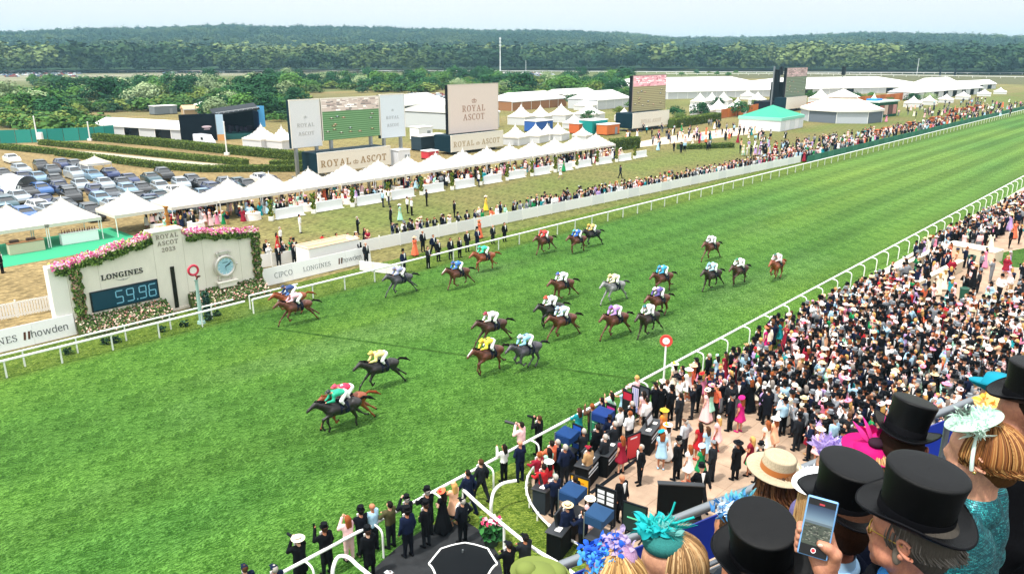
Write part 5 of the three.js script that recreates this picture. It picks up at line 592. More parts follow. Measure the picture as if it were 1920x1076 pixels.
const desc = (o) => `${'DLJ'.includes(o.kind) ? 'woman' : 'man'} in ${cname(o.c1)} ${NOUN[o.kind]}${o.hat && o.hat !== 'bald' ? ` and ${o.hc && COL[o.hc] ? cname(o.hc) + ' ' : ''}${HATN[o.hat]}` : ''}`;
const FACE = aim(NX, NZ), BACK = aim(-NX, -NZ);
// hand-placed people: [u, v of the feet, kind, colours, pose, hat, more]
function cast(list, place, group, turn, o = {}) {
  const rows = list.map((r) => ({ r, q: { kind: r[2], c1: r[3].split('/')[0], c2: r[3].split('/')[1], pose: r[4], hat: (r[5] || '').split('/')[0] || undefined, hc: (r[5] || '').split('/')[1], ...(r[6] ?? {}) } })).sort((a, b) => a.r[0] - b.r[0]);
  rows.forEach(({ r, q }, i) => person({ ...o, ...q, pos: G(r[0], r[1]), turn: (q.turn ?? turn) + rr(-0.22, 0.22), scale: q.scale ?? rr(0.96, 1.04), label: `${desc(q)}, ${ordinal(i + 1)} from left ${place}`, group }));
}
cast([[468, 1152, 'S', 'navy/ink', 'lean', 'cap/navy'], [523, 1158, 'S', 'navy/black', 'lean', 'cap/navy'], [566, 1098, 'O', 'black/black', 'binoc', 'wide/cream', { gear: 'camera', tc: 'black' }], [614, 1078, 'T', 'black/charcoal', 'raise', 'top', { gear: 'phone' }], [656, 1052, 'J', 'blush/blush', 'binoc', '', { hairc: 'auburn' }], [681, 1042, 'T', 'ink/charcoal', 'lean', 'top'], [702, 1032, 'H', 'sky/charcoal', 'lean', 'bald'], [694, 1082, 'T', 'black/black', 'side', 'top'], [734, 1027, 'H', 'olive/charcoal', 'lean', '', { hairc: 'dark' }], [765, 1013, 'T', 'ink/black', 'binoc', 'top'], [766, 1044, 'S', 'navy/ink', 'side', 'top'], [803, 1004, 'T', 'black/black', 'lean', 'top'], [800, 1025, 'T', 'black/charcoal', 'clasp', 'top'], [831, 998, 'L', 'black/pink', 'clasp', 'disc/coral', { trim: 'flower', tc: 'red' }], [852, 985, 'D', 'peach/tan', 'lean', 'pill/peach'], [878, 962, 'S', 'navy/navy', 'walk', '', { hairc: 'dark' }], [902, 941, 'S', 'charcoal/charcoal', 'walk', '', { hairc: 'brown' }], [868, 1018, 'S', 'ink/black', 'hips', 'cap/black'], [945, 903, 'J', 'white/black', 'raise', '', { hairc: 'dark' }], [975, 903, 'S', 'navy/navy', 'clasp', 'bald'], [977, 868, 'H', 'blush/charcoal', 'binoc', '', { gear: 'lens', hairc: 'dark' }], [1010, 852, 'S', 'black/black', 'binoc', '', { gear: 'camera', hairc: 'brown' }], [954, 1108, 'S', 'black/black', 'lean', 'cap/ink'], [984, 1096, 'H', 'charcoal/charcoal', 'lean', 'cap/black'], [736, 1172, 'S', 'charcoal/black', 'side', 'cap/silver']],
  'at bottom rail', 'people along the bottom rail and walkway', FACE, { cell: 0.034 });
{ // the pram and the flower tub beside the walkway
  const p = thing('pram', 'black and white folding pram beside the woman at the rail corner', 'pram', G(858, 985), FACE + 0.6), r = (x, z) => part('wheel', put(new THREE.TorusGeometry(0.13, 0.03, 8, 18), x, 0.16, z, 0, Math.PI / 2), DARK, p); part('seat', RB(0.42, 0.4, 0.6, 0.1, 0, 0.6, 0), DARK, p); part('hood', put(new THREE.SphereGeometry(0.32, 14, 8, 0, Math.PI * 2, 0, Math.PI / 2), 0, 0.75, -0.15), WHITE2, p); part('frame', mg(bar(V(-0.2, 0.16, 0.35), V(-0.2, 1, -0.5), 0.02), bar(V(0.2, 0.16, 0.35), V(0.2, 1, -0.5), 0.02), bar(V(-0.2, 1, -0.5), V(0.2, 1, -0.5), 0.025)), STEEL, p); for (const x of [-0.25, 0.25]) for (const z of [-0.32, 0.34]) r(x, z);
  const f = thing('flower_tub', 'leafy tub of pink flowers at the edge of the tarmac walkway', 'flower tub', G(921, 1020)); part('tub', C(0.34, 0.26, 0.45, 0, 0.225, 0, 16), mt('#3a4a3c', 0.8), f); stuffPart('foliage', clumps(240, () => V(rr(-0.42, 0.42), rr(0.4, 0.95), rr(-0.4, 0.4)), 0.11, ['#2f6a34', '#3f7d3e', '#27552c']), bloomMat, f); stuffPart('blossom', clumps(60, () => V(rr(-0.35, 0.35), rr(0.75, 1.15), rr(-0.3, 0.3)), 0.09, ['#e2557f', '#f3b0c2', '#d93d6d', '#f6e6e4']), bloomMat, f);
  const u = thing('parasol', 'black parasol with a white scalloped edge seen from above at the bottom', 'parasol', G(870, 1150)), H0 = 2.1, R = 1.12, pts = [], can = [], idx = []; can.push(0, H0 + 0.3, 0); for (let i = 0; i <= 48; i++) { const a = i / 48 * 6.2832, k = 1 - 0.1 * Math.pow(Math.abs(Math.sin(a * 4)), 0.8), p2 = V(Math.cos(a) * R * k, H0 - 0.14 + 0.05 * Math.abs(Math.sin(a * 4)), Math.sin(a) * R * k); pts.push(p2); can.push(p2.x, p2.y, p2.z); if (i) idx.push(0, i + 1, i); }
  const cg = new THREE.BufferGeometry(); cg.setAttribute('position', new THREE.Float32BufferAttribute(can, 3)); cg.setIndex(idx); cg.computeVertexNormals(); part('canopy', cg, new THREE.MeshPhysicalMaterial({ specularIntensity: 0.18, color: '#101316', roughness: 0.8, side: THREE.DoubleSide }), u); part('trim', T(pts.slice(0, 48), 0.035, 120, 6, true), WHITE, u); part('pole', C(0.025, 0.025, H0 + 0.4, 0, H0 / 2 + 0.2, 0, 8), STEEL, u);
}
// press men and stewards by the far boards, walkers on the infield
cast([[523, 500, 'S', 'black/charcoal', 'lean', '', {}], [552, 497, 'S', 'ink/charcoal', 'binoc', '', {}], [673, 490, 'S', 'ink/charcoal', 'side'], [687, 497, 'S', 'charcoal/charcoal', 'side'], [757, 512, 'T', 'navy/ink', 'side', 'top'], [778, 480, 'L', 'coral/coral', 'side', 'wide/peach'], [793, 472, 'S', 'ink/ink', 'side'], [813, 478, 'S', 'navy/ink', 'walk'], [822, 490, 'S', 'black/black', 'side'], [803, 503, 'S', 'charcoal/black', 'clasp'], [845, 486, 'S', 'ink/charcoal', 'side'], [862, 483, 'S', 'black/black', 'side'], [876, 472, 'S', 'ink/charcoal', 'side'], [895, 466, 'S', 'navy/navy', 'clasp', 'top'], [899, 447, 'L', 'coral/red', 'side', 'wide/coral'], [924, 457, 'S', 'charcoal/charcoal', 'side'], [946, 453, 'S', 'black/black', 'side']], 'by far running rail', 'people along the far running rail', BACK);
cast([[521, 472, 'L', 'red/red', 'side', '', { hairc: 'dark' }], [527, 462, 'H', 'white/black', 'side', '', { hairc: 'grey' }], [563, 437, 'H', 'white/white', 'side', '', { hairc: 'dark' }], [671, 440, 'S', 'black/black', 'clasp', '', {}], [733, 421, 'T', 'black/black', 'side', 'top'], [750, 414, 'L', 'mint/white', 'side', 'wide/white'], [764, 400, 'H', 'white/black', 'side'], [772, 404, 'H', 'white/black', 'side'], [718, 388, 'H', 'sky/navy', 'side'], [729, 384, 'H', 'white/navy', 'side'], [800, 386, 'S', 'black/black', 'side'], [852, 408, 'S', 'ink/black', 'side'], [911, 396, 'L', 'yellow/cream', 'side', 'wide/cream'], [1051, 335, 'D', 'white/grey', 'walk', 'wide/white'], [1057, 322, 'L', 'green/green', 'side'], [1163, 334, 'S', 'navy/black', 'walk'], [4, 512, 'S', 'black/black', 'side'], [898, 350, 'H', 'white/navy', 'side']], 'strolling on infield grass', 'people strolling on the infield grass', BACK + 1);
// spectators standing behind the long white panel fence
const MENC = ['black', 'ink', 'navy', 'charcoal', 'black', 'ink', 'grey', 'navy'], WOMC = ['red', 'pink', 'blush', 'blush', 'white', 'cream', 'sky', 'teal', 'green', 'lilac', 'peach', 'black', 'navy', 'mint', 'white', 'crimson', 'black', 'cream', 'navy', 'black', 'blush', 'white', 'coral', 'crimson'], HATC = ['white', 'cream', 'blush', 'pink', 'black', 'cream', 'black', 'peach', 'red', 'navy', 'black', 'tan', 'blush', 'white'];
let femBias = 0.42; const guest = (poses) => { const f = rnd() < femBias; return f ? { kind: pick(['D', 'L', 'D', 'L', 'J']), c1: pick(WOMC), c2: pick(['tan', 'white', 'black']), pose: pick(poses), hat: pick(['wide', 'disc', 'pill', 'pill', 'boater', undefined, undefined, 'disc']), hc: pick(HATC), trim: pick([undefined, 'flower', 'feather', 'flower']), tc: pick(HATC), sleeve: rnd() < 0.4, bag: rnd() < 0.25 ? pick(WOMC) : undefined, skin: rnd() < 0.12 ? 4 : Math.floor(rnd() * 4) } : { kind: pick(['T', 'T', 'S', 'S', 'S', 'H']), c1: pick(MENC), c2: pick(['charcoal', 'black', 'grey', 'ink']), pose: pick(poses), hat: pick(['top', 'top', undefined, undefined, 'top']), skin: rnd() < 0.12 ? 4 : Math.floor(rnd() * 4) }; };
const fixG = (q) => { if (q.kind === 'H') q.c1 = pick(['white', 'sky', 'white', 'blush']); if (q.hat === 'top') q.hc = rnd() < 0.15 ? 'grey' : undefined; if (q.hat === 'boater') q.hc = undefined; return q; };
const fenceN = (s) => s < 41.3 ? lerp(60.4, 57.9, (s - 30.8) / 10.5) : lerp(57.9, 53.5, (s - 41.3) / 89.7);
{
  const spots = []; for (let s = 32; s < 66; s += rr(0.75, 1.5)) { if (s > 37 && s < 38 || s > 43.5 && s < 45.5 && rnd() < 0.7) continue; spots.push([s, fenceN(s) + rr(0.7, 1.1)]); if (rnd() < 0.3) spots.push([s + 0.4, fenceN(s) + rr(1.5, 2.3)]); }
  spots.sort((a, b) => a[0] - b[0]).forEach(([s, n], i) => { const q = fixG(guest(['side', 'clasp', 'lean', 'raise', 'binoc'])); person({ ...q, pos: W(s, n), turn: BACK + rr(-0.4, 0.4), scale: rr(0.95, 1.04), label: `${desc(q)}, ${ordinal(i + 1)} from left behind white fence`, group: 'spectators behind the white panel fence' }); });
}
// crowds past the single people: instanced, one mass each
function crowd(name, label, spots, turn, jitter) {
  const root = thing(name, label, 'crowd'); root.userData.kind = 'stuff'; const bins = new Map(), c = 0.07;
  const add = (key, geo, mat, m, colour) => { if (!bins.has(key)) bins.set(key, [geo, mat, [], []]); const b = bins.get(key); b[2].push(m.clone()); b[3].push(new THREE.Color(colour)); };
  const tint = mt('#ffffff', 0.82), skinM = mt('#fffffe', 0.6), local = new THREE.Matrix4(), m = new THREE.Matrix4(), sk = ['#d9a184', '#c98c6e', '#e2b399', '#b97a5b', '#8a5a40'], hc = ['#4a3020', '#1d1713', '#c49a58', '#8a8078', '#8a4a26'];
  for (const [s, n, y = 0] of spots) {
    const q = fixG(guest(['side', 'clasp', 'raise', 'binoc', 'hips'])), fem = 'DLJ'.includes(q.kind), pose = q.pose, k = rr(0.94, 1.06) * (fem ? 1.07 : 1.13);
    m.compose(W(s, n, y), qt.setFromEuler(eu.set(0, turn + rr(-jitter, jitter) + (rnd() < 0.12 ? Math.PI : 0), 0)), V(k, k, k));
    add('body' + pose + fem, bodyG(pose, fem, c), skinM, m, sk[q.skin] ?? sk[0]);
    if (q.kind === 'D' || q.kind === 'L') add('dress' + pose + q.kind + q.sleeve, dressG(pose, c, q.kind === 'L', q.sleeve ? 1 : 0), tint, m, COL[q.c1]);
    else { const ty = q.kind === 'T' ? 'tail' : q.kind === 'H' ? 'shirt' : 'suit'; add('coat' + pose + fem + ty, coatG(pose, fem, c, ty), tint, m, COL[q.c1]); add('trousers' + pose + fem, trouG(pose, fem, c), tint, m, COL[q.c2]); if (q.kind !== 'H' && q.kind !== 'J') add('shirt_front', shirtG, tint, m, COL.white); }
    add('hair' + fem, hairG(0.05, fem ? 1 : 0), tint, m, pick(hc));
    if (q.hat) { local.compose(V(0, 1.672, -0.012), qt.setFromEuler(eu.set(-0.06, rr(-0.5, 0.5), 0)), V(1, 1, 1)).premultiply(m); add('hat' + q.hat, hatG(q.hat), tint, local, COL[q.hc] ?? (q.hat === 'boater' ? '#d8c49a' : COL.black)); if (q.trim && fem) add('hat_trim' + q.trim, trimG(q.trim), tint, local, COL[q.tc]); }
  }
  for (const [key, [geo, mat, ms, cs]] of bins) { const im = new THREE.InstancedMesh(geo, mat, ms.length); im.name = /^[a-z_]+?(?=side|clasp|raise|binoc|hips|true|false|top|wide|disc|pill|boater|cap|flower|feather|band|$)/.exec(key)[0].replace(/_$/, ''); ms.forEach((q, i) => { im.setMatrixAt(i, q); im.setColorAt(i, cs[i]); }); root.add(im); }
  return root;
}
{
  const spots = []; for (let s = 66; s < 131; s += rr(0.28, 0.6)) { spots.push([s, fenceN(s) + rr(0.6, 1.2)]); if (rnd() < 0.6) spots.push([s + 0.3, fenceN(s) + rr(1.3, 3)]); }
  crowd('crowd', 'dense row of racegoers behind the far half of the white panel fence', spots, BACK, 0.5);
  const far = []; for (let i = 0; i < 330; i++) { const s = 132 + Math.pow(rnd(), 1.5) * 90; far.push([s, 53.4 + Math.pow(rnd(), 1.6) * lerp(12, 5, (s - 132) / 90)]); } for (let i = 0; i < 90; i++) far.push([rr(225, 330), 53.5 + rnd() * rnd() * 22]); for (let i = 0; i < 40; i++) far.push([rr(128, 165), rr(66, 88)]);
  crowd('crowd', 'summer crowd on the infield beside the green mesh fence at top right', far, BACK, 1.5);
  femBias = 0.78; const tents = []; for (let i = 0; i < 360; i++) { const s = rr(32, 117); tents.push([s, 79 + rnd() * 6, rnd() < 0.55 ? -0.42 : 0]); } crowd('crowd', 'guests seated and standing at tables under the pointed marquees', tents, 0, 3.1); femBias = 0.42;
  const path = []; for (let i = 0; i < 70; i++) { const p = G(rr(1180, 1480), 0, 0); const q = G(rr(1170, 1440), rr(236, 268)); path.push(SN(q)); } for (let i = 0; i < 90; i++) path.push(SN(G(rr(1700, 1900), rr(190, 222)))); crowd('crowd', 'scattered people on the pale path beside the third video screen', path, 0, 3.1);
}
// ------------------------------------------------------------------ horses and jockeys
const LEG = { // [fore left, fore right, hind left, hind right]: knee or hock, fetlock, hoof (z forward, y up)
  reach: [[[0.86, 0.72], [1.18, 0.36], [1.3, 0.06]], [[0.74, 0.62], [0.62, 0.32], [0.5, 0.42]], [[-1.12, 0.66], [-1.42, 0.42], [-1.56, 0.3]], [[-0.98, 0.56], [-1.22, 0.24], [-1.34, 0.07]]],
  gather: [[[0.82, 0.78], [0.66, 0.48], [0.5, 0.52]], [[0.62, 0.6], [0.36, 0.36], [0.2, 0.44]], [[-0.62, 0.5], [-0.34, 0.2], [-0.2, 0.06]], [[-0.78, 0.52], [-0.62, 0.18], [-0.5, 0.05]]],
  drive: [[[0.62, 0.52], [0.52, 0.2], [0.58, 0.05]], [[0.92, 0.84], [1.0, 0.5], [0.9, 0.32]], [[-0.98, 0.64], [-1.26, 0.4], [-1.42, 0.36]], [[-0.7, 0.56], [-0.66, 0.26], [-0.7, 0.12]]],
  land: [[[0.72, 0.55], [0.88, 0.24], [0.98, 0.05]], [[0.56, 0.5], [0.28, 0.26], [0.12, 0.3]], [[-0.88, 0.62], [-0.86, 0.32], [-0.74, 0.24]], [[-1.06, 0.62], [-1.36, 0.34], [-1.5, 0.2]]],
};
const horseG = (pose) => memo('horse' + pose, () => {
  const b = [[0, 1.16, 0.42, 0.3, 0, 1.14, -0.05, 0.31], [0, 1.14, -0.05, 0.31, 0, 1.22, -0.5, 0.24], [-0.09, 1.26, -0.62, 0.22, -0.08, 1.22, -0.86, 0.18], [0.09, 1.26, -0.62, 0.22, 0.08, 1.22, -0.86, 0.18], [0, 1.42, 0.36, 0.13, 0, 1.36, -0.3, 0.15], [0, 1.2, 0.62, 0.22, 0, 1.34, 0.72, 0.17], [0, 1.36, 0.62, 0.2, 0, 1.62, 1.12, 0.115], [0, 1.26, 0.66, 0.15, 0, 1.5, 1.1, 0.1], [0, 1.66, 1.2, 0.105, 0, 1.44, 1.52, 0.062], [0, 1.56, 1.24, 0.095, 0, 1.52, 1.32, 0.07], [0, 1.43, 1.53, 0.064, 0, 1.37, 1.6, 0.056]];
  LEG[pose].forEach(([k, f, h], i) => { const s = i % 2 ? 1 : -1, x = s * 0.15, y = s * 0.13; if (i < 2) b.push([x, 1.14, 0.5, 0.15, x, 0.98, 0.56, 0.1], [x, 1.0, 0.54, 0.1, y, k[1], k[0], 0.06]); else b.push([x, 1.2, -0.74, 0.19, x, 0.98, (k[0] + -0.5) / 2 + 0.1, 0.13], [x, 0.98, (k[0] - 0.5) / 2 + 0.1, 0.125, y, k[1], k[0], 0.062]); b.push([y, k[1], k[0], 0.052, y, f[1], f[0], 0.035], [y, f[1], f[0], 0.043, y, h[1], h[0], 0.046]); });
  return sdf(b, 0.036, 0.075);
});
const hoofG = (pose) => memo('hoof' + pose, () => mg(...LEG[pose].map(([, f, h], i) => bar(V((i % 2 ? 1 : -1) * 0.13, lerp(h[1], f[1], 0.1), lerp(h[0], f[0], 0.1)), V((i % 2 ? 1 : -1) * 0.13, h[1] - (h[1] - f[1]) * -0.12, h[0] - (f[0] - h[0]) * 0.12), 0.052, 0.06, 8))));
const tailG = memo('tail', () => sdf([[0, 1.3, -0.98, 0.05, 0, 1.36, -1.18, 0.06], [0, 1.36, -1.18, 0.06, 0.02, 1.26, -1.5, 0.075], [0.02, 1.26, -1.5, 0.07, 0.04, 1.06, -1.8, 0.02]], 0.03, 0.04));
const maneG = memo('mane', () => sdf([[0, 1.56, 0.5, 0.045, 0, 1.72, 0.95, 0.05], [0, 1.72, 0.95, 0.05, 0, 1.78, 1.18, 0.04], [0.05, 1.5, 0.6, 0.04, 0.05, 1.66, 1.0, 0.045], [0, 1.76, 1.2, 0.03, 0, 1.64, 1.32, 0.02]], 0.026, 0.04));
const earG = memo('ear', () => mg(...[-1, 1].map((s) => put(new THREE.ConeGeometry(0.035, 0.15, 6), s * 0.06, 1.8, 1.16, -0.3, 0, -s * 0.2))));
const clothG = memo('numbercloth', () => put(new THREE.CylinderGeometry(0.325, 0.325, 0.44, 20, 1, true, Math.PI / 2 - 1.25, 2.5), 0, 1.155, -0.1, Math.PI / 2, 0, 0, 1, 1, 1).rotateZ(0));
const saddleG = memo('saddle', () => mg(RB(0.3, 0.07, 0.46, 0.03, 0, 1.52, -0.02), RB(0.34, 0.12, 0.12, 0.05, 0, 1.54, -0.24)));
const bridleG = memo('bridle', () => mg(put(new THREE.TorusGeometry(0.078, 0.013, 6, 16), 0, 1.46, 1.47, 0.6), put(new THREE.TorusGeometry(0.108, 0.012, 6, 18), 0, 1.6, 1.22, -0.7), T([V(0.1, 1.44, 1.46), V(0.16, 1.5, 1.0), V(0.07, 1.66, 0.72)], 0.01, 12, 5), T([V(-0.1, 1.44, 1.46), V(-0.16, 1.5, 1.0), V(-0.07, 1.66, 0.72)], 0.01, 12, 5)));
const blazeG = memo('blaze', () => mg(S(0.07, 0, 1.43, 1.56, 0.9, 0.9, 0.7, 10), bar(V(0, 1.77, 1.22), V(0, 1.5, 1.56), 0.02, 0.03)));
const JK = { hip: [0.09, 1.86, -0.24], knee: [0.27, 1.6, 0.06], ank: [0.29, 1.24, -0.18], toe: [0.3, 1.17, 0.02], sh: [0.17, 1.93, 0.34], el: [0.26, 1.7, 0.42], wr: [0.1, 1.62, 0.68] };
const mir = (f) => [-1, 1].flatMap((s) => f((a) => [a[0] * s, a[1], a[2]], s));
const jBody = memo('jbody', () => sdf([...mir((p) => [bn(p(JK.hip), 0.1, p(JK.knee), 0.065), bn(p(JK.knee), 0.06, p(JK.ank), 0.04), bn(p(JK.ank), 0.04, p(JK.toe), 0.035), bn(p(JK.hip), 0.11, p(JK.sh), 0.075), bn(p(JK.sh), 0.06, p(JK.el), 0.042), bn(p(JK.el), 0.042, p(JK.wr), 0.032), bn(p(JK.wr), 0.035, p([0.08, 1.61, 0.75]), 0.03)]), [0, 1.96, 0.36, 0.06, 0, 2.03, 0.5, 0.055], [0, 2.06, 0.54, 0.085, 0, 2.04, 0.6, 0.075], [0, 1.99, 0.62, 0.05, 0, 2.0, 0.66, 0.04]], 0.034, 0.05));
const jSilk = memo('jsilk', () => sdf([...mir((p) => [bn(p([0.08, 1.9, -0.16]), 0.125, p(JK.sh), 0.098), bn([0, 1.98, 0.02], 0.13, p(JK.sh), 0.09), bn(p(JK.sh), 0.088, p(JK.el), 0.07), bn(p(JK.el), 0.07, p(JK.wr), 0.048)])], 0.034, 0.06));
const jBreech = memo('jbreech', () => sdf(mir((p) => [bn(p(JK.hip), 0.135, p(JK.knee), 0.088), bn(p(JK.knee), 0.082, p([0.28, 1.42, -0.06]), 0.062), bn(p(JK.hip), 0.13, [0, 1.84, -0.28], 0.13)]), 0.034, 0.05));
const jBoot = memo('jboot', () => sdf(mir((p) => [bn(p([0.28, 1.44, -0.05]), 0.062, p(JK.ank), 0.052), bn(p(JK.ank), 0.052, p(JK.toe), 0.045)]), 0.03, 0.03));
const jCap = memo('jcap', () => mg(put(new THREE.SphereGeometry(0.118, 16, 8, 0, 6.2832, 0, 1.75), 0, 2.075, 0.535, 0.35), put(L2([[0.02, 0], [0.1, -0.005], [0.1, 0.008], [0.02, 0.012]], 12), 0, 2.07, 0.64, 0.35, 0, 0, 1, 1, 0.8), S(0.025, 0, 2.2, 0.51)));
const jPatch = memo('jpatch', () => mg(put(new THREE.SphereGeometry(0.1, 12, 8), 0, 2.03, 0.14, 0.1, 0, 0, 1.4, 0.6, 1.1)));
const HORSE = { bay: ['#5e2f1b', '#17100d'], dark: ['#2e1a13', '#120d0b'], black: ['#1a1413', '#0f0c0b'], chestnut: ['#8a431f', '#7a3a1c'], grey: ['#8b8a8c', '#3d3c40'], roan: ['#46434a', '#1e1c20'], brown: ['#442417', '#130e0c'] };
const GLEAM = { clearcoat: 0.25, clearcoatRoughness: 0.4 };
const protoHorse = new Map();
function horse(u, v, col, pose, turn, label) {
  const [bodyC, mane] = HORSE[col], t = thing('race_horse', label, 'horse', G(u, v), turn, 'horses galloping in the race'); const coat = mt(bodyC, 0.5, 0, GLEAM), hair = mt(mane, 0.8);
  part('body', horseG(pose), coat, t); part('tail', tailG, hair, t); part('mane', maneG, hair, t); part('ears', earG, coat, t); part('hooves', hoofG(pose), mt('#1a1512', 0.6), t); part('number_cloth', clothG, new THREE.MeshPhysicalMaterial({ specularIntensity: 0.18, color: '#1b2030', roughness: 0.8, side: THREE.DoubleSide }), t); part('saddle', saddleG, DARK, t); part('bridle', bridleG, mt('#2a1a12', 0.6), t);
  return t;
}
function jockey(h, silk, cap, o, label) {
  const t = thing('jockey', label, 'jockey', h.position.clone(), h.rotation.y, 'jockeys riding in the race');
  t.scale.setScalar(1.07); part('body', jBody, SKIN[0], t); part('silks', jSilk, mt(silk, 0.55), t); part('breeches', jBreech, mt('#efeeec', 0.7), t); part('boots', jBoot, mt('#121214', 0.4), t); part('cap', jCap, mt(cap, 0.5), t); if (o) part('silk_patch', jPatch, mt(o, 0.55), t);
  part('whip', bar(V(0.12, 1.66, 0.7), V(0.36, 1.5, 0.1), 0.012, 0.008, 5), DARK, t);
  return t;
}
// [u, v on the ground, horse, pose, extra turn toward the infield, silk, cap, patch, words for the horse, words for the jockey]
[[641, 806, 'black', 'drive', 0.62, '#15a07c', '#1f2a2c', 0, 'near black horse leading at the front beside a chestnut', 'green silks on the near black leading horse'],
 [652, 795, 'chestnut', 'reach', 0.62, '#d9294f', '#e03a5a', '#f3d8dd', 'chestnut horse half hidden behind the black leader', 'red and white silks on the chestnut beside the leader'],
 [716, 726, 'black', 'reach', 0.45, '#e6d98a', '#d8c65a', '#b7a437', 'black horse alone in third place', 'yellow silks alone in third place'],
 [559, 606, 'bay', 'reach', 0.4, '#e9b7c4', '#2a5d9a', '#3a6bb0', 'bay horse nearest the winning post in the pair by the far rail', 'pale pink and blue silks on the bay near the finish wall'],
 [549, 590, 'chestnut', 'gather', 0.4, '#1c3a70', '#16305e', 0, 'chestnut horse on the far side of the pair by the finish wall', 'dark blue silks on the chestnut by the finish wall'],
 [752, 552, 'roan', 'reach', 0.1, '#8a8fb0', '#7a7f9c', '#a9adc4', 'dark grey horse by itself next to the far rail', 'grey lilac silks on the dark grey horse'],
 [860, 540, 'bay', 'land', 0.1, '#2c6bb4', '#1d4d8c', '#88b0da', 'bay horse with white face behind the dark grey', 'mid blue silks following the dark grey horse', 1],
 [909, 508, 'chestnut', 'drive', 0.3, '#2cc39a', '#20a886', 0, 'chestnut horse of the far rail group under a mint green rider', 'mint green silks near the far rail'],
 [1021, 475, 'bay', 'land', -0.1, '#c8302c', '#a8242a', 0, 'bay horse leftmost of the three at the back by the far rail', 'red silks leftmost of the far trio'],
 [1083, 474, 'bay', 'drive', 0.1, '#2360c8', '#2aa0a8', '#ffffff', 'bay horse in the middle of the three at the back', 'royal blue silks in the middle of the far trio'],
 [1110, 462, 'black', 'reach', 0.2, '#c9b06a', '#caa23c', '#2a2a2a', 'black horse rightmost of the three at the back', 'gold silks on the black horse of the far trio'],
 [1333, 487, 'bay', 'reach', 0.1, '#dcd6e6', '#e6e2ea', '#b9a8d0', 'bay horse farthest back of the right hand four', 'white and lilac silks farthest back'],
 [1334, 543, 'dark', 'land', 0.2, '#a8d0e8', '#7fb6da', 0, 'dark bay horse at the left of the last three', 'pale blue silks at the left of the last three'],
 [1385, 534, 'brown', 'drive', 0.1, '#e8eeea', '#1f7a5a', 0, 'brown horse in the middle of the last three', 'white silks and green cap among the last three'],
 [1455, 524, 'chestnut', 'gather', -0.1, '#e3c8d0', '#1e5a50', 0, 'chestnut horse last of all at the right', 'pale pink silks on the last horse'],
 [1055, 563, 'bay', 'land', 0.25, '#dfe3f0', '#3a55a8', '#3a55a8', 'bay horse leading the middle row behind the far group', 'white and blue silks heading the middle row'],
 [1151, 567, 'grey', 'reach', 0.2, '#e9e2b8', '#e3d98a', '#d0c060', 'pale grey horse in the centre of the field', 'cream silks on the pale grey horse'],
 [1242, 549, 'bay', 'drive', 0.25, '#2a9ac4', '#1f86b4', '#cfe6f0', 'bay horse at the far right of the middle row', 'turquoise blue silks in the middle row'],
 [1234, 594, 'bay', 'gather', 0.25, '#5a4a92', '#e8e4ee', '#ffffff', 'bay horse behind the one by the near right', 'purple and white silks with a white cap'],
 [1215, 630, 'dark', 'land', -0.1, '#e6ecec', '#1a6a6e', 0, 'dark bay horse coming nearly head on at the right of the pack', 'white silks and teal cap nearly head on'],
 [1154, 632, 'bay', 'reach', 0.25, '#b48ad0', '#7a4aa8', '#e8dcf0', 'bay horse with a lilac rider right of centre in the pack', 'lilac silks right of centre'],
 [1056, 634, 'bay', 'reach', 0.32, '#c4d8ec', '#9ab8d8', '#6a8ab8', 'bay horse galloping long in front of a dark horse', 'pale blue and white silks in the centre pack'],
 [1034, 612, 'black', 'drive', 0.3, '#e6e8f0', '#d8402c', '#2a4a8a', 'black horse half hidden in the centre pack', 'white silks with an orange red cap'],
 [924, 645, 'brown', 'reach', 0.4, '#e6e4e6', '#8e2440', '#b06a80', 'brown horse just behind the yellow jacketed rider', 'white silks with a maroon cap'],
 [917, 700, 'bay', 'drive', 0.05, '#f0e23c', '#e2cf2a', '#1c1a14', 'bay horse with a white face coming head on before the pack', 'bright yellow and black silks coming head on', 1],
 [988, 692, 'roan', 'gather', 0.3, '#8cc4e0', '#bfe2f0', '#2a4a6a', 'dark grey horse under a light blue rider at the front of the pack', 'light blue silks on the dark grey at the front'],
].forEach(([u, v, c, pose, dt, silk, cap, patch, a, b, blaze]) => { const h = horse(u, v, c, pose, aim(-DX + NX * Math.tan(dt * 0.3), -DZ + NZ * Math.tan(dt * 0.3)), a); h.scale.setScalar(1.07); if (blaze) part('blaze', blazeG, mt('#e8e2da', 0.7), h); jockey(h, silk, cap, patch, 'jockey in ' + b); });
// ------------------------------------------------------------------ terrace: betting pitches, low walls, crowd
function pitchBoard(name, label, u, v, w, h, y0, turn, face, lines, lc = '#d8e4f0') { // an upright board on feet; the print is bars proud of the face
  const t = thing(name, label, 'betting board', G(u, v), turn); part('panel', RB(w, h, 0.05, 0.012, 0, y0 + h / 2, 0), mt(face, 0.5), t); part('frame', mg(B(w + 0.06, 0.05, 0.08, 0, y0 + h + 0.01, 0), B(w + 0.06, 0.05, 0.08, 0, y0 - 0.01, 0), B(0.05, h, 0.08, -w / 2 - 0.01, y0 + h / 2, 0), B(0.05, h, 0.08, w / 2 + 0.01, y0 + h / 2, 0)), DARK, t);
  part('stand', mg(B(0.06, y0 + 0.1, 0.06, -w * 0.35, y0 / 2 + 0.05, 0), B(0.06, y0 + 0.1, 0.06, w * 0.35, y0 / 2 + 0.05, 0), B(0.06, 0.04, 0.6, -w * 0.35, 0.02, 0), B(0.06, 0.04, 0.6, w * 0.35, 0.02, 0)), DARK, t);
  if (lines) part('printed_lines', mg(...lines.map(([x, y, lw, lh]) => B(lw * w, lh * h, 0.008, x * w, y0 + y * h, 0.03))), mt(lc, 0.6), t);
  return t;
}
const TOV = -0.8; // boards turned toward the stands
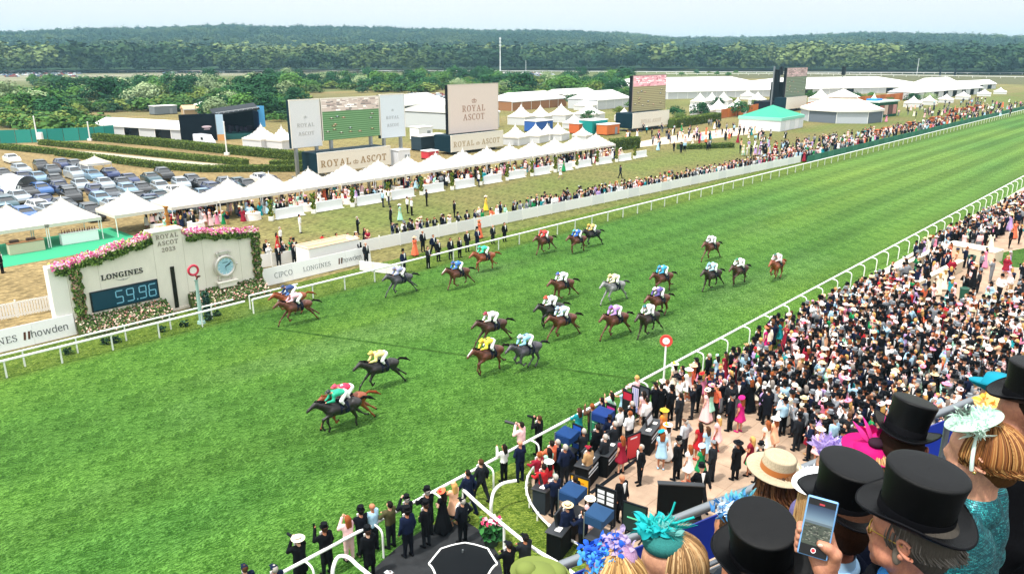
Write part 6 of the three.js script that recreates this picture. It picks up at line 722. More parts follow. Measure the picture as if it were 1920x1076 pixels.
pitchBoard('betting_board', 'tall blue upright board with white lines at the edge of the turf', 1081, 876, 0.5, 1.7, 0.4, TOV, '#2458b8', [[0, 0.6, 0.8, 0.03], [0, 0.5, 0.8, 0.03], [0, 0.16, 0.7, 0.03], [0.1, 0.86, 0.5, 0.025]]);
pitchBoard('betting_board', 'tall green upright board behind the blue one', 1113, 840, 0.5, 1.5, 0.3, TOV, '#1c7a52', [[0, 0.7, 0.7, 0.02], [0, 0.2, 0.6, 0.02]], '#a8dcc0');
pitchBoard('betting_board', 'black upright board with a magenta striped top', 1144, 822, 0.5, 1.6, 0.2, TOV, '#12141a', [[0, 0.88, 0.96, 0.1], [0, 0.74, 0.96, 0.1]], '#b8327a');
pitchBoard('betting_board', 'black upright board with a crimson top panel', 1175, 800, 0.55, 1.6, 0.3, TOV, '#10131a', [[0, 0.86, 0.96, 0.24]], '#b8283c');
pitchBoard('betting_board', 'lilac striped upright board with blue foot by the rail', 1190, 782, 0.45, 1.4, 0.3, TOV, '#cfc4dc', [[-0.25, 0.6, 0.08, 0.7], [0, 0.6, 0.08, 0.7], [0.25, 0.6, 0.08, 0.7], [0, 0.1, 0.95, 0.18]], '#7f8fc8');
pitchBoard('betting_board', 'dark grey board with pale figures below the winning disc', 1206, 790, 0.55, 1.6, 0.3, TOV, '#3a3f46', [[-0.1, 0.8, 0.4, 0.06], [0.15, 0.62, 0.35, 0.06], [-0.05, 0.42, 0.5, 0.06], [0.1, 0.25, 0.3, 0.06]], '#b8c0c6');
pitchBoard('betting_board', 'red board standing among the betting pitches', 1186, 862, 0.85, 1.2, 0.1, BACK - 0.2, '#c8232e', [[0, 0.86, 0.5, 0.06]], '#efe0e0');
pitchBoard('betting_board', 'yellow sign on a stand at the edge of the pitches', 1086, 952, 0.85, 0.68, 0.75, -0.6, '#f0b51c', [[0, 0.65, 0.5, 0.08], [0, 0.4, 0.6, 0.08]], '#c87818');
pitchBoard('price_board', 'price board with a white grid of figures beside the walking man', 1134, 988, 0.85, 1.5, 0.25, -0.62, '#12181a', [[-0.24, 0.86, 0.36, 0.1], [0.24, 0.86, 0.36, 0.1], [-0.24, 0.72, 0.36, 0.1], [0.24, 0.72, 0.36, 0.1], [-0.24, 0.58, 0.36, 0.1], [0.24, 0.58, 0.36, 0.1], [0, 0.32, 0.7, 0.03]], '#e8eef2');
pitchBoard('price_board', 'dark green board with one bright line right of the price board', 1188, 1010, 0.95, 1.2, 0.3, -0.55, '#14302a', [[0, 0.5, 0.62, 0.05]], '#6fdcae');
function bookStand(label, u, v, umb) { // bookmaker's joint: a trolley, a bag shelf and a square umbrella or hood
  const t = thing('betting_stand', label, 'betting stand', G(u, v), BACK + 0.1); part('trolley', RB(0.8, 0.85, 0.6, 0.04, 0, 0.55, 0), DARK, t); part('shelf', RB(0.95, 0.05, 0.7, 0.015, 0, 1.0, 0), mt('#2c3036', 0.5), t); for (const [a, b] of [[-1, -1], [1, -1], [-1, 1], [1, 1]]) part('wheel', put(new THREE.TorusGeometry(0.07, 0.025, 6, 14), a * 0.35, 0.09, b * 0.25, 0, Math.PI / 2), DARK, t);
  part('hood', mg(put(new THREE.BoxGeometry(0.92, 0.34, 0.76), 0, 1.78, 0)), mt(umb, 0.75), t); part('hood_top', put(new THREE.ConeGeometry(0.63, 0.2, 4), 0, 2.07, 0, 0, Math.PI / 4, 0, 1.04, 1, 0.86), mt(umb, 0.7), t); part('pole', mg(C(0.025, 0.025, 1.1, -0.45, 1.5, -0.35, 6), C(0.025, 0.025, 1.1, 0.45, 1.5, -0.35, 6)), STEEL, t);
}
bookStand('betting stand under a bright blue hood behind the blue board', 1062, 884, '#1a3a6a'); bookStand('betting stand under a navy blue hood behind the green board', 1128, 842, '#1c3670'); bookStand('betting stand under a mid blue hood nearest the curved kerb rail', 1072, 1000, '#213f66'); bookStand('betting stand under a slate blue hood at the bottom beside the price board', 1120, 1046, '#264466');
{ // dark counters with equipment
  [[1218, 838, 1.7], [1138, 880, 1.5], [1100, 905, 1.3], [1022, 950, 1.2], [1052, 1030, 1.4]].forEach(([u, v, w], i) => { const t = thing('pitch_counter', ['black counter with lettering plates below the winning disc', 'black counter in the middle of the pitches', 'black counter beside the man in beige', 'grey equipment case inside the curved kerb rail', 'black counter behind the curved kerb rail'][i], 'counter', G(u, v), BACK + 0.25); part('front_panel', RB(w, 1.05, 0.6, 0.03, 0, 0.53, 0), mt(i === 3 ? '#2c3238' : '#0d0f11', 0.75), t); part('counter_top', RB(w + 0.08, 0.05, 0.7, 0.015, 0, 1.08, 0), mt('#2a2d31', 0.4), t); part('display', RB(w * 0.5, 0.5, 0.08, 0.02, 0, 1.4, -0.1, -0.2), mt('#1d2024', 0.4), t); if (i < 3) part('name_plate', mg(B(w * 0.8, 0.1, 0.01, 0, 0.8, 0.305), B(w * 0.8, 0.06, 0.01, 0, 0.62, 0.305), B(w * 0.4, 0.26, 0.01, 0, 1.42, -0.052, -0.2)), mt('#c9ced2', 0.6), t); part('papers', mg(B(0.3, 0.02, 0.22, -w * 0.25, 1.115, 0.05), B(0.24, 0.02, 0.2, w * 0.22, 1.115, 0.1)), WHITE2, t); });
  const s = thing('black_screen', 'large black box shaped screen standing on the terrace paving', 'screen', G(1272, 978), -0.1); part('panel', RB(1.75, 1.5, 0.22, 0.02, 0, 0.95, 0), mt('#060808', 0.8), s); part('frame', mg(B(1.85, 0.08, 0.3, 0, 0.16, 0), B(1.82, 0.05, 0.26, 0, 1.72, 0)), mt('#22262a', 0.4), s); part('foot', mg(B(0.1, 0.12, 0.9, -0.7, 0.06, 0), B(0.1, 0.12, 0.9, 0.7, 0.06, 0)), DARK, s);
  const l = thing('cable_cover', 'black strip laid along the edge of the betting pitches', 'floor strip'); part('strip', mg(beam(G(1108, 924, 0.03), G(1235, 832, 0.03), 0.16, 0.05)), DARK, l);
  // low cream walls round the viewing enclosure and along the rail
  const wall = (label, a, b, h, w, y) => { const o = thing('low_wall', label, 'wall'), A = G(...a), Bp = G(...b), k = Math.max(1, Math.round(A.distanceTo(Bp) / 2.4)); for (let i = 0; i < k; i++) part('block', beam(A.clone().lerp(Bp, i / k + 0.002).setY(h / 2), A.clone().lerp(Bp, (i + 1) / k - 0.002).setY(h / 2), w, h), mt(i % 2 ? '#d4c6ae' : '#cfc1a9', 0.85), o); part('coping', beam(A.clone().setY(h + 0.03), Bp.clone().setY(h + 0.03), w + 0.08, 0.06), mt('#ebe0cc', 0.8), o); return [o, A, Bp]; };
  { const o = thing('low_wall', 'long low cream wall at the foot of the near rail', 'wall'); for (let s2 = 62; s2 < 230; s2 += 3) part('block', beam(W(s2, 19.1, 0.26), W(s2 + 2.98, 19.1, 0.26), 0.3, 0.52), mt((s2 | 0) % 2 ? '#d8cdb8' : '#d3c7b1', 0.85), o); part('coping', beam(W(62, 19.1, 0.55), W(230, 19.1, 0.55), 0.36, 0.06), mt('#ddd3c0', 0.8), o); }
  wall('cream wall of the viewing enclosure nearest the track', [1648, 538], [1776, 474], 0.95, 0.35);
  wall('cream wall at the far end of the viewing enclosure', [1778, 474], [1872, 492], 1.0, 1.8);
  const [w2, A2, B2] = wall('cream wall with dark fixing holes in front of the viewing enclosure', [1686, 566], [1800, 508], 0.95, 0.4); part('fixing_holes', mg(...[0.15, 0.32, 0.5, 0.68, 0.85].map((k) => S(0.07, ...A2.clone().lerp(B2, k).add(V(0.18, 0.6, 0.18)).toArray()))), DARK, w2);
  const fb = thing('white_gate', 'white slatted gate panel standing before the dense crowd', 'fence', G(1441, 689), Math.atan2(-(G(1462, 690).z - G(1420, 686).z), G(1462, 690).x - G(1420, 686).x)); for (let i = 0; i < 12; i++) part('slat', RB(0.085, 0.72, 0.03, 0.01, -0.8 + i * 0.145, 0.62, 0), WHITE, fb); part('rail', mg(B(1.9, 0.1, 0.05, 0, 1.0, 0.03), B(1.9, 0.1, 0.05, 0, 0.26, 0.03)), WHITE, fb); part('post', mg(B(0.12, 1.3, 0.12, -1, 0.65, 0), B(0.12, 1.3, 0.12, 1, 0.65, 0)), WHITE, fb);
  [[1820, 502], [1806, 566], [1680, 552], [1908, 580]].forEach(([u, v], i) => { const t = thing('litter_bin', ['dark green bin beside the enclosure end wall', 'dark green bin in the group right of the enclosure', 'dark green bin at the near corner of the enclosure', 'dark green bin at the right edge of the crowd'][i], 'bin', G(u, v)); part('drum', L2([[0.001, 0], [0.26, 0], [0.32, 1.0], [0.34, 1.02], [0.34, 1.08], [0.28, 1.1], [0.001, 1.1]], 20), mt('#1d5a45', 0.5), t); part('lid', L2([[0.001, 1.18], [0.2, 1.17], [0.35, 1.1], [0.35, 1.07]], 20), mt('#174a39', 0.5), t); });
}
cast([[1084, 832, 'D', 'teal/tan', 'lean', '', { hairc: 'brown', sleeve: 1 }], [1108, 826, 'S', 'brown/charcoal', 'raise', '', { hairc: 'auburn' }], [1126, 812, 'S', 'navy/navy', 'side', '', { hairc: 'dark' }], [1144, 800, 'D', 'mint/tan', 'raise', '', { hairc: 'dark' }], [1167, 792, 'D', 'sky/tan', 'point', '', { hairc: 'dark' }], [1191, 770, 'H', 'blush/blue', 'lean', '', { hairc: 'blond' }],
  [1102, 912, 'S', 'tan/tan', 'clasp', 'cap/crimson'], [1199, 908, 'S', 'black/black', 'side', '', { hairc: 'grey', turn: FACE + 1.2 }], [1164, 888, 'D', 'crimson/black', 'side', '', { hairc: 'auburn' }], [1239, 880, 'D', 'sky/sky', 'side', 'disc/teal', { turn: FACE - 1 }], [1248, 862, 'L', 'white/white', 'side', 'wide/white', { trim: 'flower', tc: 'yellow' }], [1033, 905, 'S', 'coral/black', 'lean', '', { hairc: 'dark' }], [1018, 948, 'S', 'red/black', 'lean', '', { hairc: 'dark' }], [1044, 898, 'S', 'navy/charcoal', 'lean', '', { hairc: 'grey' }], [1058, 912, 'S', 'navy/charcoal', 'hips', '', { hairc: 'grey' }], [1163, 976, 'O', 'black/black', 'side', 'bald', { turn: BACK }], [1310, 955, 'T', 'black/black', 'walk', 'top', { turn: BACK - 0.6 }], [1028, 935, 'D', 'red/black', 'raise', 'wide/white', { tc: 'green' }], [1062, 1030, 'S', 'navy/black', 'side', 'boater'], [1132, 890, 'S', 'charcoal/charcoal', 'clasp', '', { hairc: 'grey' }],
  [1150, 865, 'S', 'charcoal/black', 'lean', '', { hairc: 'grey' }], [1178, 842, 'H', 'white/charcoal', 'clasp', '', { hairc: 'auburn' }], [1210, 815, 'H', 'white/black', 'side', '', { hairc: 'dark' }], [1242, 832, 'D', 'orange/tan', 'side', 'wide/yellow'], [1268, 900, 'T', 'black/black', 'side', 'top'], [1289, 905, 'D', 'white/coral', 'side', '', { hairc: 'auburn' }], [1281, 858, 'H', 'silver/charcoal', 'hips', 'cap/brown'], [1308, 862, 'D', 'red/red', 'side', '', { hairc: 'dark' }], [1322, 868, 'D', 'sky/navy', 'side', '', { hairc: 'brown' }], [1333, 905, 'S', 'charcoal/charcoal', 'side', 'cap/grey'], [1343, 848, 'D', 'blush/red', 'side', 'pill/cream', { bag: 'red' }], [1312, 904, 'D', 'green/navy', 'clasp', 'disc/sky'], [1378, 900, 'O', 'black/black', 'hips', 'wide/black', { tc: 'white' }], [1420, 905, 'S', 'black/black', 'clasp', 'top'], [1404, 892, 'D', 'crimson/black', 'clasp', '', { bag: 'green' }], [1433, 860, 'D', 'cream/tan', 'side', '', { hairc: 'auburn' }], [1386, 810, 'D', 'magenta/magenta', 'side', 'disc/magenta'], [1448, 850, 'D', 'peach/cream', 'clasp', 'wide/white', { trim: 'flower' }], [1368, 808, 'T', 'ink/black', 'side', 'top'], [1329, 790, 'D', 'mint/sky', 'raise', 'wide/black'],
  [1296, 745, 'D', 'coral/coral', 'side', 'wide/peach'], [1288, 752, 'D', 'white/white', 'lean', 'wide/white'], [1276, 748, 'S', 'ink/black', 'lean', '', { hairc: 'dark' }], [1302, 735, 'S', 'black/black', 'side', 'cap/black'], [1326, 722, 'S', 'black/black', 'side', '', {}], [1341, 722, 'L', 'sky/sky', 'clasp', 'pill/mint'], [1357, 718, 'L', 'crimson/crimson', 'side', 'pill/black'], [1370, 714, 'T', 'ink/black', 'side', 'top'], [1380, 706, 'L', 'white/white', 'side', '', { hairc: 'dark' }], [1396, 702, 'O', 'black/black', 'clasp', 'cap/tan'], [1408, 694, 'T', 'ink/charcoal', 'side', 'top'], [1418, 672, 'S', 'black/black', 'side', 'top'], [1434, 664, 'D', 'magenta/crimson', 'side', 'disc/coral'], [1092, 880, 'S', 'charcoal/black', 'lean', '', { hairc: 'grey' }], [1118, 872, 'S', 'black/black', 'side', '', { hairc: 'dark' }], [1140, 850, 'S', 'navy/black', 'clasp', '', { hairc: 'dark' }], [1160, 832, 'H', 'white/charcoal', 'side', '', { hairc: 'brown' }], [1182, 822, 'S', 'black/black', 'lean', '', { hairc: 'grey' }], [1204, 796, 'D', 'blush/tan', 'side', '', { hairc: 'dark' }], [1226, 786, 'S', 'ink/black', 'lean', 'cap/black'], [1240, 772, 'D', 'cream/tan', 'raise', 'wide/cream'], [1256, 790, 'S', 'black/black', 'side', 'top'], [1272, 806, 'S', 'charcoal/charcoal', 'side', '', { hairc: 'dark' }], [1028, 915, 'D', 'mint/tan', 'lean', '', { hairc: 'dark' }], [1010, 925, 'S', 'crimson/black', 'lean', '', { hairc: 'auburn' }], [1040, 968, 'S', 'navy/ink', 'lean', '', { hairc: 'grey' }], [1076, 972, 'S', 'black/black', 'side', '', { hairc: 'dark' }], [1104, 1010, 'D', 'blush/tan', 'side', 'wide/cream'], [1092, 1040, 'S', 'navy/black', 'lean', '', { hairc: 'dark' }], [1262, 738, 'D', 'cream/tan', 'side', 'wide/cream', { trim: 'flower', tc: 'yellow' }]],
  'on near terrace', 'racegoers on the near terrace paving', FACE, { cell: 0.04 });
{ // the dense crowd: the nearest as single people, the rest as one mass
  const inPoly = (x, y, P) => { let c = false; for (let i = 0, j = P.length - 1; i < P.length; j = i++) if ((P[i][1] > y) !== (P[j][1] > y) && x < (P[j][0] - P[i][0]) * (y - P[i][1]) / (P[j][1] - P[i][1]) + P[i][0]) c = !c; return c; };
  const px = (p) => { const q = p.clone().sub(camera.position), f = V(0, -Math.sin(PITCH), -Math.cos(PITCH)), u = V(0, Math.cos(PITCH), -Math.sin(PITCH)), w = q.dot(f); return [960 + FPX * q.x / w, 538 - FPX * q.dot(u) / w]; };
  const dense = [[1425, 690], [1470, 690], [1470, 660], [1430, 668], [1440, 648], [1640, 548], [1700, 560], [1735, 585], [1700, 600], [1760, 606], [1930, 590], [2000, 620], [2000, 800], [1760, 860], [1560, 905], [1440, 800], [1400, 770], [1330, 800], [1280, 780], [1235, 800], [1225, 775], [1280, 765], [1350, 740]];
  const thin = [[1650, 545], [1690, 515], [1750, 512], [1800, 498], [1850, 500], [1930, 520], [1930, 600], [1750, 610]], enclosure = [[1665, 545], [1772, 484], [1795, 505], [1690, 562]], strip = [[1700, 498], [1935, 372], [1960, 400], [1880, 440], [1835, 475], [1780, 468]], right = [[1820, 470], [1935, 380], [1960, 470], [1880, 470]];
  const spots = [], cellS = new Map(), ok = (s, n, d) => { const a = Math.floor(s), b = Math.floor(n); for (let i = -1; i <= 1; i++) for (let j = -1; j <= 1; j++) for (const [x, y] of cellS.get((a + i) + ',' + (b + j)) ?? []) if ((x - s) ** 2 + (y - n) ** 2 < d * d) return false; return true; }, addS = (s, n) => { const k = Math.floor(s) + ',' + Math.floor(n); if (!cellS.has(k)) cellS.set(k, []); cellS.get(k).push([s, n]); };
  for (let i = 0; i < 26000; i++) {
    const s = rr(26, 120), n = rr(-6, 19.3), [u, v] = px(W(s, n)); if (u < 1150 || u > 2000 || v > 930) continue;
    const d = inPoly(u, v, dense) ? 0.47 : inPoly(u, v, strip) ? 0.55 : inPoly(u, v, enclosure) ? 0.75 : inPoly(u, v, thin) ? 1.35 : inPoly(u, v, right) ? 1.6 : 0; if (!d || n > 18.75 && s > 61 || !ok(s, n, d)) continue; addS(s, n); spots.push([s, n, u, v]);
  }
  spots.sort((a, b) => Math.hypot(a[0], a[1]) - Math.hypot(b[0], b[1]));
  const near = spots.slice(0, 92), seen = new Map();
  near.map((q) => [...q, Math.max(1, Math.round((q[0] - 35.3) / 2.95)), Math.max(1, Math.round((19.6 - q[1]) / 0.9))]).sort((a, b) => a[2] - b[2]).forEach(([s, n, u, v, post, row]) => {
    let q, lab, tries = 0; do { q = fixG(guest(['side', 'clasp', 'raise', 'binoc', 'hips', 'side'])); lab = `${desc(q)}, ${ordinal(row)} crowd row, ${ordinal(post)} rail post`; } while (seen.has(lab) && tries++ < 30); seen.set(lab, 1);
    person({ ...q, pos: W(s, n), turn: FACE + rr(-0.9, 0.9) + (rnd() < 0.15 ? 2.4 : 0), scale: rr(0.95, 1.05), label: lab, group: 'racegoers in the near part of the dense crowd' });
  });
  crowd('crowd', 'dense crowd of dressed up racegoers filling the lawn on the right', spots.slice(92).map((q) => [q[0], q[1]]), FACE, 1.1);
  const tr = []; for (let s = 120; s < 240; s += 0.35) tr.push([s + rr(-0.2, 0.2), rr(12, 18.6)]); crowd('crowd', 'racegoers lining the near rail far up the straight at right', tr, FACE, 1.2);
}
// ------------------------------------------------------------------ the stand in front of the lens
const RA = G(1060, 1058, 15.1), RB2 = G(1800, 760, 15.1), RE = RB2.clone().sub(RA).normalize(), RM = V(-RE.z, 0, RE.x).multiplyScalar(RE.x > 0 ? 1 : -1); if (RM.z < 0) RM.negate();
{
  const at = (k, m, y) => RA.clone().addScaledVector(RE, k).addScaledVector(RM, m).setY(y), conc = new THREE.MeshPhysicalMaterial({ specularIntensity: 0.18, color: '#5d6064', roughness: 0.9, map: grit });
  for (let i = 0; i < 6; i++) { const m0 = -0.1 + i * 0.75, a = at(-5, m0 + 0.38, 6.95 + i * 0.19), b = at(9, m0 + 0.38, 6.95 + i * 0.19); struct('stand_step', beam(a, b, 0.75, 13.9 + i * 0.38 - 0.001 - i * 0.002), conc); }
  const t = thing('stand_balustrade', 'grey steel handrail with blue panels along the front of the stand', 'balustrade'); part('handrail', bar(at(-2.5, 0, 15.1), at(8, 0, 15.1), 0.032, 0.032, 14), mt('#8c9297', 0.35, 0.7), t); part('lower_rail', bar(at(-2.5, 0, 14.62), at(8, 0, 14.62), 0.018, 0.018, 10), mt('#7d8389', 0.4, 0.7), t);
  for (let k = -2.4; k < 8; k += 0.8) { part('post', mg(beam(at(k, 0, 13.9), at(k, 0, 15.08), 0.05, 0.03).clone(), bar(at(k, 0.0, 13.9), at(k, 0, 15.08), 0.022)), mt('#90969b', 0.35, 0.7), t); part('panel', beam(at(k + 0.06, 0, 14.84), at(k + 0.74, 0, 14.84), 0.012, 0.34), mt('#1d3fc0', 0.4), t); part('lower_panel', beam(at(k + 0.06, 0, 14.28), at(k + 0.74, 0, 14.28), 0.012, 0.6), mt('#a9b0b5', 0.25, 0.2), t); }
}
const cyl = (g, cx = 0, cz = 0, k = 0.16) => { const p = g.attributes.position, u = g.attributes.uv; for (let i = 0; i < p.count; i++) u.setXY(i, Math.atan2(p.getX(i) - cx, p.getZ(i) - cz) * k, p.getY(i)); return g; };
const weave = tex(256, 256, (i, j) => { const a = ((i >> 1) + (j >> 1)) % 2 ? 18 : -12, b = vnoise(i / 2, j / 2, 128) * 50 - 25, c = fbm(i / 32, j / 32, 3, 8) * 40 - 20, k = 205 + a + b + c; return [k, k, k]; });
const wool = (hex, sheen) => { const m = new THREE.MeshPhysicalMaterial({ color: hex, specularIntensity: 0.18, roughness: 0.85, map: repeat(weave, 16, 16), bumpMap: repeat(weave, 16, 16), bumpScale: 0.0012, sheen: 0.12, sheenRoughness: 0.6, sheenColor: new THREE.Color(sheen ?? '#27303a') }); return m; };
const skinTex = tex(256, 256, (i, j) => { const a = fbm(i / 16, j / 16, 4, 16), b = vnoise(i / 2, j / 2, 128), k = 226 + 40 * (a - 0.5) + 16 * (b - 0.5); return [k, k * (0.97 + 0.05 * (a - 0.5)), k * 0.95]; });
const skinFine = (hex) => new THREE.MeshPhysicalMaterial({ color: hex, roughness: 0.52, map: repeat(skinTex, 6, 6), bumpMap: repeat(skinTex, 20, 20), bumpScale: 0.0008, sheen: 0.25, sheenColor: new THREE.Color('#e8a890'), sheenRoughness: 0.5 });
const silkHat = new THREE.MeshPhysicalMaterial({ color: '#05070a', roughness: 0.42, sheen: 0.22, sheenColor: new THREE.Color('#2c4654'), sheenRoughness: 0.35, specularIntensity: 0.4, map: repeat(weave, 60, 20), bumpMap: repeat(weave, 60, 20), bumpScale: 0.0006 }), hatBand = mt('#0b0c10', 0.75);
const fineHead = [[0, 1.655, -0.02, 0.088, 0, 1.665, 0.012, 0.082], [0, 1.64, -0.05, 0.07, 0, 1.6, -0.045, 0.06], [-0.035, 1.575, 0.035, 0.042, 0.035, 1.575, 0.035, 0.042], [0, 1.53, 0.068, 0.024, 0, 1.545, 0.06, 0.03], [-0.03, 1.605, 0.062, 0.026, 0.03, 1.605, 0.062, 0.026], [0, 1.612, 0.098, 0.013, 0, 1.648, 0.082, 0.009], [-0.013, 1.61, 0.088, 0.011, 0.013, 1.61, 0.088, 0.011], [-0.016, 1.573, 0.083, 0.009, 0.016, 1.573, 0.083, 0.009], [-0.014, 1.562, 0.08, 0.009, 0.014, 1.562, 0.08, 0.009], [-0.035, 1.668, 0.072, 0.012, 0.035, 1.668, 0.072, 0.012]];
function strands(n, r, len, spread, thick, seed2, front = 0.3, bend = 0.03) { // hair from the crown over the skull and down
  const gs = [[], [], []]; seed = seed2;
  for (let i = 0; i < n; i++) {
    const a = rr(-Math.PI + front, Math.PI - front) + Math.PI, side = Math.sin(a), back = Math.cos(a), q = rr(0.95, 1.09) * r, pts = [], L = len * rr(0.6, 1.14), e0 = rr(0.0, 0.5), c = 0.018, wob = rr(0, 6.28);
    for (let k = 0; k <= 4; k++) { const e = lerp(1.45 - e0, -0.05, k / 4); pts.push(V(side * q * Math.cos(e) * 0.95, 1.65 + q * Math.sin(e) * 1.05, back * q * Math.cos(e) * 1.12 - c)); }
    const end = pts[4]; for (let k = 1; k <= 4; k++) { const f = k / 4; pts.push(V(end.x * (1 + spread * f) + Math.sin(wob + f * 5) * bend * f, end.y - L * f, end.z * (1 + 0.08 * f) - 0.015 * f + Math.cos(wob + f * 4) * bend * f)); }
    gs[i % 3].push(T(pts, thick * rr(0.7, 1.25), 14, 4));
  }
  return gs.map((g) => mg(g));
}
function addHair(t, gs, tones) { gs.forEach((g, i) => part('hair', g, mt(tones[i], 0.6, 0, { specularIntensity: 0.5 }), t)); }
function topHat(t, o = {}) {
  const hat = new THREE.Group(); hat.name = 'top_hat'; t.add(hat); hat.position.set(0, 1.705, -0.008); hat.rotation.set(o.rx ?? -0.08, o.ry ?? 0, o.rz ?? 0);
  const h = 0.16, crown = L2([[0.001, h], [0.06, h], [0.094, h - 0.002], [0.101, h - 0.006], [0.103, h - 0.012], [0.1, h - 0.03], [0.094, 0.07], [0.093, 0.03], [0.094, 0]], 56), cu = crown.attributes.uv; crown.scale(0.92, 1, 1.06);
  const rim = L2([[0.092, 0.0], [0.13, 0.001], [0.146, 0.006], [0.15, 0.012], [0.149, 0.017], [0.144, 0.014], [0.13, 0.008], [0.092, 0.006]], 64), p = rim.attributes.position; for (let i = 0; i < p.count; i++) { const x = p.getX(i), z = p.getZ(i), r = Math.hypot(x, z), s = x / r, f = z / r; if (r > 0.1) { p.setY(i, p.getY(i) + (r - 0.095) * (0.62 * s * s * Math.abs(s) - 0.28 * f * f)); } p.setX(i, x * 0.93); p.setZ(i, z * 1.05); } rim.computeVertexNormals();
  part('crown', crown, silkHat, hat); part('brim', rim, silkHat, hat); part('hat_band', L2([[0.0945, 0.002], [0.096, 0.004], [0.0955, 0.034], [0.0945, 0.036]], 48).scale(0.925, 1, 1.065), hatBand, hat); part('brim_binding', T(Array.from({ length: 40 }, (_, i) => { const a = i / 40 * 6.2832, s = Math.sin(a), f = Math.cos(a); return V(s * 0.15 * 0.93, 0.014 + 0.055 * (0.62 * s * s * Math.abs(s) - 0.28 * f * f), f * 0.15 * 1.05); }), 0.0035, 120, 6, true), hatBand, hat);
  return hat;
}
function fg(label, u, v, depth, turn, o) { // head centre on the line of sight at that depth
  const t = thing('person', label, 'person', V(), turn, o.group), fem = !!o.fem, k = o.k ?? 1, c = o.cell ?? 0.02, pose = o.pose ?? 'side', p = D(u, v, depth); t.position.set(p.x, p.y - 1.635 * k, p.z); t.scale.setScalar(k);
  if (o.tilt) { t.rotation.order = 'YXZ'; t.rotation.x = o.tilt; }
  const j = joints(pose, fem), hb = o.headTurn ? fineHead : fineHead; const sk = skinFine(o.skin ?? '#d39a7c');
  const g = sdf([...torso(fem, -0.012), [0, 1.42, -0.02, 0.058, 0, 1.56, -0.01, 0.054], ...hb, ...armB(j, -0.004, 1), ...handB(j), ...legB(j, -0.004), ...footB(j, -0.004)], o.hc ?? 0.0105, 0.022); cyl(g); part('body', g, sk, t);
  if (fem) { part('dress', cyl(dressG(pose, c, 0, o.sleeve ? 1 : 0).clone()), o.cloth, t); if (o.sleeve) part('neckline', cyl(sdf([[-0.1, 1.415, -0.01, 0.05, 0.1, 1.415, -0.01, 0.05], [0, 1.44, -0.03, 0.066, 0, 1.455, -0.025, 0.064]], 0.012, 0.05)), o.cloth, t); }
  else { part('coat', cyl(coatG(pose, false, c, 'tail').clone()), o.cloth, t); part('trousers', trouG(pose, false, 0.03), mt('#25282d', 0.85), t); part('collar', mg(put(new THREE.CylinderGeometry(0.062, 0.074, 0.055, 28, 1, true), 0, 1.49, -0.012, -0.12), put(new THREE.TorusGeometry(0.072, 0.012, 8, 28), 0, 1.47, -0.012, Math.PI / 2 - 0.12)), new THREE.MeshPhysicalMaterial({ specularIntensity: 0.18, color: o.collar ?? '#f0f0ee', roughness: 0.75, side: THREE.DoubleSide }), t); part('lapel_collar', put(new THREE.TorusGeometry(0.098, 0.02, 8, 30), 0, 1.452, -0.02, Math.PI / 2 - 0.25), o.cloth, t); }
  part('shoes', shoeG(pose, fem, 0.03), mt('#15151a', 0.5), t);
  for (const s of [-1, 1]) part('ear', mg(put(new THREE.TorusGeometry(0.0235, 0.0062, 8, 20, 4.6), s * 0.097, 1.645, -0.018, 0, s * 1.25, 0.9, 0.72, 1.15, 1), S(0.0095, s * 0.094, 1.617, -0.008, 0.7, 1, 1, 10), S(0.016, s * 0.09, 1.642, -0.014, 0.5, 1.3, 1, 10)), sk, t);
  return t;
}
const hairCap = (t, hex, long) => part('hair', cyl(sdf([[0, 1.665, -0.03, 0.094, 0, 1.675, -0.008, 0.088], [0, 1.6, -0.06, 0.058, 0, 1.64, -0.06, 0.07], ...(long ? [[0, 1.58, -0.075, 0.06, 0, 1.5, -0.08, 0.05]] : [])], 0.01, 0.03, { cut: (x, y, z) => Math.min(z + 0.005 - (y - 1.62) * 0.5, 0.1) })), new THREE.MeshPhysicalMaterial({ specularIntensity: 0.18, color: hex, roughness: 0.7, map: repeat(weave, 40, 2), bumpMap: repeat(weave, 60, 3), bumpScale: 0.003 }), t);
const eyes = (t, iris = '#3a4a58') => { for (const s of [-1, 1]) { const e = part('eye', mg(S(0.0125, s * 0.033, 1.645, 0.067, 1, 0.8, 0.8, 12)), mt('#efe8e2', 0.25), t); part('iris', S(0.006, s * 0.033, 1.645, 0.0755, 1, 1, 0.5, 10), mt(iris, 0.2), e); part('eyebrow', bar(V(s * 0.018, 1.667, 0.083), V(s * 0.052, 1.67, 0.066), 0.0035, 0.002, 6), mt('#6a4a34', 0.8), t); part('eyelid', put(new THREE.SphereGeometry(0.0136, 12, 6, 0, 6.2832, 0, 1.35), s * 0.033, 1.6455, 0.0662, 0.35, 0, 0, 1, 0.86, 0.84), mt('#b97f6a', 0.6), t); } part('lips', mg(bar(V(-0.017, 1.573, 0.09), V(0.017, 1.573, 0.09), 0.005, 0.005, 6), bar(V(-0.014, 1.564, 0.087), V(0.014, 1.564, 0.087), 0.0055, 0.0055, 6)), mt('#b8565a', 0.45), t); };
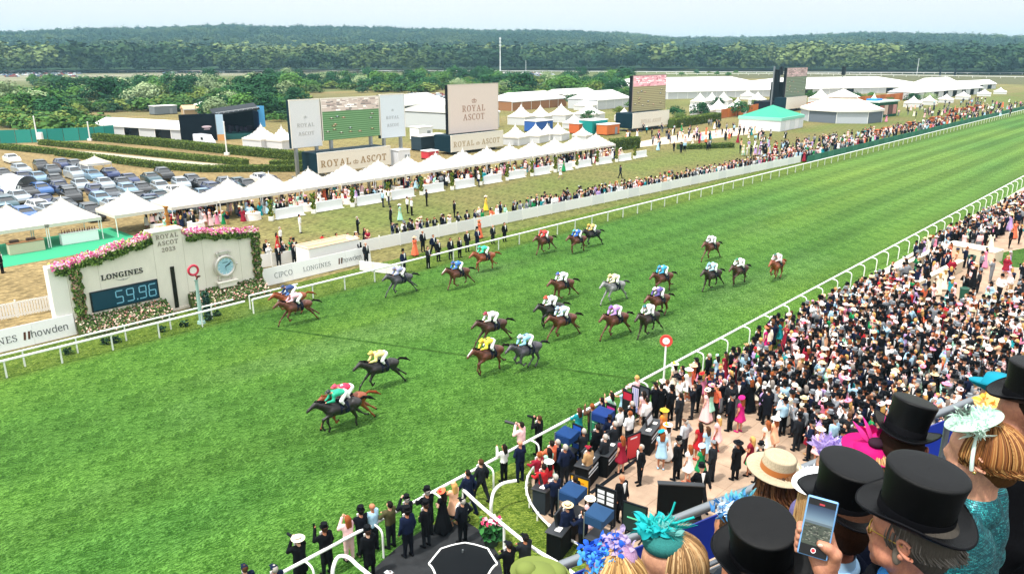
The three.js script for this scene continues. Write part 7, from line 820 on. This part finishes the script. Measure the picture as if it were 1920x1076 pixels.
// petals and plumes
function leafShape(L, w, curl, n = 8) { const pos = [], idx = []; for (let i = 0; i <= n; i++) { const f = i / n, h = w * Math.sin(Math.PI * Math.pow(f, 0.7)) * 0.5 + 0.0006, y = Math.sin(f * curl) / curl * L, z = (1 - Math.cos(f * curl)) / curl * L; pos.push(-h, y, z + h * 0.3, 0, y, z, h, y, z + h * 0.3); if (i) { const a = i * 3; idx.push(a - 3, a - 2, a + 1, a - 3, a + 1, a, a - 2, a - 1, a + 2, a - 2, a + 2, a + 1); } } const g = new THREE.BufferGeometry(); g.setAttribute('position', new THREE.Float32BufferAttribute(pos, 3)); g.setIndex(idx); g.computeVertexNormals(); return g; }
const petalMat = (hex, tr = 0.35) => { const m = new THREE.MeshPhysicalMaterial({ color: hex, roughness: 0.75, specularIntensity: 0.2, side: THREE.DoubleSide, transmission: tr, thickness: 0 }); return m; };
function plume(n, at, L, w, cone, sd, curl = 1.1) { seed = sd; const gs = []; for (let i = 0; i < n; i++) { const g = leafShape(L * rr(0.6, 1.15), w * rr(0.7, 1.3), curl * rr(0.5, 1.5)); gs.push(put(g, at[0] + rr(-1, 1) * at[3], at[1] + rr(-1, 1) * at[4], at[2] + rr(-1, 1) * at[5], rr(-1, 1) * cone, rr(0, 6.28), rr(-1, 1) * cone)); } return mg(gs); }
const FW = (dx, dz) => aim(dx, dz);
{ // the man with the big top hat at the right
  const t = fg('grey haired man in a black top hat and blue collar, largest hat', 1704, 1004, 2.2, FW(-0.75, -0.66), { cloth: wool('#0c1018'), collar: '#3f8fd8', skin: '#c98a70', cell: 0.016 }); topHat(t, { rx: -0.1, rz: -0.05 }); hairCap(t, '#6a645c'); addHair(t, strands(420, 0.093, 0.03, -0.12, 0.0018, 111, 0.95, 0.003), ['#5f5a54', '#4c4741', '#726c65']); for (const s of [-1, 1]) part('sideburn', S(0.02, s * 0.079, 1.612, 0.004, 0.35, 1.7, 0.7, 12), mt('#6e665c', 0.9), t); part('eyeglasses', mg(put(new THREE.TorusGeometry(0.021, 0.0025, 6, 22), -0.035, 1.643, 0.092), put(new THREE.TorusGeometry(0.021, 0.0025, 6, 22), 0.035, 1.643, 0.092), bar(V(0.056, 1.645, 0.09), V(0.097, 1.652, -0.01), 0.002), bar(V(-0.056, 1.645, 0.09), V(-0.097, 1.652, -0.01), 0.002)), mt('#b89a4a', 0.3, 0.9), t); eyes(t);
}
{ const t = fg('man in a black top hat and dark coat tilted to the right, bottom centre', 1420, 1080, 2.35, FW(-0.35, -0.94), { cloth: wool('#0b0d12'), skin: '#c48468' }); topHat(t, { rx: -0.16, rz: -0.2 }); hairCap(t, '#2a211c'); }
{ const t = fg('man in a black top hat and navy coat seen straight from behind', 1572, 972, 2.62, FW(-0.3, -0.95), { cloth: wool('#121a30'), collar: '#a9cdec', skin: '#b5705a' }); topHat(t, { rx: -0.1, rz: 0.02 }); hairCap(t, '#57392a'); }
{ const t = fg('man in a black top hat looking down at the blue balustrade', 1692, 836, 3.45, FW(0.55, -0.83), { cloth: wool('#0b0d12'), skin: '#b5705a' }); topHat(t, { rx: 0.22, rz: 0.16 }); hairCap(t, '#3a2a20'); }
{ const t = fg('man in a black top hat at the right edge of the picture', 1922, 776, 3.2, FW(-0.85, -0.5), { cloth: wool('#0a0b10'), skin: '#cf9074' }); topHat(t, { rx: -0.06 }); hairCap(t, '#3a2b22'); }
{ // woman with the lilac pillbox and blue feathers
  const t = fg('blond woman in a lilac hat with curled blue feathers', 1152, 1090, 2.62, FW(-0.3, -0.95), { fem: 1, cloth: wool('#8a93b8'), skin: '#d8a488' }); addHair(t, strands(430, 0.101, 0.3, 0.25, 0.0042, 11), ['#a8834f', '#7c5c34', '#c2a06c']);
  const h = new THREE.Group(); h.name = 'lilac_hat'; t.add(h); h.position.set(0.01, 1.725, 0.0); h.rotation.set(-0.1, 0, -0.28); h.scale.setScalar(0.86); part('crown', L2([[0.001, 0.042], [0.06, 0.04], [0.092, 0.024], [0.1, 0.0], [0.096, -0.012], [0.001, -0.01]], 36), new THREE.MeshPhysicalMaterial({ specularIntensity: 0.18, color: '#c9a0c6', roughness: 0.85, map: repeat(weave, 20, 8), bumpMap: repeat(weave, 20, 8), bumpScale: 0.002 }), h);
  part('feathers', plume(120, [0.02, 0.03, 0.03, 0.075, 0.012, 0.06], 0.042, 0.018, 0.8, 21, 2.2), petalMat('#2a63d0'), h); part('feather_tips', plume(80, [0.06, 0.03, -0.0, 0.055, 0.012, 0.06], 0.04, 0.016, 0.9, 22, 2.2), petalMat('#4fa6e6'), h); part('feather_haze', plume(60, [-0.04, 0.035, 0.03, 0.05, 0.012, 0.05], 0.036, 0.018, 0.8, 23, 2.2), petalMat('#c8b8dc', 0.5), h);
}
{ // woman with the teal pillbox, in profile
  const t = fg('woman in profile in a teal pillbox hat with a teal bow', 1254, 1058, 2.75, FW(-0.97, -0.25), { fem: 1, cloth: wool('#9aa3a0'), skin: '#dba88c' }); eyes(t, '#4a5a50'); addHair(t, strands(420, 0.1, 0.3, 0.15, 0.0042, 31, 1.35), ['#a8845a', '#7a5c3c', '#c2a276']);
  const h = new THREE.Group(); h.name = 'teal_hat'; t.add(h); h.position.set(0.0, 1.722, 0.02); h.rotation.set(0.02, 0, -0.1); h.scale.setScalar(0.76); const felt = new THREE.MeshPhysicalMaterial({ specularIntensity: 0.18, color: '#3f9490', roughness: 0.8, map: repeat(weave, 20, 8), bumpMap: repeat(weave, 20, 8), bumpScale: 0.0015 }); part('crown', L2([[0.001, 0.062], [0.07, 0.06], [0.098, 0.046], [0.106, 0.022], [0.1, 0.0], [0.09, -0.012]], 44), felt, h); part('hat_band', L2([[0.1005, -0.006], [0.103, 0.0], [0.1015, 0.008]], 44), mt('#1f4f52', 0.7), h);
  part('bow', plume(34, [0, 0.07, 0.06, 0.03, 0.015, 0.035], 0.1, 0.045, 1.0, 36, 3.0), petalMat('#22b3b8', 0.2), h); part('feathers', plume(70, [0, 0.075, 0.03, 0.035, 0.015, 0.055], 0.075, 0.014, 0.9, 33, 0.9), petalMat('#2fc0bd', 0.3), h); part('quills', mg(T([V(0, 0.08, 0.04), V(-0.03, 0.14, -0.02), V(-0.05, 0.2, -0.04)], 0.005, 12, 6), T([V(0, 0.08, 0.03), V(-0.01, 0.12, -0.06), V(-0.02, 0.15, -0.13)], 0.006, 12, 6), ...Array.from({ length: 10 }, (_, i) => bar(V(-0.01, 0.09, -0.01 * i), V(-0.04 + 0.01 * i, 0.13 + 0.004 * i, -0.03 - 0.013 * i), 0.004, 0.001, 5))), mt('#1fa8a4', 0.7), h); part('netting', plume(50, [-0.01, 0.08, 0.0, 0.045, 0.012, 0.055], 0.055, 0.022, 1.1, 35), petalMat('#8fd8d4', 0.6), h);
}
{ const t = fg('person in a pale green hat at the bottom edge by the kerb rail', 1012, 1130, 2.6, FW(-0.4, -0.9), { fem: 1, cloth: wool('#8a9a5a'), cell: 0.03, hc: 0.016 }); hairCap(t, '#7a5a38', 1); const h = new THREE.Group(); h.name = 'green_hat'; t.add(h); h.position.set(0, 1.73, 0); h.rotation.set(0, 0, 0.14); h.scale.setScalar(0.6); const m = mt('#6f7c40', 0.85); part('brim', put(brim(0.17, 0.012, 0.02), 0, 0, 0), m, h); part('crown', mg(L2([[0.001, 0.075], [0.07, 0.068], [0.1, 0.035], [0.105, 0]], 30), put(S(0.06, -0.1, 0.03, 0, 1, 0.7, 1.1, 14)), put(S(0.055, 0.08, 0.05, 0.03, 1.1, 0.8, 1, 14))), m, h); }
{ // straw boater
  const t = fg('woman in a wide straw boater with a brown ribbon', 1455, 906, 4.7, FW(-0.3, -0.95), { fem: 1, cloth: wool('#c9b59a'), skin: '#b9774f', cell: 0.03, hc: 0.016 }); addHair(t, strands(200, 0.103, 0.16, 0.1, 0.0065, 41), ['#5a3822', '#432a1a', '#6e4a2c']); const h = new THREE.Group(); h.name = 'straw_boater'; t.add(h); h.position.set(0, 1.725, 0); h.rotation.set(-0.12, 0, 0.08); const straw = new THREE.MeshPhysicalMaterial({ specularIntensity: 0.18, color: '#ead9b8', roughness: 0.8, map: repeat(weave, 24, 4), bumpMap: repeat(weave, 24, 4), bumpScale: 0.003 }); part('brim', L2([[0.09, 0], [0.16, -0.004], [0.185, 0.002], [0.186, 0.008], [0.16, 0.006], [0.09, 0.008]], 44), straw, h); part('crown', L2([[0.001, 0.105], [0.085, 0.104], [0.098, 0.096], [0.102, 0.0]], 44), straw, h); part('hat_ribbon', L2([[0.1025, 0.004], [0.104, 0.008], [0.103, 0.045], [0.1015, 0.047]], 40), mt('#a8642c', 0.55), h);
}
{ const t = fg('woman with very long fair hair and a white lace hat', 1536, 938, 4.1, FW(0.2, -0.97), { fem: 1, cloth: wool('#3a628c'), skin: '#d8a286', sleeve: 1, cell: 0.03, hc: 0.016 }); addHair(t, strands(320, 0.104, 0.5, 0.12, 0.006, 51), ['#a27e52', '#8c6a40', '#b49466']); part('lace_hat', mg(put(L2([[0.001, 0.03], [0.1, 0.024], [0.125, 0.002], [0.128, 0.008], [0.1, 0.034], [0.001, 0.04]], 36), 0.02, 1.74, 0, -0.1, 0, -0.2)), mt('#f2f3f4', 0.8), t); part('hat_trim', plume(90, [0.03, 1.765, 0, 0.08, 0.01, 0.08], 0.05, 0.016, 1, 52), petalMat('#f4f6f8', 0.4), t); }
{ // magenta hat
  const t = fg('fair haired woman in a bright magenta hat with broad loops', 1632, 884, 3.5, FW(-0.25, -0.96), { fem: 1, cloth: wool('#2a2a34'), skin: '#d8a286', cell: 0.03, hc: 0.016 }); addHair(t, strands(300, 0.102, 0.34, 0.1, 0.0055, 61), ['#a88152', '#906c40', '#ba966a']); const h = new THREE.Group(); h.name = 'magenta_hat'; t.add(h); h.position.set(0, 1.735, 0); h.rotation.set(-0.1, 0, 0.06); h.scale.setScalar(0.74); const m = mt('#b8166a', 0.65); part('crown', L2([[0.001, 0.07], [0.07, 0.066], [0.105, 0.035], [0.118, -0.004]], 36), m, h); part('brim', put(L2([[0.1, 0], [0.15, -0.012], [0.185, 0.012], [0.187, 0.02], [0.15, -0.004], [0.1, 0.01]], 44)), m, h); part('loops', mg(...Array.from({ length: 8 }, (_, i) => put(leafShape(0.15, 0.055, 1.6), Math.cos(i * 0.8) * 0.03, 0.065, Math.sin(i * 0.8) * 0.03, 0.7, i * 0.78, 0))), petalMat('#e02888', 0.15), h); part('quills', mg(...[[-0.16, 0.13], [-0.1, 0.2], [0.08, 0.19], [0.16, 0.12]].map(([x, y]) => put(leafShape(0.17, 0.03, 0.6), x * 0.3, 0.07, 0.0, 0.2, 0, -x * 4))), petalMat('#ea3d9c', 0.15), h); part('crown_net', put(new THREE.SphereGeometry(0.045, 14, 8), 0.02, 0.085, -0.03, 0, 0, 0, 1.2, 0.7, 1), mt('#33202c', 0.8), h);
}
{ const t = fg('woman in a lilac and blue feather headpiece behind the top hats', 1562, 884, 4.2, FW(-0.3, -0.95), { fem: 1, cloth: wool('#7a74a8'), skin: '#d8a286', cell: 0.03, hc: 0.016 }); hairCap(t, '#5a3a26', 1); const h = new THREE.Group(); h.name = 'feather_headpiece'; t.add(h); h.position.set(0, 1.74, 0); part('lilac_feathers', plume(170, [0.04, 0.04, 0, 0.075, 0.03, 0.06], 0.075, 0.014, 1.1, 71), petalMat('#c3b0e2', 0.45), h); part('blue_feathers', plume(120, [-0.08, 0.02, 0, 0.055, 0.03, 0.06], 0.06, 0.013, 1.2, 72), petalMat('#5468c4', 0.35), h); part('base', L2([[0.001, 0.03], [0.08, 0.02], [0.09, 0]], 24), mt('#8a7cb8', 0.8), h); }
{ const t = fg('woman in a pale blue flowered headpiece behind the leaning top hat', 1380, 1004, 3.3, FW(-0.5, -0.86), { fem: 1, cloth: wool('#27303c'), skin: '#c98a68', cell: 0.03, hc: 0.014 }); hairCap(t, '#6a4a30', 1); const h = new THREE.Group(); h.name = 'flower_headpiece'; t.add(h); h.position.set(0, 1.735, 0); part('blue_petals', plume(150, [0.0, 0.02, 0, 0.1, 0.025, 0.07], 0.048, 0.016, 1.2, 81), petalMat('#5a9fd8', 0.35), h); part('teal_petals', plume(100, [-0.06, 0.02, 0.02, 0.06, 0.025, 0.06], 0.05, 0.014, 1.2, 82), petalMat('#6cc0cc', 0.4), h); part('white_petals', plume(50, [0.05, 0.035, 0, 0.05, 0.02, 0.05], 0.045, 0.014, 1, 83), petalMat('#e4eef4', 0.4), h); }
{ // woman in the teal sequinned dress
  const seq = tex(512, 512, (i, j) => { const row = Math.floor(j / 16), x = (i + (row % 2) * 16) % 32 - 16, y = (j % 16) - 8, d = Math.hypot(x / 15, y / 8), id = hash2(Math.floor((i + (row % 2) * 16) / 32) % 16, row % 32), g = fbm(i / 128, j / 128, 3, 4), k = (d < 1 ? 120 + 120 * id : 70) ; return [k * (0.36 + 0.75 * g * id), k * (0.8 + 0.2 * id), k * (0.88 + 0.1 * id)]; }), sb = tex(512, 512, (i, j) => { const row = Math.floor(j / 16), x = (i + (row % 2) * 16) % 32 - 16, y = (j % 16) - 8, d = Math.hypot(x / 15, y / 8), id = hash2(Math.floor((i + (row % 2) * 16) / 32) % 16, row % 32); const k = d < 1 ? 90 + (y + 8) * 9 * id + 20 : 30; return [k, k, k]; }, false);
  const t = fg('auburn haired woman in a teal sequinned dress and mint feather headpiece', 1840, 852, 2.62, FW(-0.72, -0.7), { fem: 1, sleeve: 1, k: 1.02, cloth: new THREE.MeshStandardMaterial({ color: '#6fd0d6', map: repeat(seq, 6, 6), bumpMap: repeat(sb, 6, 6), bumpScale: 0.004, roughness: 0.38, metalness: 0.35 }), skin: '#dca488', cell: 0.016 }); eyes(t, '#4a6a7a'); hairCap(t, '#80552e', 0);
  addHair(t, strands(1300, 0.1, 0.03, -0.3, 0.0021, 91, 1.0, 0.016), ['#8f5c30', '#6a4022', '#b08550']); part('hairband', put(new THREE.TorusGeometry(0.108, 0.0065, 8, 40, 3.5), 0, 1.64, 0.0, 0.1, 0, -0.18), mt('#cfe4da', 0.5), t); part('earring', S(0.006, 0.1, 1.612, -0.01), mt('#d8c070', 0.2, 0.9), t);
  const h = new THREE.Group(); h.name = 'mint_headpiece'; t.add(h); h.position.set(0.03, 1.76, 0.035); h.rotation.set(0.3, 0, -0.22); h.scale.setScalar(0.56); part('disc', put(L2([[0.001, 0.022], [0.1, 0.014], [0.155, -0.012], [0.158, -0.006], [0.1, 0.022], [0.001, 0.03]], 40), 0.02, 0.02, -0.01, 0.1, 0, 0.12), petalMat('#bcd8c8', 0.25), h); part('feathers', plume(190, [0.03, 0.03, -0.02, 0.1, 0.012, 0.09], 0.065, 0.012, 1.3, 92), petalMat('#c8e2d6', 0.45), h); part('dark_flower', plume(40, [0.0, 0.05, 0.03, 0.025, 0.01, 0.025], 0.04, 0.014, 1, 93), petalMat('#59665f', 0.2), h); part('trailing_plume', plume(90, [0.12, 0.0, -0.05, 0.04, 0.02, 0.05], 0.085, 0.012, 1.5, 94, 1.6), petalMat('#d6ebe0', 0.5), h);
}
{ const t = fg('woman in a red and yellow flowered hat beside the mint headpiece', 1872, 800, 3.8, FW(-0.4, -0.9), { fem: 1, cloth: wool('#3a2c30'), cell: 0.03, hc: 0.016 }); hairCap(t, '#5a3a26', 1); part('flower_hat', mg(put(brim(0.12, 0.012, 0.01), 0, 1.73, 0), put(L2([[0.001, 0.08], [0.07, 0.07], [0.1, 0]], 26), 0, 1.735, 0)), mt('#d8b070', 0.8), t); part('red_flowers', plume(90, [-0.03, 1.77, 0, 0.07, 0.015, 0.07], 0.034, 0.02, 1.2, 101), petalMat('#dc4a55', 0.25), t); part('yellow_flowers', plume(70, [0.03, 1.775, 0.02, 0.06, 0.015, 0.06], 0.032, 0.02, 1.2, 102), petalMat('#eab84a', 0.25), t); }
{ const t = fg('woman in a vivid teal hat behind the right hand top hat', 1866, 752, 5.2, FW(-0.6, -0.8), { fem: 1, cloth: wool('#22303a'), cell: 0.035, hc: 0.02 }); hairCap(t, '#4a3020', 1); part('teal_hat', mg(put(brim(0.17, 0.014, 0.03), 0, 1.725, 0, 0.1, 0, 0.2), put(L2([[0.001, 0.1], [0.08, 0.09], [0.105, 0]], 26), 0, 1.73, 0)), mt('#15869c', 0.7), t); }
{ // the raised hand and its phone: a person standing just below the frame
  const t = thing('person', 'hand of someone in a navy jacket holding up a phone', 'person'), p = D(1534, 990, 2.0), fwd = V(ray(1534, 990).x, 0, ray(1534, 990).z).normalize(); t.position.copy(p); t.rotation.y = aim(fwd.x, fwd.z); // local +z looks away from the lens, +x to its left
  // local frame: x grows to the left of the picture
  const fing = (y, r, d, tip) => [[-0.028, y - 0.012, 0.03, r, 0.012, y, 0.034, r], [0.012, y, 0.034, r, 0.042, y + 0.004, 0.018, r * 0.94], [0.042, y + 0.004, 0.018, r * 0.94, 0.043, y + 0.002, -0.002, r * 0.86]];
  const hand = [[-0.04, -0.075, 0.022, 0.02, -0.02, -0.02, 0.03, 0.017], [-0.045, -0.085, 0.015, 0.022, -0.03, -0.12, 0.01, 0.026], [-0.02, -0.07, 0.03, 0.018, -0.01, -0.1, 0.022, 0.024], ...fing(-0.018, 0.0092), ...fing(-0.04, 0.0098), ...fing(-0.061, 0.0094), ...fing(-0.081, 0.0084), [-0.046, -0.1, 0.0, 0.019, -0.05, -0.06, -0.01, 0.015], [-0.05, -0.06, -0.01, 0.0145, -0.03, -0.042, -0.016, 0.012], [-0.03, -0.042, -0.016, 0.012, -0.012, -0.036, -0.014, 0.0105], [-0.028, -0.12, 0.012, 0.029, -0.06, -0.19, 0.0, 0.031]];
  const arm = [[-0.06, -0.19, 0.0, 0.031, -0.14, -0.4, -0.04, 0.043], [-0.14, -0.4, -0.04, 0.043, -0.02, -0.36, -0.28, 0.055], [0.0, -0.36, -0.3, 0.06, 0.2, -0.36, -0.32, 0.06], [0.08, -0.42, -0.32, 0.12, 0.08, -0.9, -0.3, 0.12], [0.08, -0.3, -0.31, 0.055, 0.08, -0.2, -0.3, 0.055], [0.08, -0.12, -0.3, 0.09, 0.08, -0.1, -0.28, 0.09], [0.04, -0.95, -0.3, 0.09, 0.02, -1.75, -0.28, 0.05], [0.14, -0.95, -0.3, 0.09, 0.14, -1.75, -0.28, 0.05]];
  const low = arm.map((b) => [b[0], b[1] - 0.12, b[2], b[3], b[4], b[5] - 0.12, b[6], b[7]]); low[0] = [-0.06, -0.19, 0.0, 0.031, -0.14, -0.52, -0.04, 0.043];
  part('body', mg(cyl(sdf(hand, 0.0042, 0.012)), cyl(sdf(low, 0.02, 0.03))), skinFine('#c98e72'), t); part('fingernails', mg(S(0.007, -0.012, -0.034, -0.0245, 1, 0.75, 0.35, 10)), mt('#e4b8a6', 0.35), t);
  part('coat', cyl(sdf([[-0.075, -0.25, -0.005, 0.043, -0.14, -0.52, -0.04, 0.062], [-0.14, -0.52, -0.04, 0.062, -0.02, -0.48, -0.28, 0.075], [0.0, -0.49, -0.3, 0.075, 0.2, -0.49, -0.32, 0.075], [0.08, -0.54, -0.32, 0.15, 0.08, -1.05, -0.3, 0.15]], 0.016, 0.04)), wool('#141a2c'), t); part('hair', S(0.1, 0.08, -0.21, -0.31, 1, 1.05, 1.05, 16), mt('#3a2a20', 0.8), t);
  const ph = thing('phone', 'phone held up filming the race, blue edged with its screen lit', 'phone', p.clone(), aim(fwd.x, fwd.z)); ph.rotation.order = 'YXZ'; ph.rotation.x = 0.3; ph.rotation.z = 0.06; part('case', RB(0.076, 0.158, 0.011, 0.005, 0, 0, 0.004), mt('#6f9fd0', 0.35), ph);
  const scr = canvasTex(256, 512, (g, w, h) => { g.fillStyle = '#0a0c10'; g.fillRect(0, 0, w, h); const gr = g.createLinearGradient(0, 60, 0, 250); gr.addColorStop(0, '#22324a'); gr.addColorStop(0.6, '#5f7688'); gr.addColorStop(1, '#7c8a90'); g.fillStyle = gr; g.fillRect(0, 60, w, 170); g.fillStyle = '#52606a'; g.fillRect(0, 205, w, 22); g.fillStyle = '#3d453c'; g.fillRect(0, 227, w, 190); let r = 9; const q = () => { r = (r * 16807) % 2147483647; return r / 2147483647; }; for (let i = 0; i < 120; i++) { g.fillStyle = ['#1d2120', '#5a5a54', '#2a302c', '#6f7468'][i % 4]; g.fillRect(q() * w, 232 + q() * 170, 10 + q() * 24, 4 + q() * 8); } g.fillStyle = '#a8323c'; g.fillRect(104, 34, 48, 16); g.fillStyle = '#e8e8e8'; g.beginPath(); g.arc(128, 462, 24, 0, 7); g.fill(); g.fillStyle = '#c83038'; g.beginPath(); g.arc(128, 462, 18, 0, 7); g.fill(); });
  part('screen', put(new THREE.PlaneGeometry(0.068, 0.15), 0, 0, -0.0022, 0, Math.PI, 0), lit(scr, 0.06), ph);
}
renderer.render(scene, camera);
